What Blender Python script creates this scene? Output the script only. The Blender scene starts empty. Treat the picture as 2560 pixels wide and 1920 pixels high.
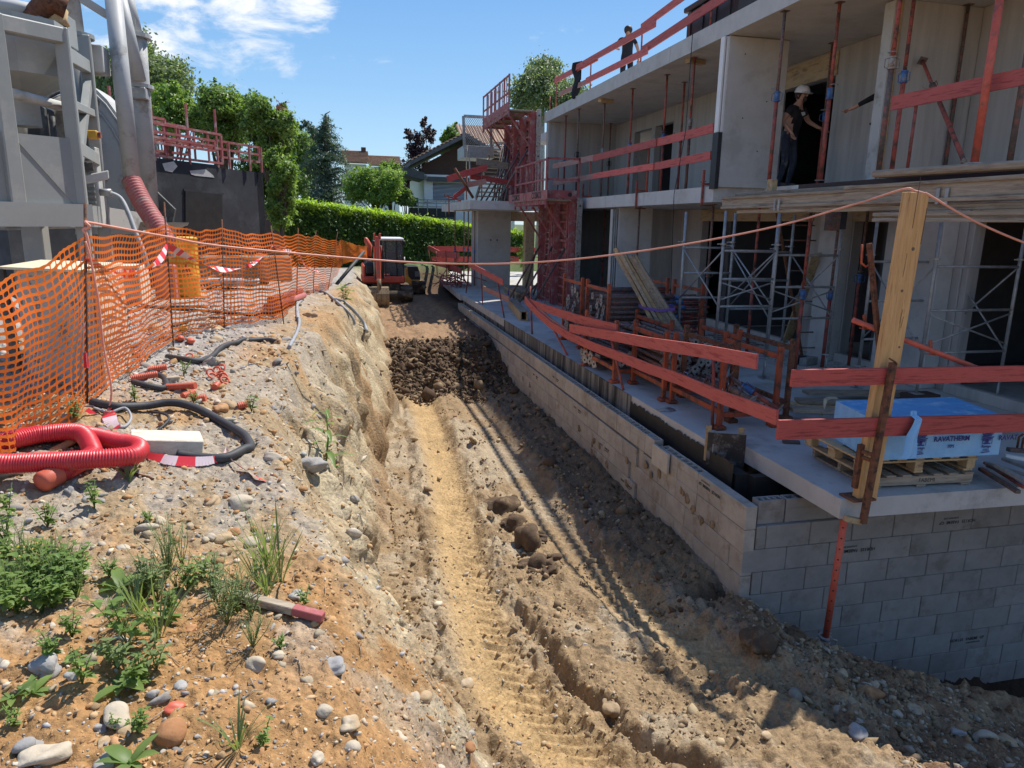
import bpy, math, random
import numpy as np
from mathutils import Vector, Matrix, Quaternion
random.seed(7); rng = np.random.default_rng(11)
SC = bpy.context.scene
COL = SC.collection
# ------------------------------------------------------------------ camera
EYE = 2.4
FPX, YAW, PITCH, ROLL = 1768.97, 0.235816, 0.222699, 0.018217
_cy, _sy, _cp, _sp = math.cos(YAW), math.sin(YAW), math.cos(PITCH), math.sin(PITCH)
_F = Vector((_sy*_cp, _cy*_cp, -_sp)); _R0 = Vector((_cy, -_sy, 0)); _U0 = _R0.cross(_F)
_R = math.cos(ROLL)*_R0 + math.sin(ROLL)*_U0; _U = -math.sin(ROLL)*_R0 + math.cos(ROLL)*_U0
cam_d = bpy.data.cameras.new('camera'); cam = bpy.data.objects.new('camera', cam_d); COL.objects.link(cam)
cam.matrix_world = Matrix(((_R.x, _U.x, -_F.x, 0), (_R.y, _U.y, -_F.y, 0), (_R.z, _U.z, -_F.z, EYE), (0, 0, 0, 1)))
cam_d.sensor_width = 36; cam_d.lens = 36*FPX/2560; cam_d.clip_start = 0.05; cam_d.clip_end = 3000
SC.camera = cam
# ------------------------------------------------------------------ sky and sun
SUN_AZ, SUN_EL = math.radians(52), math.radians(57)
world = bpy.data.worlds.new('World'); SC.world = world; world.use_nodes = True
def build_world():
    nt = world.node_tree; N = nt.nodes; L = nt.links
    bg = N['Background']; bg.inputs['Strength'].default_value = 0.15
    sky = N.new('ShaderNodeTexSky'); sky.sky_type = 'NISHITA'; sky.sun_disc = False
    sky.sun_elevation = SUN_EL; sky.sun_rotation = SUN_AZ; sky.altitude = 400; sky.air_density = 1.25; sky.dust_density = 0.35; sky.ozone_density = 2.2
    tc = N.new('ShaderNodeTexCoord')
    def noise(scale, detail, rough, vec, dist=0.0):
        n = N.new('ShaderNodeTexNoise'); n.inputs['Scale'].default_value = scale; n.inputs['Detail'].default_value = detail
        n.inputs['Roughness'].default_value = rough; n.inputs['Distortion'].default_value = dist; L.new(vec, n.inputs['Vector']); return n.outputs['Fac']
    def math_(op, a, b=None, clamp=False):
        m = N.new('ShaderNodeMath'); m.operation = op; m.use_clamp = clamp
        for i, v in enumerate((a, b)):
            if v is None: continue
            if isinstance(v, (int, float)): m.inputs[i].default_value = v
            else: L.new(v, m.inputs[i])
        return m.outputs[0]
    def ramp(v, a, b):
        m = N.new('ShaderNodeMapRange'); m.interpolation_type = 'SMOOTHSTEP'; m.inputs['From Min'].default_value = a; m.inputs['From Max'].default_value = b
        L.new(v, m.inputs['Value']); return m.outputs[0]
    gen = tc.outputs['Generated']
    mp = N.new('ShaderNodeMapping'); mp.inputs['Scale'].default_value = (1, 1, 2.4); L.new(gen, mp.inputs['Vector'])
    n1 = noise(9.0, 9, 0.62, mp.outputs[0], 0.35); n2 = noise(2.2, 3, 0.5, mp.outputs[0])
    # scattered cumulus: banks of cloud around given compass directions
    mask = None
    for (az, el, w, s) in ((-12.5, 15.2, 0.13, 0.86), (-20, 15.5, 0.13, 0.85), (-5.0, 14.0, 0.085, 1.0), (-2.0, 14.2, 0.055, 0.95), (-8.0, 11.3, 0.05, 0.62), (-3.2, 10.9, 0.030, 0.80), (-5.8, 10.2, 0.03, 0.5),
                           (-60, 24, 0.30, 0.9), (-110, 30, 0.35, 0.9), (160, 28, 0.4, 0.9), (105, 35, 0.3, 0.9)):
        a, e = math.radians(az), math.radians(el)
        d = N.new('ShaderNodeVectorMath'); d.operation = 'DISTANCE'; L.new(gen, d.inputs[0]); d.inputs[1].default_value = (math.sin(a)*math.cos(e), math.cos(a)*math.cos(e), math.sin(e))
        v = math_('MULTIPLY', ramp(d.outputs['Value'], w*1.55, w*0.05), s)
        mask = v if mask is None else math_('MAXIMUM', mask, v)
    dens = math_('ADD', math_('MULTIPLY', math_('SUBTRACT', n1, 0.5), 2.7), math_('SUBTRACT', math_('MULTIPLY', mask, 0.85), 0.50))
    fac = math_('MULTIPLY', ramp(dens, -0.12, 0.50), 0.92)
    mixc = N.new('ShaderNodeMix'); mixc.data_type = 'RGBA'
    # clear summer air: blue that pales towards the horizon, laid over the physical sky
    sep = N.new('ShaderNodeSeparateXYZ'); L.new(gen, sep.inputs[0])
    cr = N.new('ShaderNodeValToRGB'); L.new(sep.outputs['Z'], cr.inputs[0]); e = cr.color_ramp.elements
    e[0].position = 0.0; e[0].color = (0.52, 0.74, 0.90, 1); e[1].position = 1.0; e[1].color = (0.06, 0.17, 0.48, 1)
    for ps, cc in ((0.08, (0.37, 0.63, 0.88, 1)), (0.17, (0.235, 0.485, 0.83, 1)), (0.28, (0.145, 0.375, 0.76, 1)), (0.5, (0.09, 0.27, 0.64, 1))): x = e.new(ps); x.color = cc
    sc_ = N.new('ShaderNodeVectorMath'); sc_.operation = 'SCALE'; L.new(cr.outputs['Color'], sc_.inputs[0]); sc_.inputs['Scale'].default_value = 4.1
    sm = N.new('ShaderNodeMix'); sm.data_type = 'RGBA'; sm.inputs['Factor'].default_value = 0.85; L.new(sky.outputs['Color'], sm.inputs[6]); L.new(sc_.outputs[0], sm.inputs[7])
    L.new(fac, mixc.inputs['Factor']); L.new(sm.outputs[2], mixc.inputs[6])
    tone = N.new('ShaderNodeMix'); tone.data_type = 'RGBA'; tone.inputs[6].default_value = (3.1, 3.5, 4.0, 1); tone.inputs[7].default_value = (4.5, 4.55, 4.6, 1)
    L.new(ramp(n2, 0.35, 0.6), tone.inputs['Factor']); L.new(tone.outputs[2], mixc.inputs[7])
    L.new(mixc.outputs[2], bg.inputs['Color'])
build_world()
sun_d = bpy.data.lights.new('sun', 'SUN'); sun_d.energy = 4.0; sun_d.angle = math.radians(0.53); sun_d.color = (1.0, 0.955, 0.88)
sun = bpy.data.objects.new('sun', sun_d); COL.objects.link(sun)
sun.rotation_euler = Vector((-math.sin(SUN_AZ)*math.cos(SUN_EL), -math.cos(SUN_AZ)*math.cos(SUN_EL), -math.sin(SUN_EL))).to_track_quat('-Z', 'Y').to_euler()
SC.view_settings.view_transform = 'Standard'; SC.view_settings.look = 'None'; SC.view_settings.gamma = 1.0
SC.view_settings.use_curve_mapping = False; SC.view_settings.exposure = 0.70
SC.render.engine = 'CYCLES'
SC.cycles.max_bounces = 5; SC.cycles.diffuse_bounces = 3; SC.cycles.glossy_bounces = 2; SC.cycles.transmission_bounces = 3; SC.cycles.transparent_max_bounces = 6
SC.cycles.caustics_reflective = False; SC.cycles.caustics_refractive = False

# ------------------------------------------------------------------ surveying helpers: sight lines of the survey picture (2560 x 1920) met with a plane
def _ray(q): return _F + _R*((q[0]-1280)/FPX) - _U*((q[1]-960)/FPX)
def PX(q, X): d = _ray(q); d = d*(X/d.x); d.z += EYE; return d
def PY(q, Y): d = _ray(q); d = d*(Y/d.y); d.z += EYE; return d
def PZ(q, Z): d = _ray(q); d = d*((Z-EYE)/d.z); d.z += EYE; return d
def frame(x0, y0, w):
    k = w/2212.0
    return lambda x, y: (x0+x*k, y0+y*k)
z1 = frame(0, 0, 800); z2 = frame(640, 200, 800); z3 = frame(1180, 0, 800); z4 = frame(1760, 0, 800); z5 = frame(0, 520, 800)
z6 = frame(1060, 480, 800); z7 = frame(1760, 480, 800); y1 = frame(0, 1000, 800); y2 = frame(0, 1320, 800); y3 = frame(800, 800, 800)
y4 = frame(800, 1320, 800); y5 = frame(1600, 920, 960); y6 = frame(1760, 1320, 800); y7 = frame(840, 560, 400); vv = frame(0, 0, 2560)

# ------------------------------------------------------------------ materials
MATS = {}
def mat(name, c1, c2=None, scale=8.0, rough=0.7, bump=0.15, bscale=60.0, stain=None, sscale=2.0, samt=0.5, metal=0.0, stretch=(1, 1, 1), jitter=0.12, detail=5, spec=0.35, bdist=0.01, sw=0.12):
    m = bpy.data.materials.new(name); m.use_nodes = True; nt = m.node_tree; N = nt.nodes; L = nt.links
    b = N['Principled BSDF']; b.inputs['Roughness'].default_value = rough; b.inputs['Metallic'].default_value = metal
    b.inputs['Specular IOR Level'].default_value = spec
    tc = N.new('ShaderNodeTexCoord'); oi = N.new('ShaderNodeObjectInfo')
    add = N.new('ShaderNodeVectorMath'); add.operation = 'ADD'; mul = N.new('ShaderNodeVectorMath'); mul.operation = 'SCALE'
    cx = N.new('ShaderNodeCombineXYZ')
    for i in range(3): L.new(oi.outputs['Random'], cx.inputs[i])
    L.new(cx.outputs[0], mul.inputs[0]); mul.inputs['Scale'].default_value = 37.0
    L.new(tc.outputs['Object'], add.inputs[0]); L.new(mul.outputs[0], add.inputs[1])
    mp = N.new('ShaderNodeMapping'); mp.inputs['Scale'].default_value = stretch; L.new(add.outputs[0], mp.inputs['Vector'])
    n = N.new('ShaderNodeTexNoise'); n.inputs['Scale'].default_value = scale; n.inputs['Detail'].default_value = detail; n.inputs['Roughness'].default_value = 0.65
    L.new(mp.outputs[0], n.inputs['Vector'])
    mr = N.new('ShaderNodeMapRange'); mr.inputs['From Min'].default_value = 0.33; mr.inputs['From Max'].default_value = 0.67; L.new(n.outputs['Fac'], mr.inputs['Value'])
    mx = N.new('ShaderNodeMix'); mx.data_type = 'RGBA'; L.new(mr.outputs[0], mx.inputs['Factor'])
    c2 = c2 or tuple(x*0.8 for x in c1)
    mx.inputs[6].default_value = (*c2, 1); mx.inputs[7].default_value = (*c1, 1)
    out = mx.outputs[2]
    if stain:
        n2 = N.new('ShaderNodeTexNoise'); n2.inputs['Scale'].default_value = sscale; n2.inputs['Detail'].default_value = 7; n2.inputs['Roughness'].default_value = 0.7
        L.new(mp.outputs[0], n2.inputs['Vector'])
        r2 = N.new('ShaderNodeMapRange'); r2.inputs['From Min'].default_value = 0.62-samt*0.35; r2.inputs['From Max'].default_value = 0.62-samt*0.35+sw; L.new(n2.outputs['Fac'], r2.inputs['Value'])
        m2 = N.new('ShaderNodeMix'); m2.data_type = 'RGBA'; L.new(r2.outputs[0], m2.inputs['Factor']); L.new(out, m2.inputs[6]); m2.inputs[7].default_value = (*stain, 1); out = m2.outputs[2]
    if jitter:
        hs = N.new('ShaderNodeHueSaturation'); j = N.new('ShaderNodeMapRange'); L.new(oi.outputs['Random'], j.inputs['Value'])
        j.inputs['To Min'].default_value = 1-jitter; j.inputs['To Max'].default_value = 1+jitter
        L.new(j.outputs[0], hs.inputs['Value']); L.new(out, hs.inputs['Color']); out = hs.outputs['Color']
    L.new(out, b.inputs['Base Color'])
    if bump:
        nb = N.new('ShaderNodeTexNoise'); nb.inputs['Scale'].default_value = bscale; nb.inputs['Detail'].default_value = 4; L.new(mp.outputs[0], nb.inputs['Vector'])
        bp = N.new('ShaderNodeBump'); bp.inputs['Strength'].default_value = bump; bp.inputs['Distance'].default_value = bdist; L.new(nb.outputs['Fac'], bp.inputs['Height']); L.new(bp.outputs[0], b.inputs['Normal'])
    MATS[name] = m; return m
def leafmat(name, c1, c2, transl=0.35, rough=0.45, scale=1.2):
    m = bpy.data.materials.new(name); m.use_nodes = True; nt = m.node_tree; N = nt.nodes; L = nt.links
    b = N['Principled BSDF']; b.inputs['Roughness'].default_value = rough; b.inputs['Specular IOR Level'].default_value = 0.3
    g = N.new('ShaderNodeNewGeometry'); tc = N.new('ShaderNodeTexCoord')
    n = N.new('ShaderNodeTexNoise'); n.inputs['Scale'].default_value = scale; L.new(tc.outputs['Object'], n.inputs['Vector'])
    a = N.new('ShaderNodeMath'); a.operation = 'MULTIPLY_ADD'; L.new(g.outputs['Random Per Island'], a.inputs[0]); a.inputs[1].default_value = 0.55; 
    s = N.new('ShaderNodeMath'); s.operation = 'MULTIPLY_ADD'; L.new(n.outputs['Fac'], s.inputs[0]); s.inputs[1].default_value = 1.4; s.inputs[2].default_value = -0.45
    L.new(s.outputs[0], a.inputs[2]); a.use_clamp = True
    mx = N.new('ShaderNodeMix'); mx.data_type = 'RGBA'; L.new(a.outputs[0], mx.inputs['Factor']); mx.inputs[6].default_value = (*c2, 1); mx.inputs[7].default_value = (*c1, 1)
    L.new(mx.outputs[2], b.inputs['Base Color'])
    t = N.new('ShaderNodeBsdfTranslucent')
    br = N.new('ShaderNodeMix'); br.data_type = 'RGBA'; br.blend_type = 'MULTIPLY'; br.inputs['Factor'].default_value = 1; L.new(mx.outputs[2], br.inputs[6]); br.inputs[7].default_value = (1.9, 2.0, 0.8, 1)
    L.new(br.outputs[2], t.inputs['Color'])
    ms = N.new('ShaderNodeMixShader'); ms.inputs[0].default_value = transl; L.new(b.outputs[0], ms.inputs[1]); L.new(t.outputs[0], ms.inputs[2])
    L.new(ms.outputs[0], N['Material Output'].inputs['Surface']); MATS[name] = m; return m
def attrmat(name, rough=0.9, var=0.25, nscale=120, bump=0.4, bscale=180, bdist=0.006, spec=0.2):
    m = bpy.data.materials.new(name); m.use_nodes = True; nt = m.node_tree; N = nt.nodes; L = nt.links
    b = N['Principled BSDF']; b.inputs['Roughness'].default_value = rough; b.inputs['Specular IOR Level'].default_value = spec
    at = N.new('ShaderNodeAttribute'); at.attribute_name = 'col'; tc = N.new('ShaderNodeTexCoord')
    n = N.new('ShaderNodeTexNoise'); n.inputs['Scale'].default_value = nscale; n.inputs['Detail'].default_value = 6; n.inputs['Roughness'].default_value = 0.7; L.new(tc.outputs['Object'], n.inputs['Vector'])
    mr = N.new('ShaderNodeMapRange'); mr.inputs['From Min'].default_value = 0.3; mr.inputs['From Max'].default_value = 0.7; mr.inputs['To Min'].default_value = 1-var; mr.inputs['To Max'].default_value = 1+var
    L.new(n.outputs['Fac'], mr.inputs['Value'])
    v = N.new('ShaderNodeVectorMath'); v.operation = 'SCALE'; L.new(at.outputs['Color'], v.inputs[0]); L.new(mr.outputs[0], v.inputs['Scale']); L.new(v.outputs[0], b.inputs['Base Color'])
    if bump:
        nb = N.new('ShaderNodeTexNoise'); nb.inputs['Scale'].default_value = bscale; nb.inputs['Detail'].default_value = 5; nb.inputs['Roughness'].default_value = 0.7; L.new(tc.outputs['Object'], nb.inputs['Vector'])
        bp = N.new('ShaderNodeBump'); bp.inputs['Strength'].default_value = bump; bp.inputs['Distance'].default_value = bdist; L.new(nb.outputs['Fac'], bp.inputs['Height']); L.new(bp.outputs[0], b.inputs['Normal'])
    MATS[name] = m; return m
M = MATS
CON = (0.40, 0.38, 0.345)
mat('concrete', (0.47, 0.455, 0.43), (0.39, 0.375, 0.355), 3.0, 0.85, 0.25, 90, (0.36, 0.345, 0.325), 1.6, 0.34, stretch=(2.2, 2.2, 0.16), jitter=0.06)
mat('concrete_shaded', (0.11, 0.11, 0.115), (0.08, 0.08, 0.085), 3.0, 0.9, 0.2, 60, jitter=0.05)
mat('concrete_light', (0.55, 0.54, 0.515), (0.48, 0.47, 0.445), 3.0, 0.85, 0.25, 90, (0.43, 0.415, 0.39), 1.6, 0.3, jitter=0.05)
mat('slab_top', (0.50, 0.485, 0.455), (0.42, 0.405, 0.38), 2.2, 0.9, 0.3, 50, (0.33, 0.31, 0.28), 1.6, 0.30, jitter=0.0)
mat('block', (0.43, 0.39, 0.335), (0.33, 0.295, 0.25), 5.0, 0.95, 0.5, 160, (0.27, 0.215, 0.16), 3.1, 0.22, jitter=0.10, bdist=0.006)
mat('block_shaded', (0.30, 0.28, 0.255), (0.235, 0.22, 0.20), 5.0, 0.95, 0.5, 160, (0.20, 0.175, 0.15), 3.1, 0.22, jitter=0.10, bdist=0.006)  # darker copy of block: shade of slab overhang and pit put into the colour
mat('block_pale', (0.52, 0.47, 0.39), (0.44, 0.39, 0.32), 9.0, 0.95, 0.5, 160, jitter=0.05, bdist=0.006)
mat('bitumen', (0.018, 0.017, 0.016), (0.03, 0.028, 0.026), 6.0, 0.6, 0.3, 40, jitter=0, spec=0.4)
mat('bitumen_streaks', (0.30, 0.28, 0.24), (0.20, 0.18, 0.155), 4.0, 0.85, 0.3, 60, (0.03, 0.028, 0.025), 2.6, 0.62, stretch=(1, 2.6, 0.22), jitter=0, sw=0.2)
mat('bitumen_wall', (0.045, 0.048, 0.055), (0.022, 0.023, 0.026), 1.3, 0.75, 0.2, 30, (0.10, 0.105, 0.115), 0.9, 0.30, jitter=0, sw=0.3)
mat('red_steel', (0.44, 0.105, 0.075), (0.33, 0.07, 0.05), 14, 0.6, 0.15, 80, (0.10, 0.06, 0.05), 8.0, 0.42, jitter=0.18)
mat('orange_steel', (0.46, 0.10, 0.04), (0.36, 0.07, 0.03), 14, 0.6, 0.15, 80, (0.13, 0.055, 0.035), 7.0, 0.42, jitter=0.12)
mat('bright_red_steel', (0.60, 0.125, 0.075), (0.48, 0.09, 0.055), 14, 0.55, 0.1, 80, (0.26, 0.10, 0.075), 9.0, 0.24, jitter=0.08)
mat('worn_steel', (0.19, 0.145, 0.125), (0.10, 0.075, 0.065), 20, 0.65, 0.2, 120, (0.34, 0.11, 0.08), 10.0, 0.32, jitter=0.2)
mat('rust', (0.24, 0.095, 0.045), (0.12, 0.05, 0.03), 25, 0.85, 0.4, 150, (0.05, 0.03, 0.022), 12, 0.35, jitter=0.1)
mat('galv', (0.36, 0.37, 0.37), (0.26, 0.265, 0.265), 12, 0.5, 0.1, 80, (0.42, 0.40, 0.37), 9.0, 0.35, metal=0.35, jitter=0.1)
mat('grey_plate', (0.42, 0.40, 0.36), (0.28, 0.25, 0.22), 22, 0.7, 0.2, 90, (0.18, 0.09, 0.06), 14, 0.3, jitter=0.2)
mat('blue_steel', (0.07, 0.17, 0.38), (0.05, 0.12, 0.28), 15, 0.55, 0.1, 80, (0.25, 0.25, 0.25), 11, 0.25, jitter=0.15)
mat('black_steel', (0.022, 0.023, 0.026), (0.035, 0.035, 0.037), 10, 0.5, 0.1, 60, jitter=0)
mat('formwork_red', (0.40, 0.12, 0.115), (0.28, 0.07, 0.07), 7, 0.7, 0.2, 60, (0.36, 0.27, 0.24), 5.0, 0.32, jitter=0.1)
mat('board_red_y', (0.64, 0.165, 0.13), (0.50, 0.095, 0.08), 5, 0.65, 0.25, 30, (0.36, 0.06, 0.055), 5.0, 0.36, stretch=(4, 0.55, 8), jitter=0.24)
mat('board_red_x', (0.60, 0.125, 0.10), (0.45, 0.07, 0.062), 5, 0.62, 0.25, 30, (0.30, 0.045, 0.042), 5.0, 0.36, stretch=(0.55, 4, 8), jitter=0.2)
mat('board_faded', (0.45, 0.20, 0.16), (0.34, 0.27, 0.22), 5, 0.75, 0.25, 30, (0.50, 0.12, 0.10), 4.0, 0.35, stretch=(4, 0.5, 8), jitter=0.1)
mat('wood_grey_y', (0.40, 0.335, 0.25), (0.26, 0.205, 0.15), 6, 0.85, 0.35, 40, (0.17, 0.13, 0.10), 3.5, 0.28, stretch=(7, 0.5, 7), jitter=0.14)
mat('wood_grey_x', (0.40, 0.335, 0.25), (0.26, 0.205, 0.15), 6, 0.85, 0.35, 40, (0.17, 0.13, 0.10), 3.5, 0.28, stretch=(0.5, 7, 7), jitter=0.14)
mat('wood_new_z', (0.66, 0.40, 0.175), (0.50, 0.275, 0.105), 5, 0.7, 0.3, 30, (0.30, 0.15, 0.06), 4.5, 0.16, stretch=(8, 8, 0.5), jitter=0.05)
mat('wood_yellow', (0.52, 0.38, 0.21), (0.40, 0.27, 0.14), 6, 0.8, 0.3, 40, (0.24, 0.16, 0.09), 4.0, 0.25, stretch=(3, 3, 3), jitter=0.14)
mat('wood_white', (0.68, 0.62, 0.52), (0.56, 0.49, 0.39), 6, 0.8, 0.3, 40, (0.40, 0.33, 0.24), 4.0, 0.15, stretch=(0.6, 6, 6), jitter=0.05)
mat('beige_form', (0.52, 0.42, 0.28), (0.42, 0.33, 0.21), 6, 0.8, 0.2, 40, (0.27, 0.20, 0.13), 3.5, 0.28, stretch=(3, 0.7, 3), jitter=0.08)
mat('machine_grey', (0.30, 0.31, 0.295), (0.265, 0.275, 0.26), 2.0, 0.5, 0.05, 40, (0.345, 0.34, 0.315), 2.2, 0.25, jitter=0.03, spec=0.4)
mat('machine_pale', (0.50, 0.50, 0.47), (0.44, 0.435, 0.41), 2.0, 0.6, 0.05, 40, (0.30, 0.28, 0.24), 2.2, 0.25, jitter=0.03)
mat('drum_cream', (0.36, 0.33, 0.27), (0.27, 0.245, 0.20), 3.0, 0.6, 0.1, 40, (0.18, 0.165, 0.14), 3, 0.3, jitter=0)
mat('machine_dark', (0.05, 0.05, 0.048), (0.09, 0.088, 0.08), 5.0, 0.7, 0.2, 40, (0.17, 0.16, 0.14), 4, 0.3, jitter=0.1)
mat('pipe_grey', (0.45, 0.455, 0.45), (0.39, 0.395, 0.39), 4.0, 0.55, 0.05, 50, (0.24, 0.22, 0.19), 2.5, 0.22, jitter=0.03)
mat('box_grey', (0.46, 0.405, 0.35), (0.40, 0.35, 0.30), 6.0, 0.9, 0.3, 60, (0.20, 0.19, 0.17), 11.0, 0.14, jitter=0.02, sw=0.04)
mat('osb', (0.70, 0.60, 0.42), (0.56, 0.46, 0.30), 30.0, 0.85, 0.3, 60, jitter=0.02)
mat('net_orange', (0.90, 0.20, 0.03), (0.82, 0.165, 0.025), 3.0, 0.5, 0, jitter=0)
def netmat():
    m = MATS['net_orange']; nt = m.node_tree; N = nt.nodes; L = nt.links; b = N['Principled BSDF']
    t = N.new('ShaderNodeBsdfTranslucent'); t.inputs['Color'].default_value = (1.0, 0.30, 0.05, 1); ms = N.new('ShaderNodeMixShader'); ms.inputs[0].default_value = 0.45
    L.new(b.outputs[0], ms.inputs[1]); L.new(t.outputs[0], ms.inputs[2]); L.new(ms.outputs[0], N['Material Output'].inputs['Surface'])
netmat()
mat('tape_white', (0.80, 0.66, 0.66), (0.72, 0.55, 0.56), 5, 0.5, 0, jitter=0); mat('tape_red', (0.80, 0.05, 0.07), (0.72, 0.05, 0.06), 5, 0.5, 0, jitter=0)
mat('conduit_red', (0.62, 0.035, 0.045), (0.52, 0.03, 0.04), 6, 0.42, 0.05, 50, (0.45, 0.10, 0.08), 5, 0.2, jitter=0.0, spec=0.5)
mat('conduit_orange', (0.60, 0.13, 0.075), (0.52, 0.11, 0.06), 6, 0.5, 0.05, 50, jitter=0.1)
mat('hose_pink', (0.46, 0.155, 0.145), (0.38, 0.12, 0.115), 8, 0.6, 0.05, 60, (0.36, 0.24, 0.21), 5, 0.3, jitter=0)
mat('cable_black', (0.035, 0.036, 0.04), (0.06, 0.06, 0.062), 8, 0.6, 0.1, 60, jitter=0.05)
mat('cable_grey', (0.36, 0.37, 0.38), (0.28, 0.29, 0.30), 8, 0.6, 0.1, 60, jitter=0.05)
mat('cable_copper', (0.78, 0.36, 0.26), (0.66, 0.29, 0.20), 8, 0.5, 0.0, 60, jitter=0)
mat('barrel_yellow', (0.74, 0.42, 0.06), (0.66, 0.36, 0.05), 4, 0.45, 0.03, 40, (0.50, 0.32, 0.10), 3, 0.15, jitter=0)
mat('xps_blue', (0.14, 0.42, 0.74), (0.10, 0.35, 0.68), 7, 0.4, 0.2, 14, (0.34, 0.60, 0.82), 4, 0.3, jitter=0, stretch=(1, 1, 1), bdist=0.02)
mat('film_pale', (0.27, 0.52, 0.78), (0.19, 0.43, 0.72), 9, 0.42, 0.5, 12, jitter=0, spec=0.35, stretch=(1, 1, 0.4), bdist=0.02)
mat('navy', (0.025, 0.03, 0.18), (0.03, 0.035, 0.20), 8, 0.5, 0, jitter=0)
mat('ink', (0.02, 0.02, 0.022), (0.05, 0.05, 0.05), 60, 0.8, 0, jitter=0)
mat('white_paint', (0.78, 0.78, 0.76), (0.70, 0.70, 0.68), 4, 0.55, 0.05, 40, jitter=0)
mat('house_white', (0.80, 0.80, 0.78), (0.74, 0.74, 0.72), 2, 0.8, 0.1, 40, jitter=0); mat('house_brown', (0.085, 0.05, 0.04), (0.06, 0.035, 0.03), 3, 0.8, 0.1, 30, stretch=(1, 1, 6), jitter=0.05)
mat('shutter', (0.68, 0.73, 0.82), (0.63, 0.68, 0.78), 2, 0.6, 0, jitter=0)
mat('tile', (0.42, 0.27, 0.19), (0.31, 0.20, 0.14), 9, 0.85, 0.2, 30, (0.22, 0.16, 0.12), 6, 0.3, jitter=0.16)
mat('slate', (0.10, 0.10, 0.11), (0.075, 0.075, 0.08), 4, 0.7, 0.1, 30, jitter=0.05)
mat('excavator_red', (0.72, 0.12, 0.065), (0.60, 0.09, 0.05), 5, 0.5, 0.05, 40, (0.32, 0.16, 0.10), 4, 0.22, jitter=0)
mat('excavator_yellow', (0.60, 0.38, 0.05), (0.50, 0.32, 0.05), 5, 0.5, 0.05, 40, (0.30, 0.22, 0.10), 4, 0.22, jitter=0)
mat('track_mud', (0.10, 0.075, 0.05), (0.045, 0.036, 0.028), 9, 0.9, 0.4, 30, (0.22, 0.16, 0.095), 5, 0.35, jitter=0.05)
mat('bucket_mud', (0.33, 0.24, 0.14), (0.20, 0.14, 0.085), 6, 0.85, 0.3, 30, (0.09, 0.065, 0.045), 4, 0.35, stretch=(4, 4, 0.6), jitter=0)
mat('skin', (0.46, 0.26, 0.18), (0.42, 0.23, 0.16), 8, 0.55, 0.05, 60, jitter=0); mat('cloth_black', (0.014, 0.014, 0.018), (0.024, 0.024, 0.028), 8, 0.9, 0.3, 40, jitter=0)
mat('jeans', (0.05, 0.06, 0.085), (0.03, 0.036, 0.055), 9, 0.9, 0.3, 40, (0.16, 0.16, 0.17), 6, 0.2, jitter=0); mat('hair', (0.05, 0.03, 0.02), (0.03, 0.02, 0.015), 30, 0.6, 0.2, 60, jitter=0)
mat('boots', (0.12, 0.09, 0.07), (0.08, 0.06, 0.05), 9, 0.8, 0.2, 40, jitter=0); mat('helmet_white', (0.82, 0.82, 0.80), (0.76, 0.76, 0.74), 4, 0.35, 0, jitter=0)
mat('stone_tan', (0.44, 0.32, 0.19), (0.33, 0.23, 0.13), 9, 0.85, 0.4, 50, (0.48, 0.40, 0.29), 6, 0.3, jitter=0.15); mat('stone_grey', (0.36, 0.345, 0.325), (0.28, 0.265, 0.25), 9, 0.85, 0.4, 50, (0.44, 0.41, 0.36), 7, 0.3, jitter=0.15)
mat('stone_brown', (0.40, 0.20, 0.09), (0.30, 0.14, 0.06), 12, 0.9, 0.4, 50, (0.48, 0.27, 0.13), 7, 0.3, jitter=0.1); mat('stone_cream', (0.50, 0.43, 0.33), (0.40, 0.33, 0.235), 9, 0.85, 0.4, 50, jitter=0.1)
mat('clod', (0.12, 0.075, 0.042), (0.065, 0.042, 0.026), 12, 0.95, 0.6, 60, (0.22, 0.15, 0.085), 7, 0.25, jitter=0.15)
mat('bark', (0.16, 0.12, 0.09), (0.09, 0.07, 0.05), 12, 0.9, 0.4, 30, stretch=(3, 3, 0.5), jitter=0.1); mat('bark_birch', (0.50, 0.48, 0.44), (0.30, 0.28, 0.26), 6, 0.8, 0.2, 30, jitter=0.05)
mat('strap_purple', (0.22, 0.11, 0.36), (0.17, 0.09, 0.28), 8, 0.7, 0, jitter=0); mat('strap_pale', (0.62, 0.52, 0.36), (0.52, 0.42, 0.28), 8, 0.7, 0, jitter=0)
mat('plywood_dark', (0.055, 0.042, 0.036), (0.035, 0.028, 0.025), 6, 0.6, 0.1, 30, (0.22, 0.19, 0.17), 5, 0.28, jitter=0)
def glassmat():
    m = bpy.data.materials.new('glass'); m.use_nodes = True; b = m.node_tree.nodes['Principled BSDF']
    b.inputs['Base Color'].default_value = (0.55, 0.65, 0.68, 1); b.inputs['Roughness'].default_value = 0.04; b.inputs['Transmission Weight'].default_value = 0.85; b.inputs['IOR'].default_value = 1.2
    MATS['glass'] = m
glassmat()
leafmat('leaf_hedge', (0.10, 0.19, 0.03), (0.03, 0.065, 0.016), 0.30)
leafmat('leaf_new', (0.40, 0.50, 0.07), (0.25, 0.36, 0.05), 0.5)
leafmat('leaf_bright', (0.25, 0.35, 0.095), (0.10, 0.17, 0.04), 0.42)
leafmat('leaf_mid', (0.22, 0.31, 0.095), (0.085, 0.14, 0.04), 0.42)
leafmat('leaf_birch', (0.23, 0.29, 0.16), (0.11, 0.15, 0.075), 0.35)
leafmat('leaf_cedar', (0.15, 0.215, 0.15), (0.065, 0.105, 0.075), 0.18)
leafmat('leaf_purple', (0.11, 0.05, 0.055), (0.03, 0.014, 0.018), 0.25)
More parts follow.
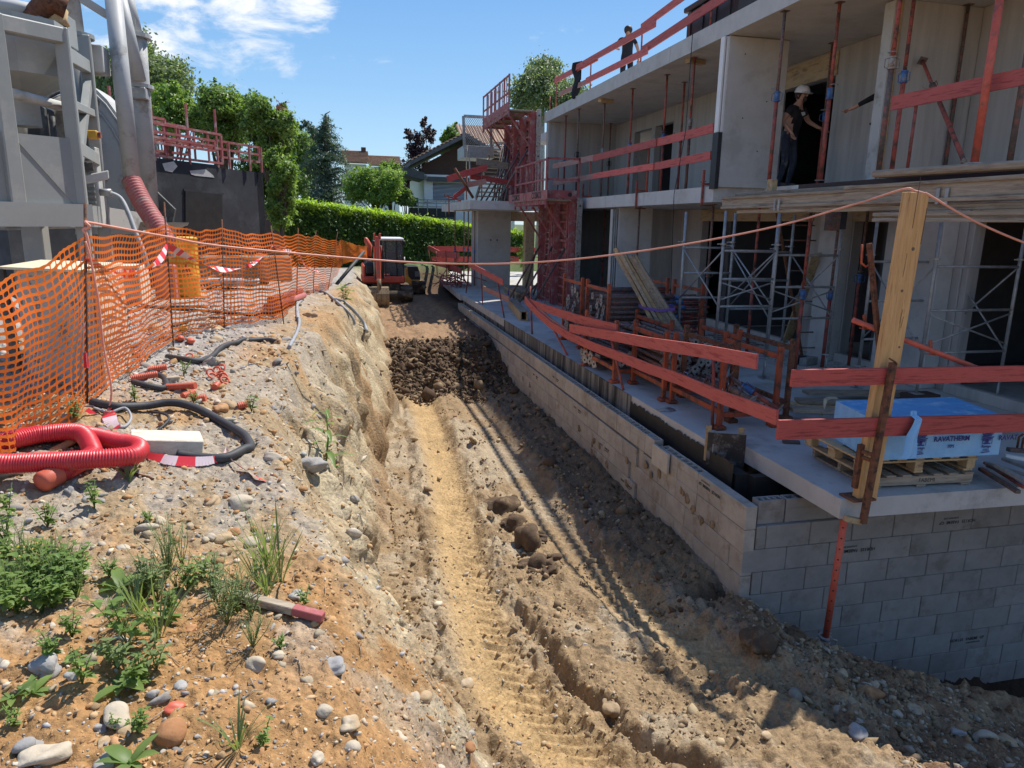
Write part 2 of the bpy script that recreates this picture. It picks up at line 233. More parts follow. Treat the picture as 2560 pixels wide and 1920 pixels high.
leafmat('leaf_weed', (0.22, 0.31, 0.085), (0.11, 0.175, 0.05), 0.35, scale=9); leafmat('leaf_grass', (0.24, 0.30, 0.13), (0.14, 0.185, 0.075), 0.35, scale=9); leafmat('leaf_red', (0.20, 0.07, 0.05), (0.10, 0.05, 0.03), 0.3)
mat('flower_yellow', (0.75, 0.55, 0.03), (0.70, 0.50, 0.03), 5, 0.6, 0, jitter=0)
attrmat('soil', var=0.34, nscale=42, bscale=150)
def soilbump():
    nt = MATS['soil'].node_tree; N = nt.nodes; L = nt.links; b = N['Principled BSDF']; tc = N.new('ShaderNodeTexCoord'); prev = b.inputs['Normal'].links[0].from_socket
    for kind, sc, st, ds in (('n', 38, 0.75, 0.020), ('v', 26, 0.45, 0.016)):
        if kind == 'n': t = N.new('ShaderNodeTexNoise'); t.inputs['Detail'].default_value = 6; t.inputs['Roughness'].default_value = 0.7; out = t.outputs['Fac']
        else: t = N.new('ShaderNodeTexVoronoi'); out = t.outputs['Distance']
        t.inputs['Scale'].default_value = sc; L.new(tc.outputs['Object'], t.inputs['Vector'])
        bp = N.new('ShaderNodeBump'); bp.inputs['Strength'].default_value = st; bp.inputs['Distance'].default_value = ds; bp.invert = kind == 'v'; L.new(out, bp.inputs['Height']); L.new(prev, bp.inputs['Normal']); prev = bp.outputs[0]
    L.new(prev, b.inputs['Normal'])
soilbump()
attrmat('pebble', var=0.18, nscale=60, bump=0.3, bscale=90)

# ------------------------------------------------------------------ mesh building
def V3(p): return Vector(p)
class MB:
    def __init__(s): s.v = []; s.f = []; s.sm = []; s.mi = []; s.cur = 0
    def face(s, idx, smooth=False): s.f.append(tuple(idx)); s.sm.append(smooth); s.mi.append(s.cur)
    def quad(s, *pts):
        n = len(s.v); s.v += [tuple(p) for p in pts]; s.face(range(n, n+len(pts))); return s
    def box(s, x0, x1, y0, y1, z0, z1, c=0.0):
        return s.obox(((x0+x1)/2, (y0+y1)/2, (z0+z1)/2), (1, 0, 0), (0, 1, 0), (0, 0, 1), abs(x1-x0)/2, abs(y1-y0)/2, abs(z1-z0)/2, c)
    def obox(s, o, ax, ay, az, hx, hy, hz, c=0.0):
        o = V3(o); ax = V3(ax); ay = V3(ay); az = V3(az); n = len(s.v)
        if ax.cross(ay).dot(az) < 0: ay = -ay
        if c <= 0 or c >= min(hx, hy, hz)*0.95:
            for k in range(8):
                sx, sy, sz = (1 if k & 1 else -1), (1 if k & 2 else -1), (1 if k & 4 else -1)
                s.v.append(tuple(o+ax*(sx*hx)+ay*(sy*hy)+az*(sz*hz)))
            for f in ((0, 2, 3, 1), (4, 5, 7, 6), (0, 1, 5, 4), (2, 6, 7, 3), (0, 4, 6, 2), (1, 3, 7, 5)): s.face([n+i for i in f])
            return s
        idx = {}
        for k in range(8):
            sg = ((1 if k & 1 else -1), (1 if k & 2 else -1), (1 if k & 4 else -1))
            for a in range(3):
                h = [hx-c, hy-c, hz-c]; h[a] += c
                idx[(k, a)] = len(s.v); s.v.append(tuple(o+ax*(sg[0]*h[0])+ay*(sg[1]*h[1])+az*(sg[2]*h[2])))
        for a, fs in ((2, ((0, 2, 3, 1), (4, 5, 7, 6))), (1, ((0, 1, 5, 4), (2, 6, 7, 3))), (0, ((0, 4, 6, 2), (1, 3, 7, 5)))):
            for f in fs: s.face([idx[(k, a)] for k in f])
        for (k, l, e) in ((0, 1, 0), (2, 3, 0), (4, 5, 0), (6, 7, 0), (0, 2, 1), (1, 3, 1), (4, 6, 1), (5, 7, 1), (0, 4, 2), (1, 5, 2), (2, 6, 2), (3, 7, 2)):
            a, b = [i for i in range(3) if i != e]
            q = [idx[(k, a)], idx[(l, a)], idx[(l, b)], idx[(k, b)]]
            s._orient(q, o)
        for k in range(8): s._orient([idx[(k, 0)], idx[(k, 1)], idx[(k, 2)]], o)
        return s
    def _orient(s, q, o):
        p = [V3(s.v[i]) for i in q]; nn = (p[1]-p[0]).cross(p[2]-p[0]); cc = sum(p, Vector())/len(p)-o
        s.face(q if nn.dot(cc) > 0 else q[::-1])
    def bar(s, p, q, w, h=None, up=(0, 0, 1), c=0.0):
        """box beam from p to q: w across, h along up"""
        p = V3(p); q = V3(q); h = w if h is None else h; d = q-p; L = d.length; d = d/L; up = V3(up)
        side = d.cross(up)
        if side.length < 1e-4: side = d.cross(Vector((0, 1, 0)))
        side.normalize(); u = side.cross(d)
        return s.obox((p+q)/2, d, side, u, L/2, w/2, h/2, c)
    def tube(s, pts, r, n=8, cap=True, closed=False, smooth=True):
        pts = [V3(p) for p in pts]; m = len(pts); rs = r if isinstance(r, (list, tuple)) else [r]*m; base = len(s.v); prev = None
        for i in range(m):
            a = pts[(i-1) % m] if (i > 0 or closed) else pts[i]; b = pts[(i+1) % m] if (i < m-1 or closed) else pts[i]
            t = (b-a); t = t.normalized() if t.length > 1e-9 else Vector((0, 0, 1))
            if prev is None:
                ref = Vector((0, 0, 1)) if abs(t.z) < 0.9 else Vector((0, 1, 0)); u = t.cross(ref).normalized()
            else:
                u = prev - t*prev.dot(t); u = u.normalized() if u.length > 1e-6 else t.orthogonal().normalized()
            w = t.cross(u); prev = u
            for k in range(n):
                a_ = 2*math.pi*k/n; s.v.append(tuple(pts[i]+(u*math.cos(a_)+w*math.sin(a_))*rs[i]))
        for i in range(m if closed else m-1):
            for k in range(n):
                j = (i+1) % m; k2 = (k+1) % n
                s.face((base+i*n+k, base+i*n+k2, base+j*n+k2, base+j*n+k), smooth)
        if cap and not closed:
            s.face([base+k for k in range(n)][::-1]); s.face([base+(m-1)*n+k for k in range(n)])
        return s
    def disc(s, c, axis, r, t, n=16): 
        c = V3(c); a = V3(axis).normalized(); return s.tube([c-a*(t/2), c+a*(t/2)], r, n, smooth=False)
    def ring(s, c, axis, R, r, n=20, k=6, arc=2*math.pi, start=0, ref=None):
        c = V3(c); a = V3(axis).normalized(); u = V3(ref).normalized() if ref else a.orthogonal().normalized(); w = a.cross(u); full = arc > 6.28
        pts = [c+(u*math.cos(start+arc*i/n)+w*math.sin(start+arc*i/n))*R for i in range(n if full else n+1)]
        return s.tube(pts, r, k, closed=full)
    def prism(s, pts, ext, smooth=False):
        pts = [V3(p) for p in pts]; e = V3(ext); n = len(s.v); m = len(pts)
        nn = Vector()
        for i in range(m): nn += pts[i].cross(pts[(i+1) % m])
        if nn.dot(e) > 0: pts = pts[::-1]
        s.v += [tuple(p) for p in pts]+[tuple(p+e) for p in pts]
        s.face([n+i for i in range(m)]); s.face([n+m+i for i in range(m)][::-1])
        for i in range(m):
            j = (i+1) % m; s.face((n+j, n+i, n+m+i, n+m+j), smooth)
        return s
    def lathe(s, c, axis, prof, n=24, smooth=True):
        c = V3(c); a = V3(axis).normalized(); u = a.orthogonal().normalized(); w = a.cross(u); base = len(s.v)
        for (r, h) in prof:
            for k in range(n):
                t = 2*math.pi*k/n; s.v.append(tuple(c+a*h+(u*math.cos(t)+w*math.sin(t))*r))
        for i in range(len(prof)-1):
            for k in range(n):
                k2 = (k+1) % n; s.face((base+i*n+k, base+i*n+k2, base+(i+1)*n+k2, base+(i+1)*n+k), smooth)
        return s
    def grid(s, fn, nu, nv, smooth=True):
        n = len(s.v)
        for i in range(nu+1):
            for j in range(nv+1): s.v.append(tuple(fn(i/nu, j/nv)))
        for i in range(nu):
            for j in range(nv): s.face((n+i*(nv+1)+j, n+(i+1)*(nv+1)+j, n+(i+1)*(nv+1)+j+1, n+i*(nv+1)+j+1), smooth)
        return s
    def rock(s, c, r, seed=0, sub=2, flat=0.7, rough=0.25, ax=(1, 1)):
        rs = np.random.default_rng(seed); vs, fs = ICO[sub]; p = vs.copy()
        d = np.ones(len(p))
        for k in range(5):
            w = rs.normal(size=3)*(1.0+k*0.55); d += rough/(1+k*0.5)*np.sin(p@w+rs.uniform(0, 6.28))*0.6
        p = p*d[:, None]*np.array([r*ax[0], r*ax[1], r*flat]); a = rs.uniform(0, 6.28); ca, sa = math.cos(a), math.sin(a)
        q = np.stack([p[:, 0]*ca-p[:, 1]*sa, p[:, 0]*sa+p[:, 1]*ca, p[:, 2]], 1)+np.array(c)
        n = len(s.v); s.v += [tuple(x) for x in q]
        for f in fs: s.face([n+i for i in f], True)
        return s
    def build(s, name, m=None, parent=None, label=None, cat=None, group=None, kind=None):
        me = bpy.data.meshes.new(name); off = Vector((0, 0, 0)); root = parent
        while root is not None and root.parent is not None: root = root.parent
        if root is not None: off = root.location
        elif cat is not None and s.v:
            a = np.array(s.v); off = Vector(((a[:, 0].min()+a[:, 0].max())/2, (a[:, 1].min()+a[:, 1].max())/2, a[:, 2].min()))
        vs = [(x-off.x, y-off.y, z-off.z) for (x, y, z) in s.v]
        me.from_pydata(vs, [], s.f); me.polygons.foreach_set('use_smooth', s.sm)
        ms = m if isinstance(m, (list, tuple)) else [m]
        for x in ms: me.materials.append(M[x] if isinstance(x, str) else x)
        if len(ms) > 1: me.polygons.foreach_set('material_index', s.mi)
        me.update()
        o = bpy.data.objects.new(name, me); COL.objects.link(o)
        if parent is not None: o.parent = parent
        elif off.length > 0: o.location = off
        tag(o, label, cat, group, kind); return o
def tag(o, label=None, cat=None, group=None, kind=None):
    if label: o['label'] = label
    if cat: o['category'] = cat
    if group: o['group'] = group
    if kind: o['kind'] = kind
    return o
def thing(name, label, cat, loc=(0, 0, 0), group=None):
    o = bpy.data.objects.new(name, None); COL.objects.link(o); o.location = loc; o.empty_display_size = 0.1
    return tag(o, label, cat, group)
def kids(o): return [c for c in bpy.data.objects if c.parent == o]
CH = {}
def tree_of(o):
    if o.name not in CH: CH[o.name] = [(c, [(d) for d in kids(c)]) for c in kids(o)]
    return CH[o.name]
def dup(root, loc, rot=None, label=None, group=None):
    r = root.copy(); COL.objects.link(r); r.location = loc
    if rot is not None: r.rotation_mode = 'QUATERNION'; r.rotation_quaternion = rot
    if label: r['label'] = label
    if group: r['group'] = group
    for c, ds in tree_of(root):
        cc = c.copy(); COL.objects.link(cc); cc.parent = r
        for d in ds:
            dd = d.copy(); COL.objects.link(dd); dd.parent = cc
    return r
def _ico(sub):
    t = (1+5**0.5)/2
    v = [(-1, t, 0), (1, t, 0), (-1, -t, 0), (1, -t, 0), (0, -1, t), (0, 1, t), (0, -1, -t), (0, 1, -t), (t, 0, -1), (t, 0, 1), (-t, 0, -1), (-t, 0, 1)]
    f = [(0, 11, 5), (0, 5, 1), (0, 1, 7), (0, 7, 10), (0, 10, 11), (1, 5, 9), (5, 11, 4), (11, 10, 2), (10, 7, 6), (7, 1, 8), (3, 9, 4), (3, 4, 2), (3, 2, 6), (3, 6, 8), (3, 8, 9), (4, 9, 5), (2, 4, 11), (6, 2, 10), (8, 6, 7), (9, 8, 1)]
    v = [np.array(x)/np.linalg.norm(x) for x in v]
    for _ in range(sub):
        cache = {}; nf = []
        def mid(a, b):
            k = (min(a, b), max(a, b))
            if k not in cache: m = v[a]+v[b]; v.append(m/np.linalg.norm(m)); cache[k] = len(v)-1
            return cache[k]
        for a, b, c in f:
            x, y, z = mid(a, b), mid(b, c), mid(c, a); nf += [(a, x, z), (b, y, x), (c, z, y), (x, y, z)]
        f = nf
    return np.array(v), np.array(f)
ICO = {k: _ico(k) for k in (0, 1, 2, 3)}
def mesh_np(name, verts, faces, m, smooth=False, col=None, parent=None, colface=None):
    """fast mesh from arrays; faces (n,3) or (n,4)"""
    me = bpy.data.meshes.new(name); k = faces.shape[1]; nf = len(faces)
    me.vertices.add(len(verts)); me.vertices.foreach_set('co', np.ascontiguousarray(verts, dtype=np.float32).ravel())
    me.loops.add(nf*k); me.loops.foreach_set('vertex_index', np.ascontiguousarray(faces, dtype=np.int32).ravel())
    me.polygons.add(nf); me.polygons.foreach_set('loop_start', np.arange(0, nf*k, k, dtype=np.int32)); me.polygons.foreach_set('loop_total', np.full(nf, k, dtype=np.int32))
    me.polygons.foreach_set('use_smooth', np.full(nf, smooth, dtype=bool))
    if col is not None:
        at = me.attributes.new('col', 'FLOAT_COLOR', 'POINT'); c4 = np.ones((len(verts), 4), np.float32); c4[:, :3] = col; at.data.foreach_set('color', c4.ravel())
    me.update(calc_edges=True); me.validate()
    me.materials.append(M[m]); o = bpy.data.objects.new(name, me); COL.objects.link(o)
    if parent is not None: o.parent = parent
    return o
def lettering(text, size, o, ax, ay, m, parent, name='lettering', thick=0.002, align='CENTER', bold=0.0):
    """flat letters standing on a surface: o centre, ax reading direction, ay up direction"""
    cu = bpy.data.curves.new(name, 'FONT'); cu.body = text; cu.size = size; cu.align_x = align; cu.align_y = 'CENTER'; cu.extrude = thick; cu.offset = bold; cu.resolution_u = 2
    ob = bpy.data.objects.new(name, cu); COL.objects.link(ob)
    dg = bpy.context.evaluated_depsgraph_get(); me = bpy.data.meshes.new_from_object(ob.evaluated_get(dg)); bpy.data.objects.remove(ob); bpy.data.curves.remove(cu)
    ax = V3(ax).normalized(); ay = V3(ay).normalized(); az = ax.cross(ay)
    root = parent
    while root.parent is not None: root = root.parent
    o = V3(o)-root.location
    me.transform(Matrix(((ax.x, ay.x, az.x, o.x), (ax.y, ay.y, az.y, o.y), (ax.z, ay.z, az.z, o.z), (0, 0, 0, 1))))
    me.materials.clear(); me.materials.append(M[m]); n = bpy.data.objects.new(name, me); COL.objects.link(n); n.parent = parent
    return n
# ------------------------------------------------------------------ ground: bank, trench, heaps in one sheet out to the horizon
_perm = np.random.default_rng(5).permutation(512)
def _h(i, j, s): return _perm[(_perm[(i+s*17) & 511]+j*1) & 511]/511.0
def vn(x, y, s=0):
    xi = np.floor(x).astype(int); yi = np.floor(y).astype(int); fx = x-xi; fy = y-yi
    u = fx*fx*fx*(fx*(fx*6-15)+10); v = fy*fy*fy*(fy*(fy*6-15)+10)
    a = _h(xi, yi, s)*(1-u)+_h(xi+1, yi, s)*u; b = _h(xi, yi+1, s)*(1-u)+_h(xi+1, yi+1, s)*u
    return a*(1-v)+b*v-0.5
def fbm(x, y, o=4, s=0, g=0.5):
    t = 0; a = 1.0
    for k in range(o): t = t+a*vn(x*(2.03**k)+k*13.1, y*(2.03**k)-k*7.7, s+k); a *= g
    return t
def worley(x, y, s=0):
    xi = np.floor(x).astype(int); yi = np.floor(y).astype(int); d = np.full(np.shape(x), 9.0)
    for i in (-1, 0, 1):
        for j in (-1, 0, 1):
            px = xi+i+_h(xi+i, yi+j, s); py = yi+j+_h(xi+i, yi+j, s+3); d = np.minimum(d, (px-x)**2+(py-y)**2)
    return np.sqrt(d)
def ss(a, b, x): t = np.clip((x-a)/(b-a), 0, 1); return t*t*(3-2*t)
def bank_z(y): return np.interp(y, [0, 1.5, 3, 5.3, 8, 10, 12.4, 14.6, 17.5, 22, 27, 32, 45], [0.7, 0.72, 0.83, 1.06, 1.13, 1.1, 1.04, 0.98, 0.82, 0.62, 0.55, 0.5, 0.5])
def foot_x(y): return np.interp(y, [0, 2.2, 3.5, 4.5, 5.4, 7.3, 9.5, 13.4, 17.9, 27, 31], [0.9, 0.85, 0.75, 0.62, 0.45, 0.37, 0.44, 0.90, 1.15, 1.0, 1.0])
def crest_x(y): return np.interp(y, [0, 1.5, 2.5, 3.5, 4.7, 6.6, 8.7, 11.6, 15, 20, 27, 31], [0.35, 0.22, -0.02, -0.28, -0.55, -0.58, -0.45, -0.16, 0.02, 0.36, 0.38, 0.38])
def floor_z(y): return np.interp(y, [0, 2, 3, 3.8, 4.6, 6, 15.2, 16.0, 17.8, 30], [-0.35, -0.55, -0.78, -0.98, -1.18, -1.3, -1.3, -1.25, -0.62, -0.5])
def rut1_x(y): return np.interp(y, [2.5, 3.6, 4.3, 5.2, 6.8, 10.5, 16.2], [1.75, 1.42, 1.24, 1.14, 1.2, 1.46, 1.62])
def rut2_x(y): return np.interp(y, [2.5, 3.5, 4.6, 5.7, 8, 13, 16], [4.6, 3.75, 3.12, 2.78, 2.55, 2.6, 2.65])
def chevron(x, y, xc, w, pitch):
    d = (x-xc)/w; ph = (y/pitch+0.55*np.abs(d)*w/pitch*1.6) % 1.0
    return np.where(np.abs(d) < 1, ss(0.0, 0.12, ph)*(1-ss(0.42, 0.62, ph)), 0)
def ground_h(x, y, detail=True):
    x = np.asarray(x, float); y = np.asarray(y, float)
    yy = np.clip(y, 0, 60)
    wob = fbm(x*0.0+3.3, y*0.9, 3, 4)*0.20+fbm(x*0+9.1, y*3.1, 3, 8)*0.09
    xf = foot_x(yy)+wob; xc = crest_x(yy)+wob*0.8
    t = np.clip((x-xc)/(xf-xc), 0, 1)
    bz = bank_z(yy)-0.10*ss(-0.9, 0.0, x-xc)+0.10*ss(-1.2, -2.6, x)*ss(12, 6, y)
    zf = floor_z(yy)
    prof = np.where(yy > 6, t**1.4, t**1.15)
    # gullies and slumped lumps on the cut face
    dn = t*2.1
    gul = fbm(y*1.1+dn*0.25, dn*0.9, 4, 12)*0.8+fbm(y*3.6, dn*3.2, 3, 14)*0.25
    prof = np.clip(prof+gul*0.22*np.sin(np.pi*np.clip(t, 0, 1)**0.8), 0, 1)
    z = bz+(zf-bz)*prof
    inT = ss(0.85, 1.0, t)
    # right hand side: mound in front of the end wall and the pit behind it
    cy = np.interp(x, [3.0, 3.75, 4.13, 4.78, 6.2, 9], [5.8, 5.75, 5.3, 4.9, 4.65, 4.6])
    cz = np.interp(x, [3.0, 3.75, 4.13, 4.78, 6.2, 9, 12], [-1.25, -1.27, -1.52, -1.72, -2.1, -2.7, -2.8])
    zr = cz+(np.clip(zf, -1.3, 0)+1.3)*0.8-0.10*ss(0.5, 1.6, cy-y)
    zr = zr+0.10*np.exp(-((y-cy+0.12)/0.28)**2)*ss(3.5, 4.0, x)
    pit = np.interp(x, [3.7, 4.5, 5.4, 7.6, 9], [-1.5, -1.95, -2.45, -3.0, -3.1])
    zr = np.where(y > cy, np.maximum(cz-(y-cy)*1.5, pit), zr)
    right = ss(3.05, 3.55, x)*ss(6.2, 5.7, y)
    z = z*(1-right)+zr*right
    # towards the wall foot
    z = z+0.10*ss(3.1, 3.7, x)*ss(5.6, 6.6, y)*ss(19.5, 15, y)
    far = ss(29.5, 32.0, y); z = z*(1-far)+(0.45)*far
    under = ((x > 3.93) & (y > 5.93) & (y < 24.0)) | ((x > 4.6) & (y >= 23.5) & (y < 36))
    z = np.where(under & (x < 40), np.minimum(z, -0.45)-np.where(y < 24, 2.2, 0.0), z)
    out = np.maximum(ss(35, 60, np.hypot(x, y)), ss(-6, -14, x)); out = np.where(x > 12, ss(12, 20, x), out); z = z*(1-out)+0.4*out
    if not detail: return z
    near = np.clip(6.0/np.maximum(np.hypot(x, y), 1.0), 0.0, 1.0)
    n1 = fbm(x*1.1, y*1.1, 3, 20)*0.10; n2 = fbm(x*4.3, y*4.3, 4, 25)*0.040; n3 = fbm(x*17, y*17, 4, 31)*0.018
    cl = (0.5-worley(x*7, y*7, 40))*0.045; cl2 = (0.5-worley(x*17, y*17, 44))*0.020
    bankm = 1-ss(0.0, 0.25, t)
    slope = (1-bankm)*(1-inT)
    lum = (0.45-worley(x*2.3+fbm(x*3, y*3, 2, 3), y*2.3, 48))*0.12
    bl = (0.45-worley(x*11, y*11, 52))*0.020+(0.45-worley(x*26, y*26, 54))*0.011
    z = z+(n1*0.5+n2*0.8+n3*1.2+bl)*bankm*(1-right*0.5)+slope*(n3*0.8)
    # trench floor with wheel ruts
    tr = inT*(1-right)
    r1 = (x-rut1_x(y))/0.27; r2 = (x-rut2_x(y))/0.30; act = ss(16.4, 15.6, y)*inT
    cut1 = np.exp(-np.abs(r1)**4); cut2 = np.exp(-np.abs(r2)**4)
    berm = (np.exp(-((np.abs(r1)-1.45)/0.40)**2)+np.exp(-((np.abs(r2)-1.5)/0.45)**2))
    wobr = 0.6+fbm(x*0.8, y*0.8, 2, 60)
    rough = n1*0.5+n2*1.3+n3*1.9+cl*(0.6+1.4*ss(-0.1, 0.3, fbm(x*1.3, y*1.3, 2, 70)))+cl2*1.4+(0.45-worley(x*31, y*31, 46))*0.013
    soft = np.clip(1-0.8*np.maximum(cut1, cut2)*act, 0.15, 1)
    z = z+tr*rough*soft+right*(n1+n2*1.5+n3*1.9+cl*1.6+cl2*1.8)
    z = z-act*(cut1*0.095+cut2*0.10)+act*np.clip(berm, 0, 1)*(0.055*wobr+cl*1.4)
    z = z-act*0.034*chevron(x, y, rut1_x(y), 0.23, 0.165)*cut1-act*0.028*chevron(x, y, rut2_x(y), 0.23, 0.17)*cut2
    # torn ledge beside the ruts near the viewer
    lx = np.interp(y, [2.5, 3.9, 4.6, 5.6, 7.0], [2.25, 1.86, 1.70, 1.62, 1.60])+fbm(y*3, x*0, 3, 77)*0.12
    led = ss(7.0, 5.0, y)*inT; z = z-led*0.15*np.exp(-((x-lx)/0.07)**2)+led*0.06*ss(0.0, 0.12, x-lx)*ss(0.7, 0.25, x-lx)
    lx2 = np.interp(y, [3.0, 5.0, 9.0, 16], [0.98, 0.74, 0.80, 1.22]); z = z-act*0.05*np.exp(-((x-lx2)/0.05)**2)*(0.5+fbm(y*1.5, x*0, 2, 81)*2)
    # heap of loose clods across the trench, tracked fill behind
    heap = ss(15.2, 15.9, y)*ss(18.2, 17.4, y)*inT; z = z+heap*(cl*3.0+lum*1.5+n2*2.0+fbm(x*2, y*2, 3, 90)*0.15)
    trk = ss(18.0, 18.6, y)*ss(27, 25, y)*inT
    for c0 in (1.75, 2.95, 3.35): z = z-trk*0.035*np.exp(-((x-c0-0.0*(y-20))/0.22)**6)*(0.4+0.6*(np.sin(y*2*np.pi/0.17) > 0))
    z = z+trk*0.12*np.exp(-((x-3.55)/0.25)**2)*(1+cl*14)
    dk = ss(23.6, 24.4, y)*ss(31, 29, y)*ss(3.3, 4.2, x); z = z+dk*0.35*np.clip(fbm(x*1.4, y*0.7, 3, 99)+0.25, 0, 1)
    return z
def ground_col(x, y, z):
    x = np.asarray(x); y = np.asarray(y); yy = np.clip(y, 0, 60)
    xf = foot_x(yy); xc = crest_x(yy); t = np.clip((x-xc)/(xf-xc), 0, 1)
    a = fbm(x*0.9, y*0.9, 4, 110); b = fbm(x*5, y*5, 4, 120); c = fbm(x*24, y*24, 3, 130)
    C = lambda r, g, bb: np.array([r, g, bb])
    mixc = lambda A, B, f: A*(1-f[..., None])+B*f[..., None]
    tan, red, grey, pale = C(0.36, 0.26, 0.15), C(0.37, 0.205, 0.085), C(0.33, 0.29, 0.235), C(0.42, 0.345, 0.225)
    col = np.ones(x.shape+(3,))*tan
    col = mixc(col, red, np.clip(ss(3.6, 2.7, y-0.5*np.clip(x, -1, 1.2))*0.95+ss(0.02, 0.22, a+b*0.4)*0.55, 0, 1))
    col = mixc(col, grey, np.clip(ss(-0.02, 0.18, -a+b*0.5)*ss(2.3, 3.0, y)*0.75, 0, 1))
    gravel = ss(5.2, 6.2, y)*ss(-0.9, -1.5, x-0.08*(y-6))*0.85; col = mixc(col, C(0.33, 0.315, 0.295), np.clip(gravel, 0, 1))
    sl = ss(0.05, 0.3, t)*(1-ss(0.9, 1.0, t)); col = mixc(col, pale, sl*np.clip(0.65+b*1.4-ss(3.4, 2.4, y), 0, 1))
    col = mixc(col, C(0.30, 0.19, 0.10), sl*ss(0.72, 0.9, t)*ss(6, 9, y)*0.8)
    tr = ss(0.9, 1.0, t); trn = C(0.40, 0.285, 0.155)
    r1 = np.exp(-np.abs((x-rut1_x(y))/0.30)**4); r2 = np.exp(-np.abs((x-rut2_x(y))/0.32)**4)
    base = mixc(np.ones(x.shape+(3,))*C(0.29, 0.20, 0.110), C(0.36, 0.285, 0.19), np.clip(ss(-0.05, 0.25, a+b*0.5), 0, 1))
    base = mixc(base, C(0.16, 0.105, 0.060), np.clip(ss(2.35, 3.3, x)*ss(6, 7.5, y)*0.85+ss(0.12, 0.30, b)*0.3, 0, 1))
    base = mixc(base, C(0.41, 0.275, 0.13), np.clip(r1*0.95+r2*0.7*ss(7.5, 5.5, y), 0, 1)*ss(16.4, 15.6, y))
    base = mixc(base, C(0.085, 0.052, 0.030), ss(15.0, 15.8, y)*ss(18.3, 17.5, y)*0.95)
    base = mixc(base, C(0.27, 0.17, 0.095), ss(17.7, 18.4, y)*ss(30, 28, y))
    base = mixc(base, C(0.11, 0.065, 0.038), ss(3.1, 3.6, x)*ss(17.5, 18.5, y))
    col = mixc(col, base, tr)
    rt = ss(3.1, 3.6, x)*ss(6.4, 5.8, y); mound = mixc(np.ones(x.shape+(3,))*C(0.34, 0.235, 0.135), C(0.22, 0.135, 0.075), np.clip(ss(-0.1, 0.2, a+b), 0, 1))
    col = mixc(col, mound, rt)
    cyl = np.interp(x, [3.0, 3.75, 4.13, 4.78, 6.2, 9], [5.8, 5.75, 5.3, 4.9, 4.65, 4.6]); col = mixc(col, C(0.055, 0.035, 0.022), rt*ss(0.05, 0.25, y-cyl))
    gr = ss(30, 33, y); col = mixc(col, C(0.10, 0.13, 0.05), gr)
    return np.clip(col*(1+b[..., None]*0.25+c[..., None]*0.30), 0.01, 0.9)
def face_shift(x, y, z):
    """sideways lumps, ledges and hollows of the cut face"""
    yy = np.clip(y, 0, 60); t = (x-crest_x(yy))/(foot_x(yy)-crest_x(yy)); m = ss(0.12, 0.45, t)*(1-ss(0.97, 1.15, t))*ss(2.6, 4.2, y)*ss(31, 28, y)
    q = fbm(y*1.1, z*1.4, 3, 301)*0.20+fbm(y*3.4, z*3.4, 4, 307)*0.11+fbm(y*13, z*13, 4, 308)*0.05+(0.45-worley(y*3.1+0.7*fbm(y*2, z*2, 2, 303), z*3.6, 305))*0.07+(0.45-worley(y*14, z*14, 309))*0.028
    q = q-0.10*ss(0.12, 0.30, fbm(y*1.7, z*2.2, 3, 317))
    return m*q
def build_ground():
    th = np.concatenate([np.radians(np.arange(-180, -32, 4.0)), np.radians(np.arange(-32, 56, 0.145)), np.radians(np.arange(56, 180, 4.0))])
    r = [0.55]
    while r[-1] < 70: r.append(r[-1]*(1.0054 if r[-1] < 34 else 1.03))
    while r[-1] < 1500: r.append(r[-1]*1.35)
    r = np.array(r); R, T = np.meshgrid(r, th, indexing='ij'); X = R*np.sin(T); Y = R*np.cos(T)
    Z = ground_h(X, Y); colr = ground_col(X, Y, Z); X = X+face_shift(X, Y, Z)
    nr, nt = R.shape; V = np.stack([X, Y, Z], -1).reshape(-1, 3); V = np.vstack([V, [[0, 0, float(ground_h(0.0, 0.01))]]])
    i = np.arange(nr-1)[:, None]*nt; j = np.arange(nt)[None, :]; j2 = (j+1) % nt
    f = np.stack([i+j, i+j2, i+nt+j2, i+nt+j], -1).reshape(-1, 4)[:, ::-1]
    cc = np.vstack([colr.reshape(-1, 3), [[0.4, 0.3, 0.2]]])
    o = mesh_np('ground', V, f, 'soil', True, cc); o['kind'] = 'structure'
    mb = MB(); c = len(V)-1
    return o
build_ground()
_gx = np.arange(-8, 6.5, 0.025); _gy = np.arange(0.8, 26, 0.025)
_GX, _GY = np.meshgrid(_gx, _gy, indexing='ij'); _GZ = ground_h(_GX, _GY)
def gh(x, y):
    i = (x+8)/0.025; j = (y-0.8)/0.025
    if not (0 <= i < len(_gx)-1 and 0 <= j < len(_gy)-1): return float(ground_h(np.array([x]), np.array([y]), False)[0])
    a, b = int(i), int(j); u, v = i-a, j-b
    return float(_GZ[a, b]*(1-u)*(1-v)+_GZ[a+1, b]*u*(1-v)+_GZ[a, b+1]*(1-u)*v+_GZ[a+1, b+1]*u*v)

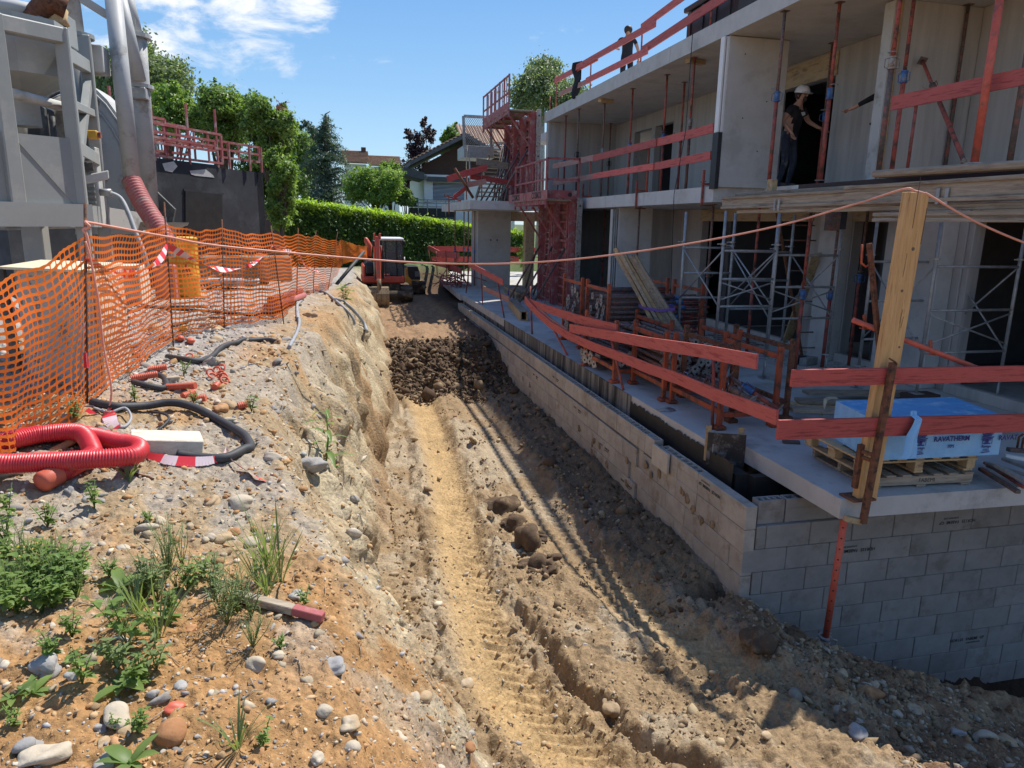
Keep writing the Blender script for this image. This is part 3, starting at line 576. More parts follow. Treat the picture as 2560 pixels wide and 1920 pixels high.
# ------------------------------------------------------------------ loose pebbles and clods strewn over the soil
def scatter(name, n, rr, th, keep, size, cols, sub, flat=(0.45, 0.85), seed=1, sink=0.25, label=None):
    g = np.random.default_rng(seed); r = np.exp(g.uniform(math.log(rr[0]), math.log(rr[1]), n)); a = np.radians(g.uniform(th[0], th[1], n))
    x = r*np.sin(a); y = r*np.cos(a); k = g.uniform(0, 1, n) < keep(x, y); x, y, r = x[k], y[k], r[k]; n = len(x)
    z = ground_h(x, y); s = size(g, r); x = x+face_shift(x, y, z)
    iv, jf = ICO[sub]; m = len(iv)
    P = iv[None]*np.ones((n, 1, 1))
    for q in range(3):
        w = g.normal(size=(n, 3))*(1.2+q*0.7); P = P*(1+0.30/(1+0.3*q)*np.sin((iv[None]*w[:, None]).sum(-1)+g.uniform(0, 6.28, (n, 1))))[..., None]
    ax = np.stack([s*g.uniform(0.8, 1.35, n), s*g.uniform(0.65, 1.0, n), s*g.uniform(flat[0], flat[1], n)], -1); P = P*ax[:, None]
    an = g.uniform(0, 6.28, n); ca, sa = np.cos(an)[:, None], np.sin(an)[:, None]
    Q = np.stack([P[..., 0]*ca-P[..., 1]*sa, P[..., 0]*sa+P[..., 1]*ca, P[..., 2]], -1)
    tl = g.normal(0, 0.35, (n, 1)); Q[..., 2] += Q[..., 0]*tl
    Q = Q+np.stack([x, y, z+ax[:, 2]*(0.5-sink)], -1)[:, None]
    F = (jf[None]+(np.arange(n)*m)[:, None, None]).reshape(-1, 3)
    ci = g.integers(0, len(cols), n); c = np.array(cols)[ci]*g.uniform(0.75, 1.2, (n, 1)); c = np.repeat(c, m, 0)
    o = mesh_np(name, Q.reshape(-1, 3), F, 'pebble', True, c); o['kind'] = 'stuff'
    return o
PEB = [(0.44, 0.36, 0.25), (0.38, 0.30, 0.20), (0.34, 0.31, 0.27), (0.42, 0.26, 0.13), (0.48, 0.42, 0.33), (0.27, 0.25, 0.23), (0.40, 0.22, 0.10), (0.36, 0.24, 0.13)]
REDP = [(0.44, 0.26, 0.12), (0.40, 0.22, 0.10), (0.50, 0.33, 0.18), (0.36, 0.20, 0.09), (0.55, 0.46, 0.34), (0.42, 0.27, 0.14), (0.38, 0.36, 0.34)]
CLO = [(0.15, 0.10, 0.06), (0.11, 0.07, 0.042), (0.22, 0.155, 0.09), (0.08, 0.052, 0.033)]
DRY = [(0.36, 0.26, 0.15), (0.30, 0.215, 0.125), (0.42, 0.32, 0.19), (0.25, 0.17, 0.10)]
def onbank(x, y): yy = np.clip(y, 0, 60); return 1-ss(0.0, 0.35, (x-crest_x(yy))/(foot_x(yy)-crest_x(yy)))
def redz(x, y): return ss(3.7, 2.8, y-0.5*np.clip(x, -1, 1.2))
scatter('pebbles', 4600, (2.0, 16), (-30, 12), lambda x, y: onbank(x, y)*(0.35+0.65*ss(0, 0.2, fbm(x*1.3, y*1.3, 3, 200)+0.1)), lambda g, r: np.exp(g.normal(-4.95, 0.60, len(r)))*np.clip(r/3.2, 0.8, 2.2), PEB, 1, seed=3, sink=0.42)
scatter('fine_gravel', 15000, (1.5, 9), (-34, 24), lambda x, y: (1-ss(0.6, 0.95, (x-crest_x(y))/(foot_x(y)-crest_x(y)))*0.7), lambda g, r: np.exp(g.normal(-5.35, 0.5, len(r)))*np.clip(r/2.6, 0.8, 2.2), REDP, 0, seed=4, sink=0.35)
scatter('gravel_patch', 7000, (5.0, 22), (-32, -8), lambda x, y: ss(-0.9, -1.5, x-0.08*(y-6))*ss(5, 6, y), lambda g, r: np.exp(g.normal(-4.55, 0.4, len(r)))*np.clip(r/7, 0.8, 2.0), [(0.34, 0.33, 0.32), (0.42, 0.40, 0.37), (0.26, 0.26, 0.26), (0.46, 0.43, 0.38)], 0, seed=5)
scatter('slope_gravel', 2600, (2.4, 18), (-14, 12), lambda x, y: ss(0.1, 0.3, (x-crest_x(y))/(foot_x(y)-crest_x(y)))*(1-ss(0.9, 1.05, (x-crest_x(y))/(foot_x(y)-crest_x(y)))), lambda g, r: np.exp(g.normal(-4.6, 0.5, len(r)))*np.clip(r/4, 0.8, 1.8), PEB+DRY, 0, seed=6)
scatter('soil_crumbs', 19000, (3.4, 18), (3, 46), lambda x, y: ss(0.85, 1.0, (x-foot_x(y)+0.25)/0.3)*np.where((x > 3.72) & (y > 5.75), 0, 1)*(0.15+0.85*ss(-0.05, 0.2, fbm(x*1.6, y*1.6, 3, 230)))*(1-0.85*np.exp(-np.abs((x-rut1_x(y))/0.27)**4)), lambda g, r: np.exp(g.normal(-5.0, 0.62, len(r)))*np.clip(r/5, 0.7, 1.9), DRY+DRY+CLO[2:3], 0, (0.6, 0.95), seed=7)
scatter('dark_clods', 11000, (13.5, 19), (3, 15.5), lambda x, y: ss(14.3, 15.7, y)*ss(18.9, 17.3, y)*(x > foot_x(y)-0.1)*(x < 3.65), lambda g, r: np.exp(g.normal(-3.85, 0.62, len(r))), CLO, 0, (0.7, 1.0), seed=8)
scatter('mound_stones', 8000, (3.8, 7.2), (32, 58), lambda x, y: ss(3.2, 3.8, x)*(y < 5.6)*1.0, lambda g, r: np.exp(g.normal(-4.65, 0.62, len(r))), [(0.34, 0.24, 0.14), (0.28, 0.19, 0.105), (0.40, 0.32, 0.22), (0.22, 0.14, 0.075), (0.18, 0.115, 0.065), (0.25, 0.165, 0.095), (0.34, 0.29, 0.22)], 0, (0.6, 0.95), seed=9)
scatter('wall_foot_clods', 6000, (6, 18), (11, 34), lambda x, y: ss(2.75, 3.3, x)*(x < 3.74)*ss(5.4, 5.8, y)*(y < 15.4), lambda g, r: np.exp(g.normal(-4.5, 0.65, len(r)))*np.clip(r/9, 0.8, 1.5), CLO+DRY[3:4], 0, (0.7, 1.0), seed=10)
# ------------------------------------------------------------------ unfinished concrete building
XF = 6.6; F1 = 3.13; S1 = 2.85; F2 = 5.95; S2 = 5.64; XB = 9.0
B = thing('unfinished_building', 'unfinished two storey grey concrete building shell with open slabs and bare walls', 'building', (10, 14, 0))
def wall(x0, x1, y0, y1, z0, z1, m='concrete', name='wall', c=0.008): return MB().box(x0, x1, y0, y1, z0, z1, c).build(name, m, B)
# slabs
def slab_poly(pts, z0, z1, name, m): return MB().prism([(x, y, z0) for x, y in pts], (0, 0, z1-z0)).build(name, m, B)
slab_poly([(3.99, 24.1), (4.03, 6.95), (4.36, 6.95), (4.36, 5.2), (16, 4.9), (16, 24.1)], -0.19, 0.0, 'ground_slab', 'slab_top')
slab_poly([(3.9, 24.105), (16, 24.105), (16, 36.0), (4.3, 36.0)], -0.20, 0.003, 'ground_slab', 'slab_top')
slab_poly([(XF, 12.1), (XF, 24.6), (16, 24.6), (16, 4.5), (XB-0.15, 4.5), (XB-0.15, 9.45), (7.6, 9.45), (7.6, 12.1)], S1, F1, 'floor_slab', 'concrete_light')
slab_poly([(4.15, 23.6), (6.597, 23.6), (6.597, 30.5), (4.15, 30.5)], S1, F1-0.004, 'floor_slab', 'concrete_light')
slab_poly([(XF, 23.6), (XF, 6.2), (16, 6.2), (16, 30), (8, 30), (8, 23.6)], S2, F2, 'roof_slab', 'concrete_light')
# joints of the slab edge, each pour seam a shallow strip
for y in (20.3, 17.2, 14.3): MB().box(XF-0.004, XF+0.01, y-0.006, y+0.006, S2+0.01, F2-0.01).build('pour_seam', 'concrete', B)
for y in (17.6, 15.2): MB().box(XF-0.004, XF+0.01, y-0.006, y+0.006, S1+0.01, F1-0.01).build('pour_seam', 'concrete', B)
# upper floor: back wall with door openings
def wall_open(y0, y1, z0, z1, opens, x=XB, t=0.2, m='concrete'):
    """wall along Y with openings (ya, yb, top); pieces butt end to end"""
    ys = y0
    for ya, yb, top in sorted(opens):
        if ya > ys: wall(x, x+t, ys, ya-0.001, z0, z1, m)
        wall(x, x+t, ya, yb, top, z1-0.001, m, 'lintel'); ys = yb+0.001
    if y1 > ys: wall(x, x+t, ys, y1, z0, z1, m)
def wy(q, x=XB): return PX(q, x).y
dA = (wy(z3(1240, 900)), wy(z3(1125, 900)), 5.23); dB = (wy(z3(1392, 860)), wy(z3(1268, 860)), 5.23)
dC = (wy(z4(480, 700)) , wy(z4(320, 600)), 5.25)
wall_open(9.75, 23.6, F1, S2, [dA, dB, (12.28, 14.1, 5.18)])
wall_open(5.0, 9.52, F1, S2, [(6.0, 8.15, 5.22)], 9.35)
wall(XF+0.05, XB-0.002, 23.3, 23.5, F1, S2, 'concrete', 'side_wall')
fin = wall(6.63, 7.80, 12.0, 12.18, F1-0.02, S2-0.01, 'concrete_light', 'fin_wall')
wall(7.97, 9.55, 9.53, 9.73, F1, S2, 'concrete', 'fin_wall')
# pale render strips standing off the fin ends, dark strip below
for dx in (0.0, 0.055): MB().box(6.55+dx, 6.585+dx, 12.03, 12.16, 4.05, S2-0.02, 0.004).build('edge_strip', 'white_paint', B)
MB().box(6.55, 6.628, 11.99, 12.19, F1-0.05, 4.045, 0.004).build('edge_strip', 'black_steel', B)
for dx, m_ in ((0.0, 'machine_pale'), (0.07, 'concrete'), (0.115, 'wood_yellow')): MB().box(7.80+dx, 7.835+dx, 9.50, 9.70, F1-0.02, S2-0.03, 0.004).build('edge_strip', m_, B)
# wooden lintel shutters over the openings
for (ya, yb, top) in ((12.28, 14.1, 5.18), ): MB().box(XB-0.03, XB-0.002, ya-0.05, yb+0.1, top, top+0.42, 0.004).build('lintel_shutter', 'beige_form', B)
MB().box(9.32, 9.349, 5.9, 8.2, 5.22, 5.6, 0.004).build('lintel_shutter', 'beige_form', B)
# rooms behind: inner walls and floors with the rooms' shade painted into their colour
wall(12.6, 12.8, 4.9, 30, 0.0, S1, 'concrete_shaded'); wall(12.6, 12.8, 4.9, 30, F1, S2, 'concrete_shaded')
for y in (10.6, 15.9, 20.4): wall(9.21, 12.6, y, y+0.18, 0.0, S1, 'concrete_shaded'); wall(9.56, 12.6, y+0.4, y+0.58, F1, S2, 'concrete_shaded')
wall(9.6, 12.6, 4.7, 4.88, 0, S1, 'concrete_shaded'); wall(9.6, 12.6, 4.7, 4.88, F1, S2, 'concrete_shaded')
for y in (9.2, 13.2, 18.2): MB().box(9.25, 12.58, y, y+2.2 if y < 13 else y+2.4, 0.004, 0.012).build('inner_floor', 'concrete_shaded', B)
# ground floor back wall, raised threshold, openings with beige form faces
wall_open(8.86, 22.2, 0.0, S1, [(10.16, 11.3, 2.55), (12.5, 16.95, 2.55), (19.0, 19.62, 2.55)])
wall_open(4.9, 8.855, 0.0, S1, [(5.2, 8.75, 2.55)], XB+0.02)
for (ya, yb) in ((10.17, 11.29), (12.51, 16.94), (5.2, 8.74)): wall(XB-0.12, XB-0.003, ya, yb, 0.0, 0.16, 'concrete', 'threshold')
for (ya, yb) in ((12.45, 17.0), (10.1, 11.36), (5.2, 8.8)): MB().box(XB-0.035, XB-0.003, ya, yb, 2.55, S1-0.02, 0.004).build('lintel_shutter', 'beige_form', B)
wall(6.80, 7.72, 17.15, 17.35, 0, S1, 'concrete_light', 'fin_wall'); wall(7.73, XB-0.002, 18.6, 18.8, 0, S1, 'concrete', 'fin_wall')
for dx in (0.0, 0.05, 0.10): MB().box(6.64+dx, 6.665+dx, 17.16, 17.32, 0.3, S1-0.05, 0.003).build('edge_strip', 'machine_pale', B)
wall(XF+0.1, XB-0.002, 22.2, 22.4, 0, S1, 'concrete', 'side_wall')
wall(8.75, XB-0.003, 11.32, 11.9, 0, S1-0.002, 'concrete_light', 'pier'); wall(8.72, XB-0.003, 9.0, 10.14, 0, S1-0.002, 'concrete_light', 'pier')
# pavilion at the far end
wall(5.05, 6.33, 27.0, 27.2, 0, S1, 'concrete_light', 'pavilion_wall'); wall(5.05, 5.25, 27.205, 28.4, 0, S1, 'concrete', 'pavilion_wall')
wall(6.9, 7.25, 26.9, 27.3, 0, S1, 'beige_form', 'column'); wall(7.9, 8.3, 26.4, 26.8, 0, S1, 'concrete', 'column'); wall(6.335, 9.0, 27.0, 27.18, 2.5, S1, 'beige_form', 'lintel')
for x in (5.55, 5.80): MB().disc((x, 26.998, 1.78), (0, 1, 0), 0.03, 0.012, 12).build('tie_hole', 'ink', B)
for (x, z) in ((7.0, 4.3), (7.45, 4.6), (6.95, 5.35), (7.35, 3.75)): MB().disc((x, 11.999, z), (0, 1, 0), 0.012, 0.006, 10).build('tie_hole', 'ink', B)
for (y, z) in ((15.6, 5.1), (15.7, 4.3), (18.9, 4.9), (21.5, 4.5), (10.6, 5.0), (11.2, 4.2), (10.9, 3.6)): MB().disc((XB-0.001, y, z), (1, 0, 0), 0.022, 0.008, 10).build('tie_hole', 'ink', B)
# basement upstand with its black coating
MB().box(4.005, 4.2, 9.3, 24.1, -1.6, -0.002, 0.0).build('basement_wall', 'bitumen_streaks', B)
MB().box(4.045, 4.2, 6.45, 9.298, -2.6, -0.192, 0.0).build('basement_wall', 'bitumen', B)
def ragged():
    mb = MB(); n = 60; pts = []
    for i in range(n+1):
        y = 6.46+(9.30-6.46)*i/n; zt = -0.055-0.05*abs(math.sin(i*1.7))*random.random()-0.02*random.random(); pts.append((y, zt))
    for (a, za), (b, zb) in zip(pts, pts[1:]): mb.quad((4.012, a, -0.60), (4.012, a, za), (4.012, b, zb), (4.012, b, -0.60))
    mb.quad((4.012, 6.46, -0.60), (4.012, 9.3, -0.60), (4.05, 9.3, -0.60), (4.05, 6.46, -0.60))
    return mb.build('bitumen_coat', 'bitumen', B)
ragged()
mb = MB()
for i in range(26):
    y = 6.6+i*0.108+random.uniform(-.03, .03); w = random.uniform(.012, .03); zt = -0.50+random.uniform(-.015, .02)
    mb.quad((4.007, y-w, zt-w*1.2), (4.007, y-w*.2, zt+w), (4.007, y+w, zt-w*0.6), (4.007, y+w*.3, zt-w*1.6))
mb.build('foam_bits', 'box_grey', B).__setitem__('kind', 'stuff')
MB().box(4.2, 9.5, 6.35, 6.45, -2.6, -0.195).build('basement_wall', 'bitumen', B)
# soil face seen below the far slab is ground; slab edge drips there
# ------------------------------------------------------------------ hollow concrete block walls
def block_mesh(hollow, L=0.494, T=0.125, Hh=0.245, axis='y'):
    mb = MB(); c = 0.006
    if not hollow: mb.box(0, T, 0, L, 0, Hh, c)
    else:
        mb.box(0, T, 0, L, 0, Hh-0.10, 0.0); w = 0.022; zt = Hh
        mb.box(0, w, 0, L, Hh-0.0999, zt, 0.003); mb.box(T-w, T, 0, L, Hh-0.0999, zt, 0.003); n = 4
        for k in range(n+1):
            y = k*(L-w)/n; mb.box(w, T-w, y, y+w, Hh-0.0999, zt-0.002, 0.0)
    if axis == 'x': mb.v = [(y, x, z) for (x, y, z) in mb.v]; mb.f = [f[::-1] for f in mb.f]
    return mb
def place_blocks(W, items, axis, mname='block'):
    cache = {}
    for it in items:
        (x, y, z, L, hol) = it[:5]; mm = it[5] if len(it) > 5 else mname
        key = (round(L, 3), hol, mm)
        if key not in cache:
            o = block_mesh(hol, L-0.006, axis=axis).build('block', mm, None); o.parent = W; cache[key] = o
        else: o = cache[key].copy(); COL.objects.link(o)
        d = random.uniform(-.0025, .0025); o.location = (x+(d if axis == 'y' else 0)-W.location.x, y+(0 if axis == 'y' else d)-W.location.y, z-W.location.z)
        o.rotation_euler = (0, 0, random.uniform(-.004, .004))
WX, WY, WZ = 3.787, 5.791, -0.74
zrow0 = lambda r: WZ+0.25-0.25*r-0.03
LW = thing('block_wall', 'long low wall of hollow concrete blocks running along the trench', 'wall', (WX, 15, -1.5))
items = []
def zrow(r): return WZ+0.25-0.25*r     # row 0 is the top course
# near stretch in stacked bond, solid tops first
for j in range(0, 4): items.append((WX, WY+0.5*j+0.003, zrow0(0), 0.5, j >= 2))
for r in range(1, 5):
    off = 0 if r in (1,) else (0.25 if r % 2 == 0 else 0.0)
    if off: items.append((WX, WY+0.003, zrow0(r), 0.25, False))
    for j in range(0, 5 if r > 1 else 5):
        y = WY+off+0.5*j
        items.append((WX, y+0.003, zrow0(r), 0.5, False))
ystep = WY+2.12
for r in range(0, 5):
    off = 0.25*(r % 2)
    for j in range(0, 31):
        y = ystep+0.28-0.0+off+0.5*j
        if r > 0 and y < WY+(2.5 if r in (1, 3) else 2.75)-0.01: continue
        if y > 23.4: continue
        if r > 2 and y > 17.5: continue
        items.append((WX-0.02, y+0.003, zrow0(r)+(0.035 if r == 0 else 0.0), 0.5, r == 0))
items.append((WX-0.02, ystep+0.003, zrow0(0)+0.035, 0.28, True))
place_blocks(LW, items, 'y')
MB().box(WX-0.055, WX-0.022, WY+1.66, WY+2.10, zrow0(0)-0.01, zrow0(0)+0.25, 0.004).build('split_block', 'block_pale', LW)
MB().box(WX+0.02, WX+0.105, WY+0.03, 23.3, -2.2, zrow0(0)-0.002).build('mortar_core', 'block', LW)
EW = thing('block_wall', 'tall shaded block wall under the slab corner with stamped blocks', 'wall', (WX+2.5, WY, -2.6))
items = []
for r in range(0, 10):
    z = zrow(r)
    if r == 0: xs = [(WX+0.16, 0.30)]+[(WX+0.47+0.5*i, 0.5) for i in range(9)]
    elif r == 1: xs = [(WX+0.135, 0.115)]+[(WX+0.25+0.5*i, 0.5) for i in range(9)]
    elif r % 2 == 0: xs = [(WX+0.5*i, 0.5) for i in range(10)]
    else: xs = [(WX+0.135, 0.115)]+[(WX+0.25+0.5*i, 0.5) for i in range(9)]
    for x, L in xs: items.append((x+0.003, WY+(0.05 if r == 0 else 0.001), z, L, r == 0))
place_blocks(EW, items, 'x', 'block_shaded')
MB().box(WX+0.15, WX+5.2, WY+0.03, WY+0.11, -3.3, zrow(1)+0.2).build('mortar_core', 'block', EW)
# maker's stamps, upside down or upright as the blocks were laid
def stamp(wallthing, o, ax, ay, s=0.05):
    ax = V3(ax); ay = V3(ay); o = V3(o)
    lettering('HDR125', s, o-ax*0.16, ax, ay, 'ink', wallthing, thick=0.0006, bold=0.0006); lettering('FABEMI  GP', s, o+ax*0.09, ax, ay, 'ink', wallthing, thick=0.0006, bold=0.0006)
    lettering('21/02/2024 23:05', s*0.55, o+ax*0.07-ay*s*0.95, ax, ay, 'ink', wallthing, thick=0.0006)
yy0 = WY-0.003
def on_end(x, z, up): stamp(EW, (x, yy0, z), (1, 0, 0) if up else (-1, 0, 0), (0, 0, 1) if up else (0, 0, -1))
q = PY(y5(1820, 885), WY); on_end(q.x, q.z, False); q = PY(y5(1235, 1050), WY); on_end(q.x, q.z, False); q = PY(y5(1890, 1560), WY); on_end(q.x, q.z, True)
for (j, r, up) in ((1.5, 0, False),): stamp(LW, (WX-0.004, WY+0.5*j, zrow(r)+0.12), (0, 1, 0) if not up else (0, -1, 0), (0, 0, -1) if not up else (0, 0, 1))
for (y, r) in ((9.6, 2), (10.9, 1), (12.2, 0), (13.6, 1), (8.7, 3)): stamp(LW, (WX-0.0245, y, zrow(r)+0.12), (0, -1, 0), (0, 0, 1), 0.035)
# mud splashed on the long wall
def mud(y, z, h, w, seed):
    mb = MB(); g = np.random.default_rng(seed)
    for k in range(16): mb.rock((WX-0.006 if y < 7.8 else WX-0.024, y+g.normal(0, w*.4), z+g.normal(0, h*.4)), abs(g.normal(0.016, 0.009))+0.005, int(seed*31+k), 1, 1.0, 0.4)
    for i in range(len(mb.v)): x, yy_, zz = mb.v[i]; x0 = (WX-0.004 if y < 7.8 else WX-0.024); mb.v[i] = (x0+(x-x0)*0.18, yy_, zz)
    return mb
mb = MB()
for k, (qx, qy, r_) in enumerate(((800, 990, .05), (870, 1080, .05), (960, 1240, .07), (1060, 1370, .05), (1225, 1450, .035), (320, 620, .05), (390, 760, .035), (490, 740, .03), (60, 560, .03))):
    p = PX((1560+qx*.18083, 1050+qy*.18083), WX); m1 = mud(p.y, p.z, r_, r_, 40+k); n = len(mb.v); mb.v += m1.v; mb.f += [tuple(i+n for i in f) for f in m1.f]; mb.sm += m1.sm; mb.mi += m1.mi
for k in range(16):
    y = random.uniform(8.2, 17); m1 = mud(y, -1.15+random.uniform(-.1, .25), .05, .06, 80+k); n = len(mb.v); mb.v += m1.v; mb.f += [tuple(i+n for i in f) for f in m1.f]; mb.sm += m1.sm; mb.mi += m1.mi
mb.build('mud_splash', 'bucket_mud', LW)['kind'] = 'stuff'

# black-faced formwork offcut closing the step in the slab edge
t = thing('formwork_offcut', 'black faced plywood offcut standing on the slab step above the block wall', 'formwork panel', (4.2, 6.95, -0.1))
a = PY(y5(560, 395), 6.95); 
MB().obox((4.17, 6.90, -0.06), (0.90, -0.42, 0), (0.42, 0.90, 0), (0, 0, 1), 0.21, 0.010, 0.19, 0.003).build('plywood_face', 'plywood_dark', t)
MB().obox((4.19, 6.94, -0.06), (0.90, -0.42, 0), (0.42, 0.90, 0), (0, 0, 1), 0.205, 0.012, 0.185, 0.003).build('plywood_back', 'beige_form', t)
for s_ in (-0.19, 0.17): MB().obox((4.20+0.90*s_, 6.985-0.42*s_, -0.02), (0.9, -0.42, 0), (0.42, 0.9, 0), (0, 0, 1), 0.03, 0.025, 0.21, 0.003).build('batten', 'wood_yellow', t)
# REFRAME: sight line frames of the survey picture
z1 = frame(0, 0, 800); z2 = frame(640, 200, 800); z3 = frame(1180, 0, 800); z4 = frame(1760, 0, 800); z5 = frame(0, 520, 800); z6 = frame(1060, 480, 800); z7 = frame(1760, 480, 800); y1 = frame(0, 1000, 800); y2 = frame(0, 1320, 800); y3 = frame(800, 800, 800); y4 = frame(800, 1320, 800); y5 = frame(1600, 920, 960); y7 = frame(840, 560, 400)
# ------------------------------------------------------------------ props, rails, racks and stores on the slabs
zA = frame(1320, 680, 400); zB = frame(1660, 860, 400); zE = frame(2160, 420, 400)
zC = lambda x, y: (1180+x*300/1659, 240+y*300/1659); zD = lambda x, y: (1060+x*300/1659, 420+y*300/1659); zF = lambda x, y: (2260+x*300/2212, 1080+y*300/2212)
def sweep(mb, pts, w, h, up=(0, 0, 1)):
    """rectangular profile swept along a bent line: h along up, w across"""
    pts = [V3(p) for p in pts]; up = V3(up); n = len(mb.v); m = len(pts)
    for i, p in enumerate(pts):
        d = (pts[min(i+1, m-1)]-pts[max(i-1, 0)]).normalized(); s = d.cross(up).normalized(); u = s.cross(d)
        for a, b in ((-1, -1), (1, -1), (1, 1), (-1, 1)): mb.v.append(tuple(p+s*(a*w/2)+u*(b*h/2)))
    for i in range(m-1):
        for k in range(4):
            k2 = (k+1) % 4; a = n+i*4; mb.face((a+k, a+4+k, a+4+k2, a+k2))
    mb.face((n, n+1, n+2, n+3)); e = n+(m-1)*4; mb.face((e+3, e+2, e+1, e)); return mb
def lerp(a, b, t): return V3(a)*(1-t)+V3(b)*t
def crest_pts(a, b, sag, n=16):
    return [lerp(a, b, i/n)-Vector((0, 0, 1))*(4*sag*(i/n)*(1-i/n)) for i in range(n+1)]
def prop(p0, p1, frac, label, low='red_steel', high='red_steel', collar='blue_steel', group=None, holes=False, r=0.030, cap=True, rot=0.0):
    p0 = V3(p0); p1 = V3(p1); t = thing('steel_prop', label, 'prop', tuple(p0), group); d = (p1-p0); L = d.length; d.normalize()
    pj = p0+d*(L*frac)
    MB().tube([p0+d*0.012, pj], r, 12).build('outer_tube', low, t); MB().tube([pj-d*0.01, p1-d*0.008], r*0.80, 12).build('inner_tube', high, t)
    mb = MB().tube([pj-d*0.075, pj+d*0.075], r*1.32, 12).tube([pj-d*0.075, pj-d*0.055], r*1.55, 12).tube([pj+d*0.06, pj+d*0.08], r*1.5, 12); cl = mb.build('collar', collar, t)
    s = d.cross(Vector((math.cos(rot), math.sin(rot), 0.02))).normalized(); mb = MB()
    for k in (-1, 1): mb.tube([pj+d*0.06+s*(k*r*1.2), pj+d*0.045+s*(k*r*2.7), pj-d*0.055+s*(k*r*2.7), pj-d*0.065+s*(k*r*1.2)], r*0.22, 6)
    mb.build('nut_handle', collar if collar != 'blue_steel' else 'blue_steel', cl)
    ph = pj+d*0.12; s2 = d.cross(s).normalized()
    MB().tube([ph-s*0.05, ph+s*0.05, ph+s*0.085+s2*0.03, ph+s*0.07+s2*0.09, ph+s*0.0+s2*0.10], 0.006, 6).build('pin', 'galv', t)
    bx = Vector((1, 0, 0)); by = d.cross(bx).normalized(); bx = by.cross(d).normalized()
    MB().obox(p0+d*0.006, bx, by, d, 0.06, 0.06, 0.006, 0.002).build('base_plate', 'grey_plate', t)
    if cap: MB().obox(p1-d*0.006, bx, by, d, 0.055, 0.055, 0.006, 0.002).build('head_plate', 'worn_steel', t)
    if holes:
        mb = MB(); n = int(L*(1-frac)/0.115) if not isinstance(holes, str) else int(L*0.80/0.115); st = pj+d*0.17 if not isinstance(holes, str) else p0+d*0.1
        v = Vector((-p0.x, -p0.y, 0)).normalized(); v = (v-d*v.dot(d)).normalized(); rr = r*0.80 if not isinstance(holes, str) else r
        for k in range(n):
            c = st+d*(0.115*k)
            if (c-p0).length < L-0.05: mb.disc(c+v*(rr-0.001), v, 0.0085, 0.006, 8)
        if mb.v: mb.build('pin_holes', 'ink', t)['kind'] = 'stuff'
    return t
def prop_at(q, z0, z1, frac, label, low, high, collar='blue_steel', group=None, holes=False, X=None, Y=None, lean=(0, 0), r=0.030, rot=None):
    p = PX(q, X) if X else (PY(q, Y) if Y else PZ(q, z1))
    return prop((p.x+lean[0], p.y+lean[1], z0), (p.x, p.y, z1), frac, label, low, high, collar, group, holes, r, True, rot if rot is not None else random.uniform(0, 3))
GU = 'props holding up the roof slab'
zt = S2
UP = [(z3(650, 800), .45, 'bright red steel prop at the far end of the balcony beside a darker one', 'red_steel', 'red_steel', 'blue_steel', None),
      (z3(740, 752), .5, 'slim grey steel prop third from the far balcony end', 'worn_steel', 'worn_steel', 'black_steel', None),
      (z3(918, 712), .5, 'grey steel prop under a wooden block on the balcony', 'worn_steel', 'worn_steel', 'galv', None),
      (z3(1112, 612), .47, 'tall red steel prop left of the first balcony doorway', 'red_steel', 'red_steel', 'blue_steel', None),
      (z3(960, 852), .5, 'dark brown steel prop against the balcony back wall', 'worn_steel', 'worn_steel', 'black_steel', None),
      (z3(1350, 515), .48, 'red steel prop in front of the second balcony doorway', 'red_steel', 'red_steel', 'blue_steel', None),
      (z3(1470, 567), .5, 'dull red steel prop right of the second balcony doorway', 'red_steel', 'red_steel', 'worn_steel', None),
      (z3(1540, 395), .52, 'half red half grey prop under a wooden block by the fin wall', 'worn_steel', 'red_steel', 'grey_plate', None),
      (z3(628, 862), .5, 'dark red steel prop at the far balcony side wall', 'red_steel', 'worn_steel', 'blue_steel', None),
      (z4(560, 75), .51, 'red and white worn steel prop in front of the pale fin wall', 'red_steel', 'worn_steel', 'blue_steel', None),
      (z4(890, 295), .5, 'dark red steel prop inside the doorway beside the helmeted worker', 'red_steel', 'worn_steel', 'blue_steel', None),
      (z4(1830, 30), .52, 'dark holed steel prop against the right upper wall', 'worn_steel', 'worn_steel', 'blue_steel', None)]
for k, (q, fr, lab, lo, hi, co, _) in enumerate(UP): prop_at(q, F1, zt, fr, lab, lo, hi, co, GU, True)
prop_at(z4(880, 560), F1, zt, .5, 'tall holed red prop between the worker and the pointing arm', 'red_steel', 'red_steel', 'blue_steel', GU, True, X=7.2, r=.032)
prop_at(z4(1300, 440), F1, zt, .55, 'worn red prop with a bare steel collar beside the pale corner strips', 'worn_steel', 'red_steel', 'grey_plate', GU, True, X=7.0, r=.034)
prop_at(z4(1385, 510), F1, zt, .52, 'red prop with a blue collar just right of the bare collared prop', 'red_steel', 'red_steel', 'blue_steel', GU, True, X=7.5, r=.032)
prop_at(z4(2005, 250), F1, zt, .70, 'thick bright red prop with a large blue collar at upper right', 'bright_red_steel', 'bright_red_steel', 'blue_steel', GU, False, X=6.75, r=.042)
prop_at(z4(2165, 800), F1, zt, .62, 'pale worn prop at the right edge of the upper floor', 'worn_steel', 'red_steel', 'galv', GU, False, X=7.2, r=.034)
# short wooden blocks above prop heads
for k, (q, rot) in enumerate(((z3(925, 697), .3), (z3(1545, 425), .2))):
    p = PZ(q, S2-0.04); MB().obox((p.x, p.y, S2-0.045), (math.cos(rot), math.sin(rot), 0), (-math.sin(rot), math.cos(rot), 0), (0, 0, 1), .20, .07, .043, .004).build('timber_block', 'wood_yellow', None, ('short wooden block above the grey balcony prop', 'short wooden block above the prop by the fin wall')[k], 'timber block')
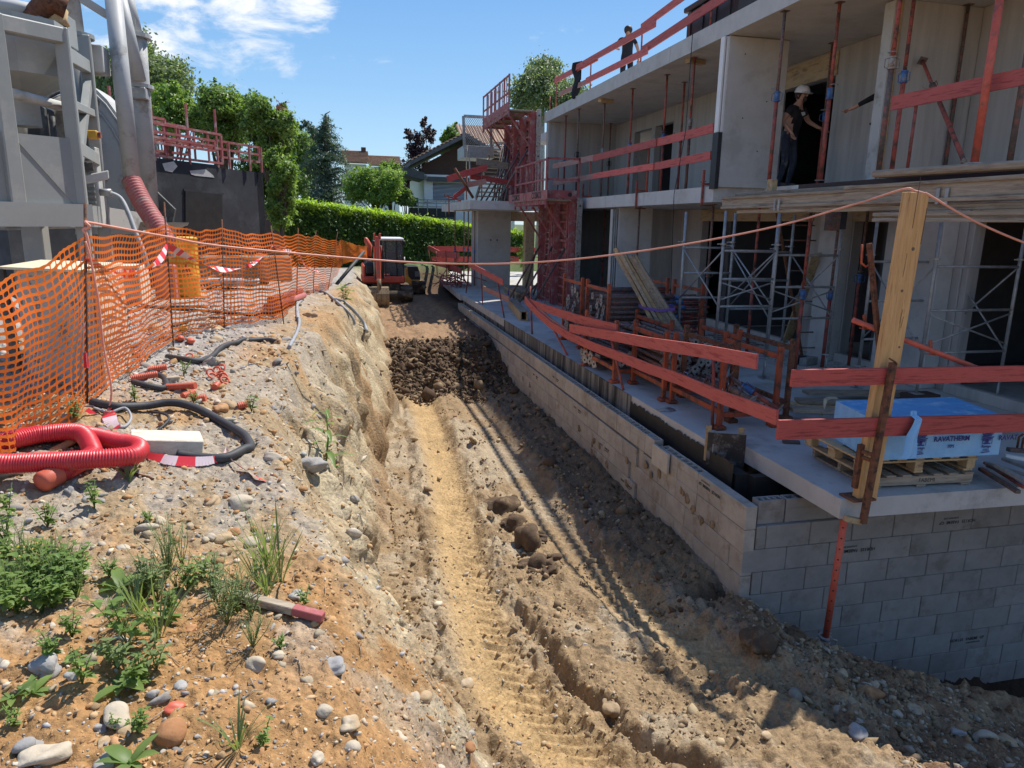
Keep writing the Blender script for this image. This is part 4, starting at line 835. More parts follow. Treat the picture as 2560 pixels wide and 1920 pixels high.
# raking brace on the right upper wall
a = PX(z4(1510, 420), 8.3); b = PX(z4(1800, 1175), 7.2); b.z = F1+.05
prop(b, a, .7, 'inclined red brace leaning across the upper right wall', 'red_steel', 'red_steel', 'worn_steel', None, False, .028)
GG = 'props holding up the first floor slab'
LO = [(z6(1475, 470), 7.0, None, .5, 'rusty holed prop in front of the lower fin wall', 'worn_steel', 'worn_steel', 'worn_steel'),
      (z6(1655, 640), None, 15.2, .5, 'grey worn prop standing before the dark ground floor doorway', 'worn_steel', 'worn_steel', 'grey_plate')]
def base_at(q): p = PZ(q, 0.0); return p
for q, fr, lab, lo, hi, co in ((z6(1640, 650), .45, 'thin grey prop standing before the dark ground floor doorway', 'red_steel', 'worn_steel', 'grey_plate'),
      (z6(1780, 842), .5, 'dull red prop right of the dark ground floor doorway', 'worn_steel', 'red_steel', 'grey_plate'),
      (z6(1925, 1062), .52, 'dark brown prop left of the grey scaffold tower', 'worn_steel', 'worn_steel', 'worn_steel'),
      (z7(295, 1105), .53, 'red prop seen between the two scaffold frame legs', 'red_steel', 'red_steel', 'worn_steel'),
      (z7(815, 1215), .45, 'red holed prop with a blue collar beside the ladder', 'red_steel', 'worn_steel', 'blue_steel'),
      (z7(1000, 1200), .55, 'red prop with a blue collar crossing the ladder', 'red_steel', 'worn_steel', 'blue_steel'),
      (z7(1400, 1200), .47, 'bright red holed prop just right of the timber post', 'red_steel', 'bright_red_steel', 'blue_steel'),
      (z7(1615, 1175), .55, 'almost black prop in front of the right ground floor pier', 'worn_steel', 'worn_steel', 'worn_steel'),
      (z7(1940, 1062), .6, 'dark red prop deep in the right hand opening', 'red_steel', 'worn_steel', 'worn_steel')):
    p = base_at(q); prop((p.x, p.y, 0), (p.x, p.y, S1), fr, lab, lo, hi, co, GG, True, .032, rot=random.uniform(0, 3))
p = PX(z6(1475, 400), 7.0); prop((p.x, p.y, 0), (p.x, p.y, S1), .45, 'rusty holed prop in front of the lower fin wall', 'worn_steel', 'worn_steel', 'worn_steel', GG, True)
p = PX(z6(1240, 400), 7.6); prop((p.x, p.y, 0), (p.x, p.y, S1), .5, 'red prop in the shaded bay left of the lower fin wall', 'red_steel', 'red_steel', 'worn_steel', GG)
a = PX(z7(745, 105), 6.9); b = PZ(z7(640, 900), 0.0); prop((a.x+.05, a.y+.05, 0), a, .52, 'red prop with a blue collar in front of the pier beside the leaning plank', 'red_steel', 'red_steel', 'blue_steel', GG, True)
for k, (qx, yb) in enumerate(((430, 28.2), (553, 29.5), (612, 28.6), (705, 27.6))):
    p = PY(zD(qx, 900), yb); prop((p.x, p.y, 0.0), (p.x, p.y, S1), .46, ('leftmost', 'second', 'third', 'rightmost')[k]+' rusty prop left of the pavilion wall, seen against the hedge', 'worn_steel', 'worn_steel', 'blue_steel', 'props under the pavilion slab')
# prop under the slab corner
a = PY(y5(1178, 868), 5.30); b = PY(y5(1060, 1590), 5.45)
t = prop((b.x, b.y, b.z-.25), (a.x, a.y, -0.19), .16, 'orange red holed prop under the overhanging slab corner', 'worn_steel', 'bright_red_steel', 'grey_plate', None, True, .040, rot=1.2)

# ---- guard rails
def guard(label, posts, boards, cat='guard rail', group=None, pm='red_steel', r=0.02):
    t = thing('guard_rail', label, cat, tuple(V3(posts[0][0])), group)
    for (a, b) in posts: MB().tube([a, b], r, 8).build('post', pm, t)
    for bd in boards:
        pts, m = bd[0], bd[1]; w = bd[2] if len(bd) > 2 else 0.15
        sweep(MB(), pts, 0.027, w).build('board', m, t)
    return t
XR = 6.66
def vpost(q0, q1, X): b = PX(q1, X); a = PX(q0, X); return (b, Vector((b.x, b.y, a.z)))
guard('red board guard rail along the edge of the roof slab', [(lambda p: ((XR, p.y, F2), (XR, p.y, PX(q, XR).z)))(PX(q, XR)) for q in (z3(585, 520), z3(825, 390), z3(1180, 165), z3(1660, 5))]+[((XR, PX(z3(540, 620), XR).y, F2), (XR, PX(z3(540, 620), XR).y, F2+.45)), ((XR, 7.4, F2), (XR, 7.4, F2+1.2))],
      [([PX(z3(572, 560), XR-.03), PX(z3(870, 398), XR-.03)], 'board_red_y', .15), ([PX(z3(720, 468), XR-.06), PX(z3(1270, 160), XR-.06)], 'board_red_y', .15), ([PX(z3(1170, 192), XR-.03), (XR-.03, 7.0, 7.03)], 'board_red_y', .15),
       ([PX(z3(602, 652), XR-.03), PX(z3(820, 552), XR-.03)], 'board_faded', .13), ([PX(z3(788, 560), XR-.06), PX(z3(1215, 348), XR-.06)], 'board_red_y', .15), ([PX(z3(1172, 352), XR-.03), (XR-.03, 7.2, 6.50)], 'board_red_y', .17)])
XR = 6.62
guard('red board guard rail along the first floor balcony edge', [(lambda p: ((XR, p.y, F1), (XR, p.y, PX(q, XR).z)))(PX(q, XR)) for q in (z3(598, 1130), z3(822, 1070), z3(1225, 975))],
      [([PX(z3(560, 1150), XR-.03), PX(z3(845, 1090), XR-.03)], 'board_faded', .15), ([PX(z3(838, 1095), XR-.06), PX(z3(1275, 985), XR-.06)], 'board_red_y', .16), ([PX(z3(1225, 1000), XR-.03), PX(z3(1670, 885), XR-.03)], 'board_red_y', .16),
       ([PX(z3(560, 1268), XR-.03), PX(z3(845, 1218), XR-.03)], 'board_faded', .14), ([PX(z3(838, 1218), XR-.06), PX(z3(1255, 1150), XR-.06)], 'board_red_y', .14), ([PX(z3(1225, 1158), XR-.03), PX(z3(1650, 1075), XR-.03)], 'board_red_y', .15)])
guard('red board rail across the right hand upper bay', [((PX(z4(1475, 655), 6.9).x, PX(z4(1475, 655), 6.9).y, F1), PX(z4(1478, 650), 6.9)), ((6.9, 6.0, F1), (6.9, 6.0, 4.3))],
      [([PX(z4(1300, 715), 6.87), PX(z4(2230, 525), 6.87)], 'board_red_y', .17)])
# clamps gripping the balcony edge
for k, (q0, q1, lab) in enumerate(((z3(1142, 1245), z3(1128, 1440), 'rusty red clamp gripping the balcony edge at mid length'), (z3(1605, 1175), z3(1575, 1420), 'rusty red clamp gripping the balcony edge near the fin wall'), (z3(770, 1270), z3(765, 1365), 'small dark red clamp on the far part of the balcony edge'))):
    a = PX(q0, 6.56); b = PX(q1, 6.56); t = thing('edge_clamp', lab, 'clamp', (6.56, a.y, b.z))
    MB().bar((6.56, a.y, b.z), (6.56, a.y, a.z), .045, .035, (0, 1, 0), .004).build('stem', 'red_steel', t)
    if k < 2: MB().bar((6.54, a.y, b.z), (6.80, a.y, b.z), .04, .03, c=.003).build('lower_jaw', 'rust', t)
    MB().bar((6.54, a.y, F1+.05), (6.82, a.y, F1+.05), .05, .035, c=.003).build('upper_jaw', 'red_steel', t); MB().tube([(6.56, a.y-.1, F1+.09), (6.56, a.y+.1, F1+.09)], .008, 6).build('handle', 'rust', t)
# ground slab rails along the trench side
XS = 4.02
def gp(q0, q1, X=XS): b = PZ(q1, 0.0); a = PX(q0, b.x); return (b, Vector((a.x, b.y+(a.y-b.y)*.3, a.z)))
rails = [(z6(735, 650), z6(747, 982)), (z6(812, 790), z6(992, 1130)), (z6(1285, 978), z6(1378, 1370)), (z6(2005, 1085), z6(1992, 1640))]
ps = []
for q0, q1 in rails:
    b = PZ(q1, 0.0); a = PX(q0, b.x-0.02); ps.append((b, a))
Bp = lambda x, y, X=3.99: PX(zA(x, y), X)
guard('bent red boards on leaning posts along the near slab edge', ps,
      [([Bp(-30, 400, 4.03), Bp(300, 520, 4.03), Bp(700, 655, 4.03), Bp(1230, 790, 4.05)], 'board_red_y', .155), ([Bp(580, 775, 3.98), Bp(1100, 870, 3.98), Bp(1700, 985, 3.98), PX(zB(600, 110), 3.98), PX(zB(1285, 245), 3.98)], 'board_red_y', .15),
       ([Bp(-40, 380, 3.99), Bp(120, 560, 3.99), Bp(330, 740, 3.99), Bp(560, 880, 3.99), Bp(900, 1030, 3.99), Bp(1300, 1180, 3.99), Bp(1700, 1345, 3.99), Bp(2100, 1480, 3.99), PX(zB(700, 700), 3.985), PX(zB(1200, 880), 3.98), PX(zB(1565, 1020), 3.975)], 'board_red_y', .145),
       ([Bp(130, 505, 4.02), Bp(340, 690, 4.02), Bp(540, 820, 4.02)], 'board_faded', .10)], r=.021)
for k, (qa, lab) in enumerate(((z6(2030, 1625), None),)): pass
guard('red board rail with sloping end near the lying plank bundle', [(PZ(z6(290, 700), 0), PX(z6(318, 480), PZ(z6(290, 700), 0).x)), (PZ(z6(405, 780), 0), PX(z6(395, 545), PZ(z6(405, 780), 0).x)), (PZ(z6(555, 870), 0), PX(z6(505, 600), PZ(z6(555, 870), 0).x-.02))],
      [([PX(z6(310, 500), 3.99), PX(z6(548, 625), 3.99)], 'board_red_y', .16), ([PX(z6(400, 660), 4.3), PX(z6(590, 745), 4.4)], 'board_faded', .15)])
def farpost(x0, y0, x1, y1, Y): a = PY(zD(x0, y0), Y); b = PY(zD(x1, y1), Y); return (b, a)
guard('cluster of red boards round the far end of the pavilion slab', [farpost(50, 1080, 110, 1420, 34), farpost(165, 1150, 185, 1480, 30), farpost(300, 1140, 318, 1560, 28), farpost(450, 1150, 468, 1640, 25.5), farpost(510, 1380, 515, 1620, 26)],
      [([PY(zD(65, 1100), 34), PY(zD(270, 1210), 29.5)], 'board_red_y', .22), ([PY(zD(190, 1180), 30), PY(zD(485, 1215), 26)], 'board_red_y', .22), ([PY(zD(100, 1265), 33), PY(zD(720, 1260), 33)], 'board_red_x', .24), ([PY(zD(110, 1118), 34), PY(zD(725, 1118), 34)], 'board_red_x', .24),
       ([PY(zD(110, 1300), 33), PY(zD(325, 1350), 28.5)], 'board_red_y', .22), ([PY(zD(330, 1350), 29), PY(zD(520, 1430), 26)], 'board_red_y', .22), ([PY(zD(1195, 1127), 33), PY(zD(1545, 1135), 33)], 'board_red_x', .24), ([PY(zD(1192, 1258), 33), PY(zD(1312, 1258), 33)], 'board_red_x', .24)])
guard('red boards zigzagging over the far first floor slab corner', [farpost(585, 40, 588, 440, 24.0), farpost(800, -20, 798, 420, 24.2), farpost(345, 390, 345, 480, 24.2), farpost(345, 470, 345, 640, 23.5)],
      [([PY(zD(320, 155), 23.8), PY(zD(570, 75), 23.9), PY(zD(870, -10), 24.2)], 'board_red_x', .20), ([PY(zD(640, 115), 24.3), PY(zD(1280, 215), 24.8)], 'board_red_x', .18), ([PY(zD(590, 235), 24.0), PY(zD(860, 185), 24.1)], 'board_faded', .18), ([PY(zD(415, 405), 23.7), PY(zD(585, 270), 23.9)], 'board_red_x', .13), ([PY(zD(275, 375), 23.7), PY(zD(510, 455), 23.7)], 'board_red_x', .05)])
guard('grey plank rail over the far first floor slab', [farpost(205+430, -90, 640, 100, 26.0)], [([PY(zC(60, 905), 24.6), PY(zC(500, 970), 25.0)], 'wood_grey_x', .22), ], pm='galv')
# front rail across the slab corner
YR = 5.10
t = thing('guard_rail', 'two long red boards across the front of the slab corner', 'guard rail', (4.8, YR, 0))
def brd(xl, yl_t, yl_b, xr, yr_t, yr_b, Y, fr):
    a = (PY(fr(xl, (yl_t+yl_b)/2), Y)); b = PY(fr(xr, (yr_t+yr_b)/2), Y); h = (PY(fr(xl, yl_t), Y)-PY(fr(xl, yl_b), Y)).z
    e = b+(b-a)*0.25
    return MB().bar(a, e, 0.03, h, c=.003)
brd(603, 1228, 1345, 2212, 1188, 1318, YR, z7).build('board', 'board_red_x', t); brd(790, 300, 412, 2212, 262, 368, YR-.02, y5).build('board', 'board_red_x', t)
MB().bar((7.3, YR+.03, -.1), (7.3, YR+.03, 1.3), .05, .04, (0, 1, 0)).build('post', 'rust', t)
# rusty clamp bracket holding them
t = thing('edge_clamp', 'tall rusty clamp bracket gripping the slab corner in front of the boards', 'clamp', (4.7, 5.05, -.3))
a = PY(z7(1308, 1180), 5.055); b = PY(y5(1283, 895), 5.04)
MB().bar(b, a, .055, .05, (0, 1, 0), .004).build('stem', 'rust', t); h0 = PY(z7(1280, 1150), 5.055); MB().tube([h0, a+Vector((.03, 0, .0))], .008, 6).build('top_screw', 'rust', t)
c0 = PY(y5(1275, 440), 5.19); c1 = PY(y5(1238, 690), 5.19); MB().bar(c1, c0, .05, .05, (0, 1, 0), .004).build('sliding_jaw', 'rust', t)
for yy in (480, 515): MB().bar(PY(y5(1280, yy), 5.12), PY(y5(1335, yy+18), 5.08), .03, .03).build('link', 'rust', t)
MB().box(c1.x-.07, c1.x+.17, 5.1, 5.3, 0.003, 0.022, .002).build('foot_plate', 'rust', t); MB().bar(b+Vector((-.16, .04, .045)), b+Vector((0, .03, 0.005)), .06, .05, c=.003).build('lower_jaw', 'wood_yellow', t)
# timber post carrying the cable
t = thing('timber_post', 'tall fresh sawn timber post standing behind the front red boards', 'post', (4.6, 5.19, 0))
YPo = 5.185; a = PY(z7(1465, 5), YPo); b = PY(y5(1300, 690), YPo)
MB().bar((b.x, YPo, .003), a, .205, .08, (0, 1, 0), .004).build('timber', 'wood_new_z', t)
dd = (a-V3((b.x, YPo, 0))).normalized(); mb = MB()
for (tt, off, ln, w) in ((.97, -.02, .42, .004), (.90, .092, .3, .006), (.62, .02, .12, .003), (.60, .04, .10, .003), (.35, .06, .5, .0025), (.78, -.03, .2, .0025)): c = V3((b.x, YPo, 0))*(1-tt)+a*tt; mb.bar(c+Vector((off, -.0405, -ln/2)), c+Vector((off+.012, -.0405, ln/2)), w, .002, (0, 1, 0))
mb.build('drying_cracks', 'house_brown', t)['kind'] = 'stuff'
mb = MB()
for (tt, off, r_) in ((.83, .03, .016), (.70, -.01, .013), (.44, .02, .014), (.26, -.04, .012), (.52, .06, .010)): c = V3((b.x, YPo, 0))*(1-tt)+a*tt; mb.disc(c+Vector((off, -.0405, 0)), (0, 1, 0), r_, .002, 12)
mb.build('knots', 'bark', t)['kind'] = 'stuff'
POST_TOP = a
# loose bars by the post
p0 = PY(z7(1030, 885), 5.42); p1 = PY(z7(1940, 1238), 5.16); t = thing('steel_tube', 'bright orange steel tube lying slanted behind the front red boards', 'tube', tuple(p1))
MB().tube([p0, p1], .024, 12).build('pipe', 'bright_red_steel', t); mb = MB(); n_ = (p0-p1).normalized()
for s_ in (0.0, .56): c = p0-n_*(.12+s_*1.2); mb.bar(c+Vector((-.02, 0, .09)), c+Vector((.0, -.01, -.03)), .03, .012, (0, 1, 0)); mb.bar(c+Vector((-.05, 0, -.03)), c+Vector((.06, 0, -.045)), .012, .01)
mb.build('hook', 'orange_steel', t)
p0 = PY(z7(1142, 355), 5.40); p1 = PY(z7(1222, 1200), 5.26); t = thing('steel_bar', 'brown square steel bar leaning beside the timber post', 'bar', tuple(p1))
MB().bar(p1, p0, .038, .038, (0, 1, 0), .003).build('section', 'rust', t); h = lerp(p0, p1, .16); MB().tube([h, h+Vector((-.05, 0, -.03)), h+Vector((-.10, 0, .0)), h+Vector((-.115, 0, .16))], .009, 6).build('hook', 'orange_steel', t)

# ---- racks of props
def rack(label, x0, x1, y0, y1, zt=.95, m='orange_steel', along='y', ext=0.0, grp='stacking racks for steel props'):
    t = thing('prop_rack', label, 'rack', ((x0+x1)/2, (y0+y1)/2, 0), grp); w = .06
    for x in (x0, x1):
        for y in (y0, y1):
            l = MB().bar((x, y, .05), (x, y, zt), w, w, (0, 1, 0), .004).build('post', m, t); MB().obox((x, y, .025), (1, 0, 0), (0, 1, 0), (0, 0, 1), .07, .07, .025, .012).build('foot', m, l)
    for x in (x0, x1):
        MB().bar((x, y0+w/2, .22), (x, y1-w/2, .22), .05, .06, c=.003).build('lower_rail', m, t); MB().bar((x, y0+w/2, zt-.12), (x, y1-w/2, zt-.12), .045, .06, c=.003).build('upper_rail', m, t)
    for y in (y0, y1): MB().bar((x0+w/2, y, .18), (x1-w/2, y, .18), .05, .06, c=.003).build('cross_rail', m, t)
    mb = MB()
    for y in (y0+.1, y1-.1): mb.tube([(x0, y, zt-.10), (x0, y, zt-.05), (x0, y-.03, zt-.03), (x0, y-.06, zt-.05)], .007, 6)
    mb.build('lifting_hook', 'worn_steel', t)
    return t
f1 = PZ(zA(640, 1300), 0); f2 = PZ(zA(1215, 1530), 0); f3 = PZ(z6(1632, 1445), 0.0); f4 = PZ(z6(2040, 1640), 0.0)
rack('orange rack holding the low pile of props near the slab edge', 4.08, 5.0, f2.y, f1.y, .98)
rack('orange rack at the leaning planks with a purple strap', 4.34, 5.45, f3.y, f2.y-.12, 1.0)
rack('nearest orange rack with a few loose props on its bars', 4.40, 5.15, f4.y, f3.y-.14, 1.0)
e1 = PZ(zB(1680, 1040), 0); rack('rusty orange rack with sloping top rail right of the nearest rack', 4.72, 5.5, e1.y, e1.y+1.35, 1.05, 'rust')
for k, yy in enumerate((11.75, 13.2)): rack(('tall rack of long props lying crosswise, near one', 'tall rack of long props lying crosswise, far one')[k], 4.55, 6.35, yy, yy+1.15, 1.40, 'orange_steel')
# the stored props themselves
def stored(name='stored_prop'):
    t = thing(name, 'worn steel prop in the pile behind the bent red boards, square plate forward', 'prop', (0, 0, 0), 'props stacked in the racks')
    MB().tube([(0, .006, 0), (0, 1.55, 0)], .029, 10).build('outer_tube', 'worn_steel', t); MB().tube([(0, 1.5, 0), (0, 2.05, 0)], .023, 8).build('inner_tube', 'worn_steel', t); MB().tube([(0, 1.44, 0), (0, 1.58, 0)], .039, 10).build('collar', 'blue_steel', t)
    pl = MB().obox((0, .004, 0), (1, 0, 0), (0, 1, 0), (0, 0, 1), .058, .004, .058, .001).build('base_plate', 'grey_plate', t); mb = MB().disc((0, -.0005, 0), (0, 1, 0), .020, .003, 10)
    for a in (-.042, .042):
        for c in (-.042, .042): mb.disc((a, -.0005, c), (0, 1, 0), .007, .003, 6)
    mb.build('bolt_holes', 'ink', pl); return t
SP = stored(); SPB = stored(); SPB['label'] = 'dark steel prop lying crosswise in the tall rack with a blue collar'
for c in kids(SPB):
    if c.name.startswith('inner') or c.name.startswith('outer'): c.data.materials.clear(); c.data.materials.append(M['red_steel' if c.name.startswith('inner') else 'worn_steel'])
for c in kids(SP):
    if c.name.startswith('collar'): c.data.materials.clear(); c.data.materials.append(M['worn_steel'])
def rq(yaw, roll, pit=0.0): return Quaternion((0, 0, 1), yaw) @ Quaternion((1, 0, 0), pit) @ Quaternion((0, 1, 0), roll)
first = True
def put(proto, loc, q, **k):
    if not proto.get('used'): proto['used'] = 1; proto.location = loc; proto.rotation_mode = 'QUATERNION'; proto.rotation_quaternion = q; return proto
    return dup(proto, loc, q, **k)
for row in range(6):
    n = 8 if row < 4 else 6
    for k in range(n):
        x = 4.47+k*.128+(.064 if row % 2 else 0)+random.uniform(-.01, .01)
        put(SP, (x, 9.18+random.uniform(-.08, .12), .30+row*.098+random.uniform(-.01, .01)), rq(random.uniform(-.03, .03), random.uniform(0, 1.5)))
for k in range(9):
    put(SP, (4.20+(k % 5)*.14, 10.25+random.uniform(-.1, .1), .31+(k//5)*.10), rq(random.uniform(-.05, .05), random.uniform(0, 1.5)), label='worn prop in the low pile at the far end of the bent boards')
for row in range(10):
    for k in range(2):
        yb = 11.95+k*1.45
        for m_ in range(2 if row > 6 else 3):
            put(SPB if random.random() < .7 else SP, (4.50+random.uniform(-.08, .05), yb+m_*.33+random.uniform(-.03, .03), .33+row*.09), rq(-math.pi/2+random.uniform(-.03, .03), random.uniform(0, 1.5)))
for k in range(10):
    put(SP, (4.08+random.uniform(-.06, .08), 11.05+(k % 5)*.13, .12+(k//5)*.11), rq(-math.pi/2+.35+random.uniform(-.08, .08), random.uniform(0, 1.5)), label='rusty prop in the loose heap on the slab under the bent boards')
LONE = [((4.62, 7.42, .31), .06, .8, 'pale prop with a square plate lying low in the nearest rack', None), ((4.78, 7.36, .31), -.02, .2, 'second plate ended prop low in the nearest rack', None), ((4.93, 7.40, .30), -.06, .5, 'third plate ended prop low in the nearest rack', None)]
for loc, yw, rl, lab, _ in LONE: put(SP, loc, rq(yw, rl), label=lab)
a = PZ(zB(900, 450), .62); b = PZ(zB(1598, 920), .30); L_ = (a-b)
prop(b, a, .62, 'red prop with a blue collar lying slanted on the nearest rack', 'red_steel', 'worn_steel', 'blue_steel', None, False, .03)
a = PZ(zB(840, 560), .55); b = PZ(zB(1230, 790), .42); prop(b, a, .6, 'greenish worn prop lying beside the slanted red one', 'worn_steel', 'worn_steel', 'worn_steel', None, False, .032)
a = PZ(zB(560, 520), .55); b = PZ(zB(1030, 720), .42); prop(b, a, .6, 'dark prop lying just left of the greenish one', 'worn_steel', 'worn_steel', 'worn_steel', None, False, .03)
a = PZ(zB(130, 400), .42); b = PZ(zB(560, 590), .40); prop(b, a, .6, 'prop with a blue collar lying behind the near red board', 'red_steel', 'worn_steel', 'blue_steel', None, False, .03)
# wire loops and hooks fallen on the slab
for k, (q, lab) in enumerate(((z6(1660, 1505), 'bent grey wire pieces on the slab near the rack foot'), (zB(40, 930), 'loose bent bar pieces lying at the slab edge'))):
    p = PZ(q, 0.0); mb = MB()
    for j in range(3): mb.tube([(p.x-.12+.05*j, p.y+.02*j, .012), (p.x+.03, p.y-.05+.04*j, .012), (p.x+.12, p.y+.03*j, .012)], .008, 6)
    mb.build('bent_wire', 'galv', None, lab, 'wire')
# ---- timber stores
def planks(label0, base, top, n, w, t_, m, spread, cat='plank', group=None, up=(0, 1, 0)):
    out = []
    for k in range(n):
        o = spread(k); mb = MB().bar(V3(base)+o[0], V3(top)+o[1], w, t_, up, .003)
        out.append(mb.build('plank', m if isinstance(m, str) else m[k % len(m)], None, label0, cat, group))
    return out
b0 = PZ(z6(1735, 1205), 0.02); b1 = PZ(z6(1955, 1225), 0.02); tp0 = PY(z6(1320, 400), b0.y+.55); tp1 = PY(z6(1480, 470), b1.y+.65)
for k in range(9):
    f = k/8; bb = lerp(b0, b1, f)+Vector((0, random.uniform(-.06, .06), .0)); tt = lerp(tp0, tp1, f)+Vector((random.uniform(-.02, .02), random.uniform(-.05, .05), random.uniform(-.08, .06)))
    MB().bar(bb, tt, .058, .20 if k else .24, (0.35, 1, 0.25), .003).build('plank', 'wood_yellow' if k in (0, 4, 7) else 'wood_grey_x', None, 'palest plank, leftmost of the leaning strapped bundle' if k == 0 else 'long weathered plank leaning in the strapped bundle behind the racks', 'plank', 'planks leaning in the strapped bundle')
c0 = lerp(b0, tp0, .52); c1 = lerp(b1, tp1, .55)
t = MB(); sweep(t, [c0+Vector((-.06, -.12, -.02)), lerp(c0, c1, .5)+Vector((0, -.20, -.03)), c1+Vector((.04, -.14, .02)), c1+Vector((.10, .12, .05)), c0+Vector((-.04, .14, 0)), c0+Vector((-.06, -.12, -.02))], .006, .05); t.build('strap', 'strap_purple', None, 'purple lashing strap round the leaning planks', 'strap')
# bundle lying at the far slab edge
p = PZ(z6(640, 770), 0.0)
dirv = (PZ(z6(540, 660), .25)-PZ(z6(690, 740), .25)); dirv.z = 0; dirv.normalize(); sd = Vector((dirv.y, -dirv.x, 0)); c = PZ(z6(690, 745), .0)
for r_ in range(5):
    for k in range(4):
        o = c+sd*((k-1.5)*.13+random.uniform(-.02, .02))+Vector((0, 0, .035+r_*.055))+dirv*random.uniform(-.08, .08)
        MB().bar(o, o+dirv*2.4, .12, .045, c=.003).build('plank', 'wood_grey_y' if (r_+k) % 3 else 'wood_yellow', None, 'grey brown plank in the tied bundle lying at the slab edge', 'plank', 'planks of the tied lying bundle')
for tpos in (.35, 1.3):
    o = c+dirv*tpos; mb = MB(); sweep(mb, [o-sd*.28+Vector((0, 0, .01)), o-sd*.26+Vector((0, 0, .30)), o+Vector((0, 0, .325)), o+sd*.26+Vector((0, 0, .30)), o+sd*.28+Vector((0, 0, .01))], .05, .005, (0, 0.3, 1)); mb.build('strap', 'strap_purple', None, ('near dark strap over the lying plank bundle', 'far dark strap over the lying plank bundle')[tpos > 1], 'strap')
# hollow timber beam lying towards the viewer
a = PZ(z6(690, 890), 0.0); bfar = PZ(z6(560, 740), 0.0); d_ = (V3(bfar)-V3(a)); d_.z = 0; d_.normalize(); s_ = Vector((d_.y, -d_.x, 0))
t = thing('box_beam', 'hollow timber box beam lying on the slab by the rail', 'beam', tuple(a)); Lb = 3.0
MB().bar(a+s_*.085+Vector((0, 0, .11)), a+s_*.085+d_*Lb+Vector((0, 0, .11)), .045, .22, c=.003).build('side_board', 'wood_yellow', t); MB().bar(a-s_*.085+Vector((0, 0, .11)), a-s_*.085+d_*Lb+Vector((0, 0, .11)), .045, .22, c=.003).build('side_board', 'wood_yellow', t)
MB().bar(a+Vector((0, 0, .232)), a+d_*Lb+Vector((0, 0, .232)), .23, .022, c=.003).build('top_board', 'wood_grey_y', t); MB().bar(a+Vector((0, 0, .012)), a+d_*Lb+Vector((0, 0, .012)), .12, .022).build('bottom_board', 'wood_grey_y', t)
# plank pack behind the insulation pack
for k, (qx, qy, L_, m_) in enumerate(((590, 1470, 1.5, 'wood_yellow'), (640, 1440, 1.4, 'wood_grey_x'), (700, 1385, 1.6, 'wood_grey_x'), (600, 1500, 1.5, 'wood_grey_x'))):
    p = PZ(z7(qx, qy), .10+.05*(k % 2)); MB().bar(p, p+Vector((L_, -.42 if k != 2 else -.2, -.02)), .20, .045, c=.004).build('plank', m_, None, ('top plank of the small strapped pack behind the blue pack', 'second plank of the small strapped pack behind the blue pack', 'long grey plank lying behind the blue pack', 'bottom plank of the small strapped pack behind the blue pack')[k], 'plank')
p = PZ(z7(810, 1540), .04); q = PZ(z7(830, 1470), .22); mb = MB(); sweep(mb, [p, lerp(p, q, .6)+Vector((-.02, -.04, .03)), q+Vector((.05, .05, .05)), q+Vector((.22, .2, .03)), q+Vector((.42, .3, 0))], .05, .006, (0, -.5, 1)); mb.build('strap', 'strap_pale', None, 'pale webbing strap over the small plank pack', 'strap')
# plank leaning on the pier
a = PZ(z7(560, 1070), 0.0); b = PX(z7(780, 425), XB-.12-.15); b = PX(z7(780, 425), 8.6)
MB().bar(a+Vector((0, 0, .02)), b, .20, .035, (0, 1, .3), .003).build('plank', 'wood_yellow', None, 'wide weathered plank leaning against the ground floor pier', 'plank')
# ladder under the platform
t = thing('ladder', 'wooden ladder leaning steeply under the work platform', 'ladder', tuple(PZ(z7(680, 1150), 0)))
la = PZ(z7(680, 1150), 0.0); lb = PZ(z7(915, 1135), 0.0); ha = PX(z7(1140, 125), 8.2); hb = PX(z7(1300, 115), 8.3)
lb.y = la.y; ha.y = la.y+.9; hb = ha+(lb-la); MB().bar(la, ha, .05, .03, (0, 1, 0)).build('stile', 'rust', t); MB().bar(lb, hb, .05, .03, (0, 1, 0)).build('stile', 'wood_grey_x', t)
for k in range(9): f = .07+k*.105; MB().tube([lerp(la, ha, f), lerp(lb, hb, f)], .014, 6).build('rung', 'worn_steel', t)
# work lamp box hanging under the platform
p = PX(z7(905, 195), 7.6); t = thing('work_light', 'small dark red box lamp hanging under the platform', 'lamp', tuple(p)); MB().box(p.x-.13, p.x+.05, p.y-.08, p.y+.08, p.z-.16, p.z+.12, .01).build('housing', 'worn_steel', t); MB().box(p.x+.055, p.x+.17, p.y-.07, p.y+.07, p.z-.14, p.z+.14, .01).build('reflector', 'black_steel', t); MB().bar((p.x-.15, p.y, p.z+.16), (p.x, p.y, p.z+.19), .05, .03).build('bracket', 'red_steel', t)
# REFRAME: sight line frames of the survey picture
z1 = frame(0, 0, 800); z2 = frame(640, 200, 800); z3 = frame(1180, 0, 800); z4 = frame(1760, 0, 800); z5 = frame(0, 520, 800); z6 = frame(1060, 480, 800); z7 = frame(1760, 480, 800); y1 = frame(0, 1000, 800); y2 = frame(0, 1320, 800); y3 = frame(800, 800, 800); y4 = frame(800, 1320, 800); y5 = frame(1600, 920, 960); y7 = frame(840, 560, 400)
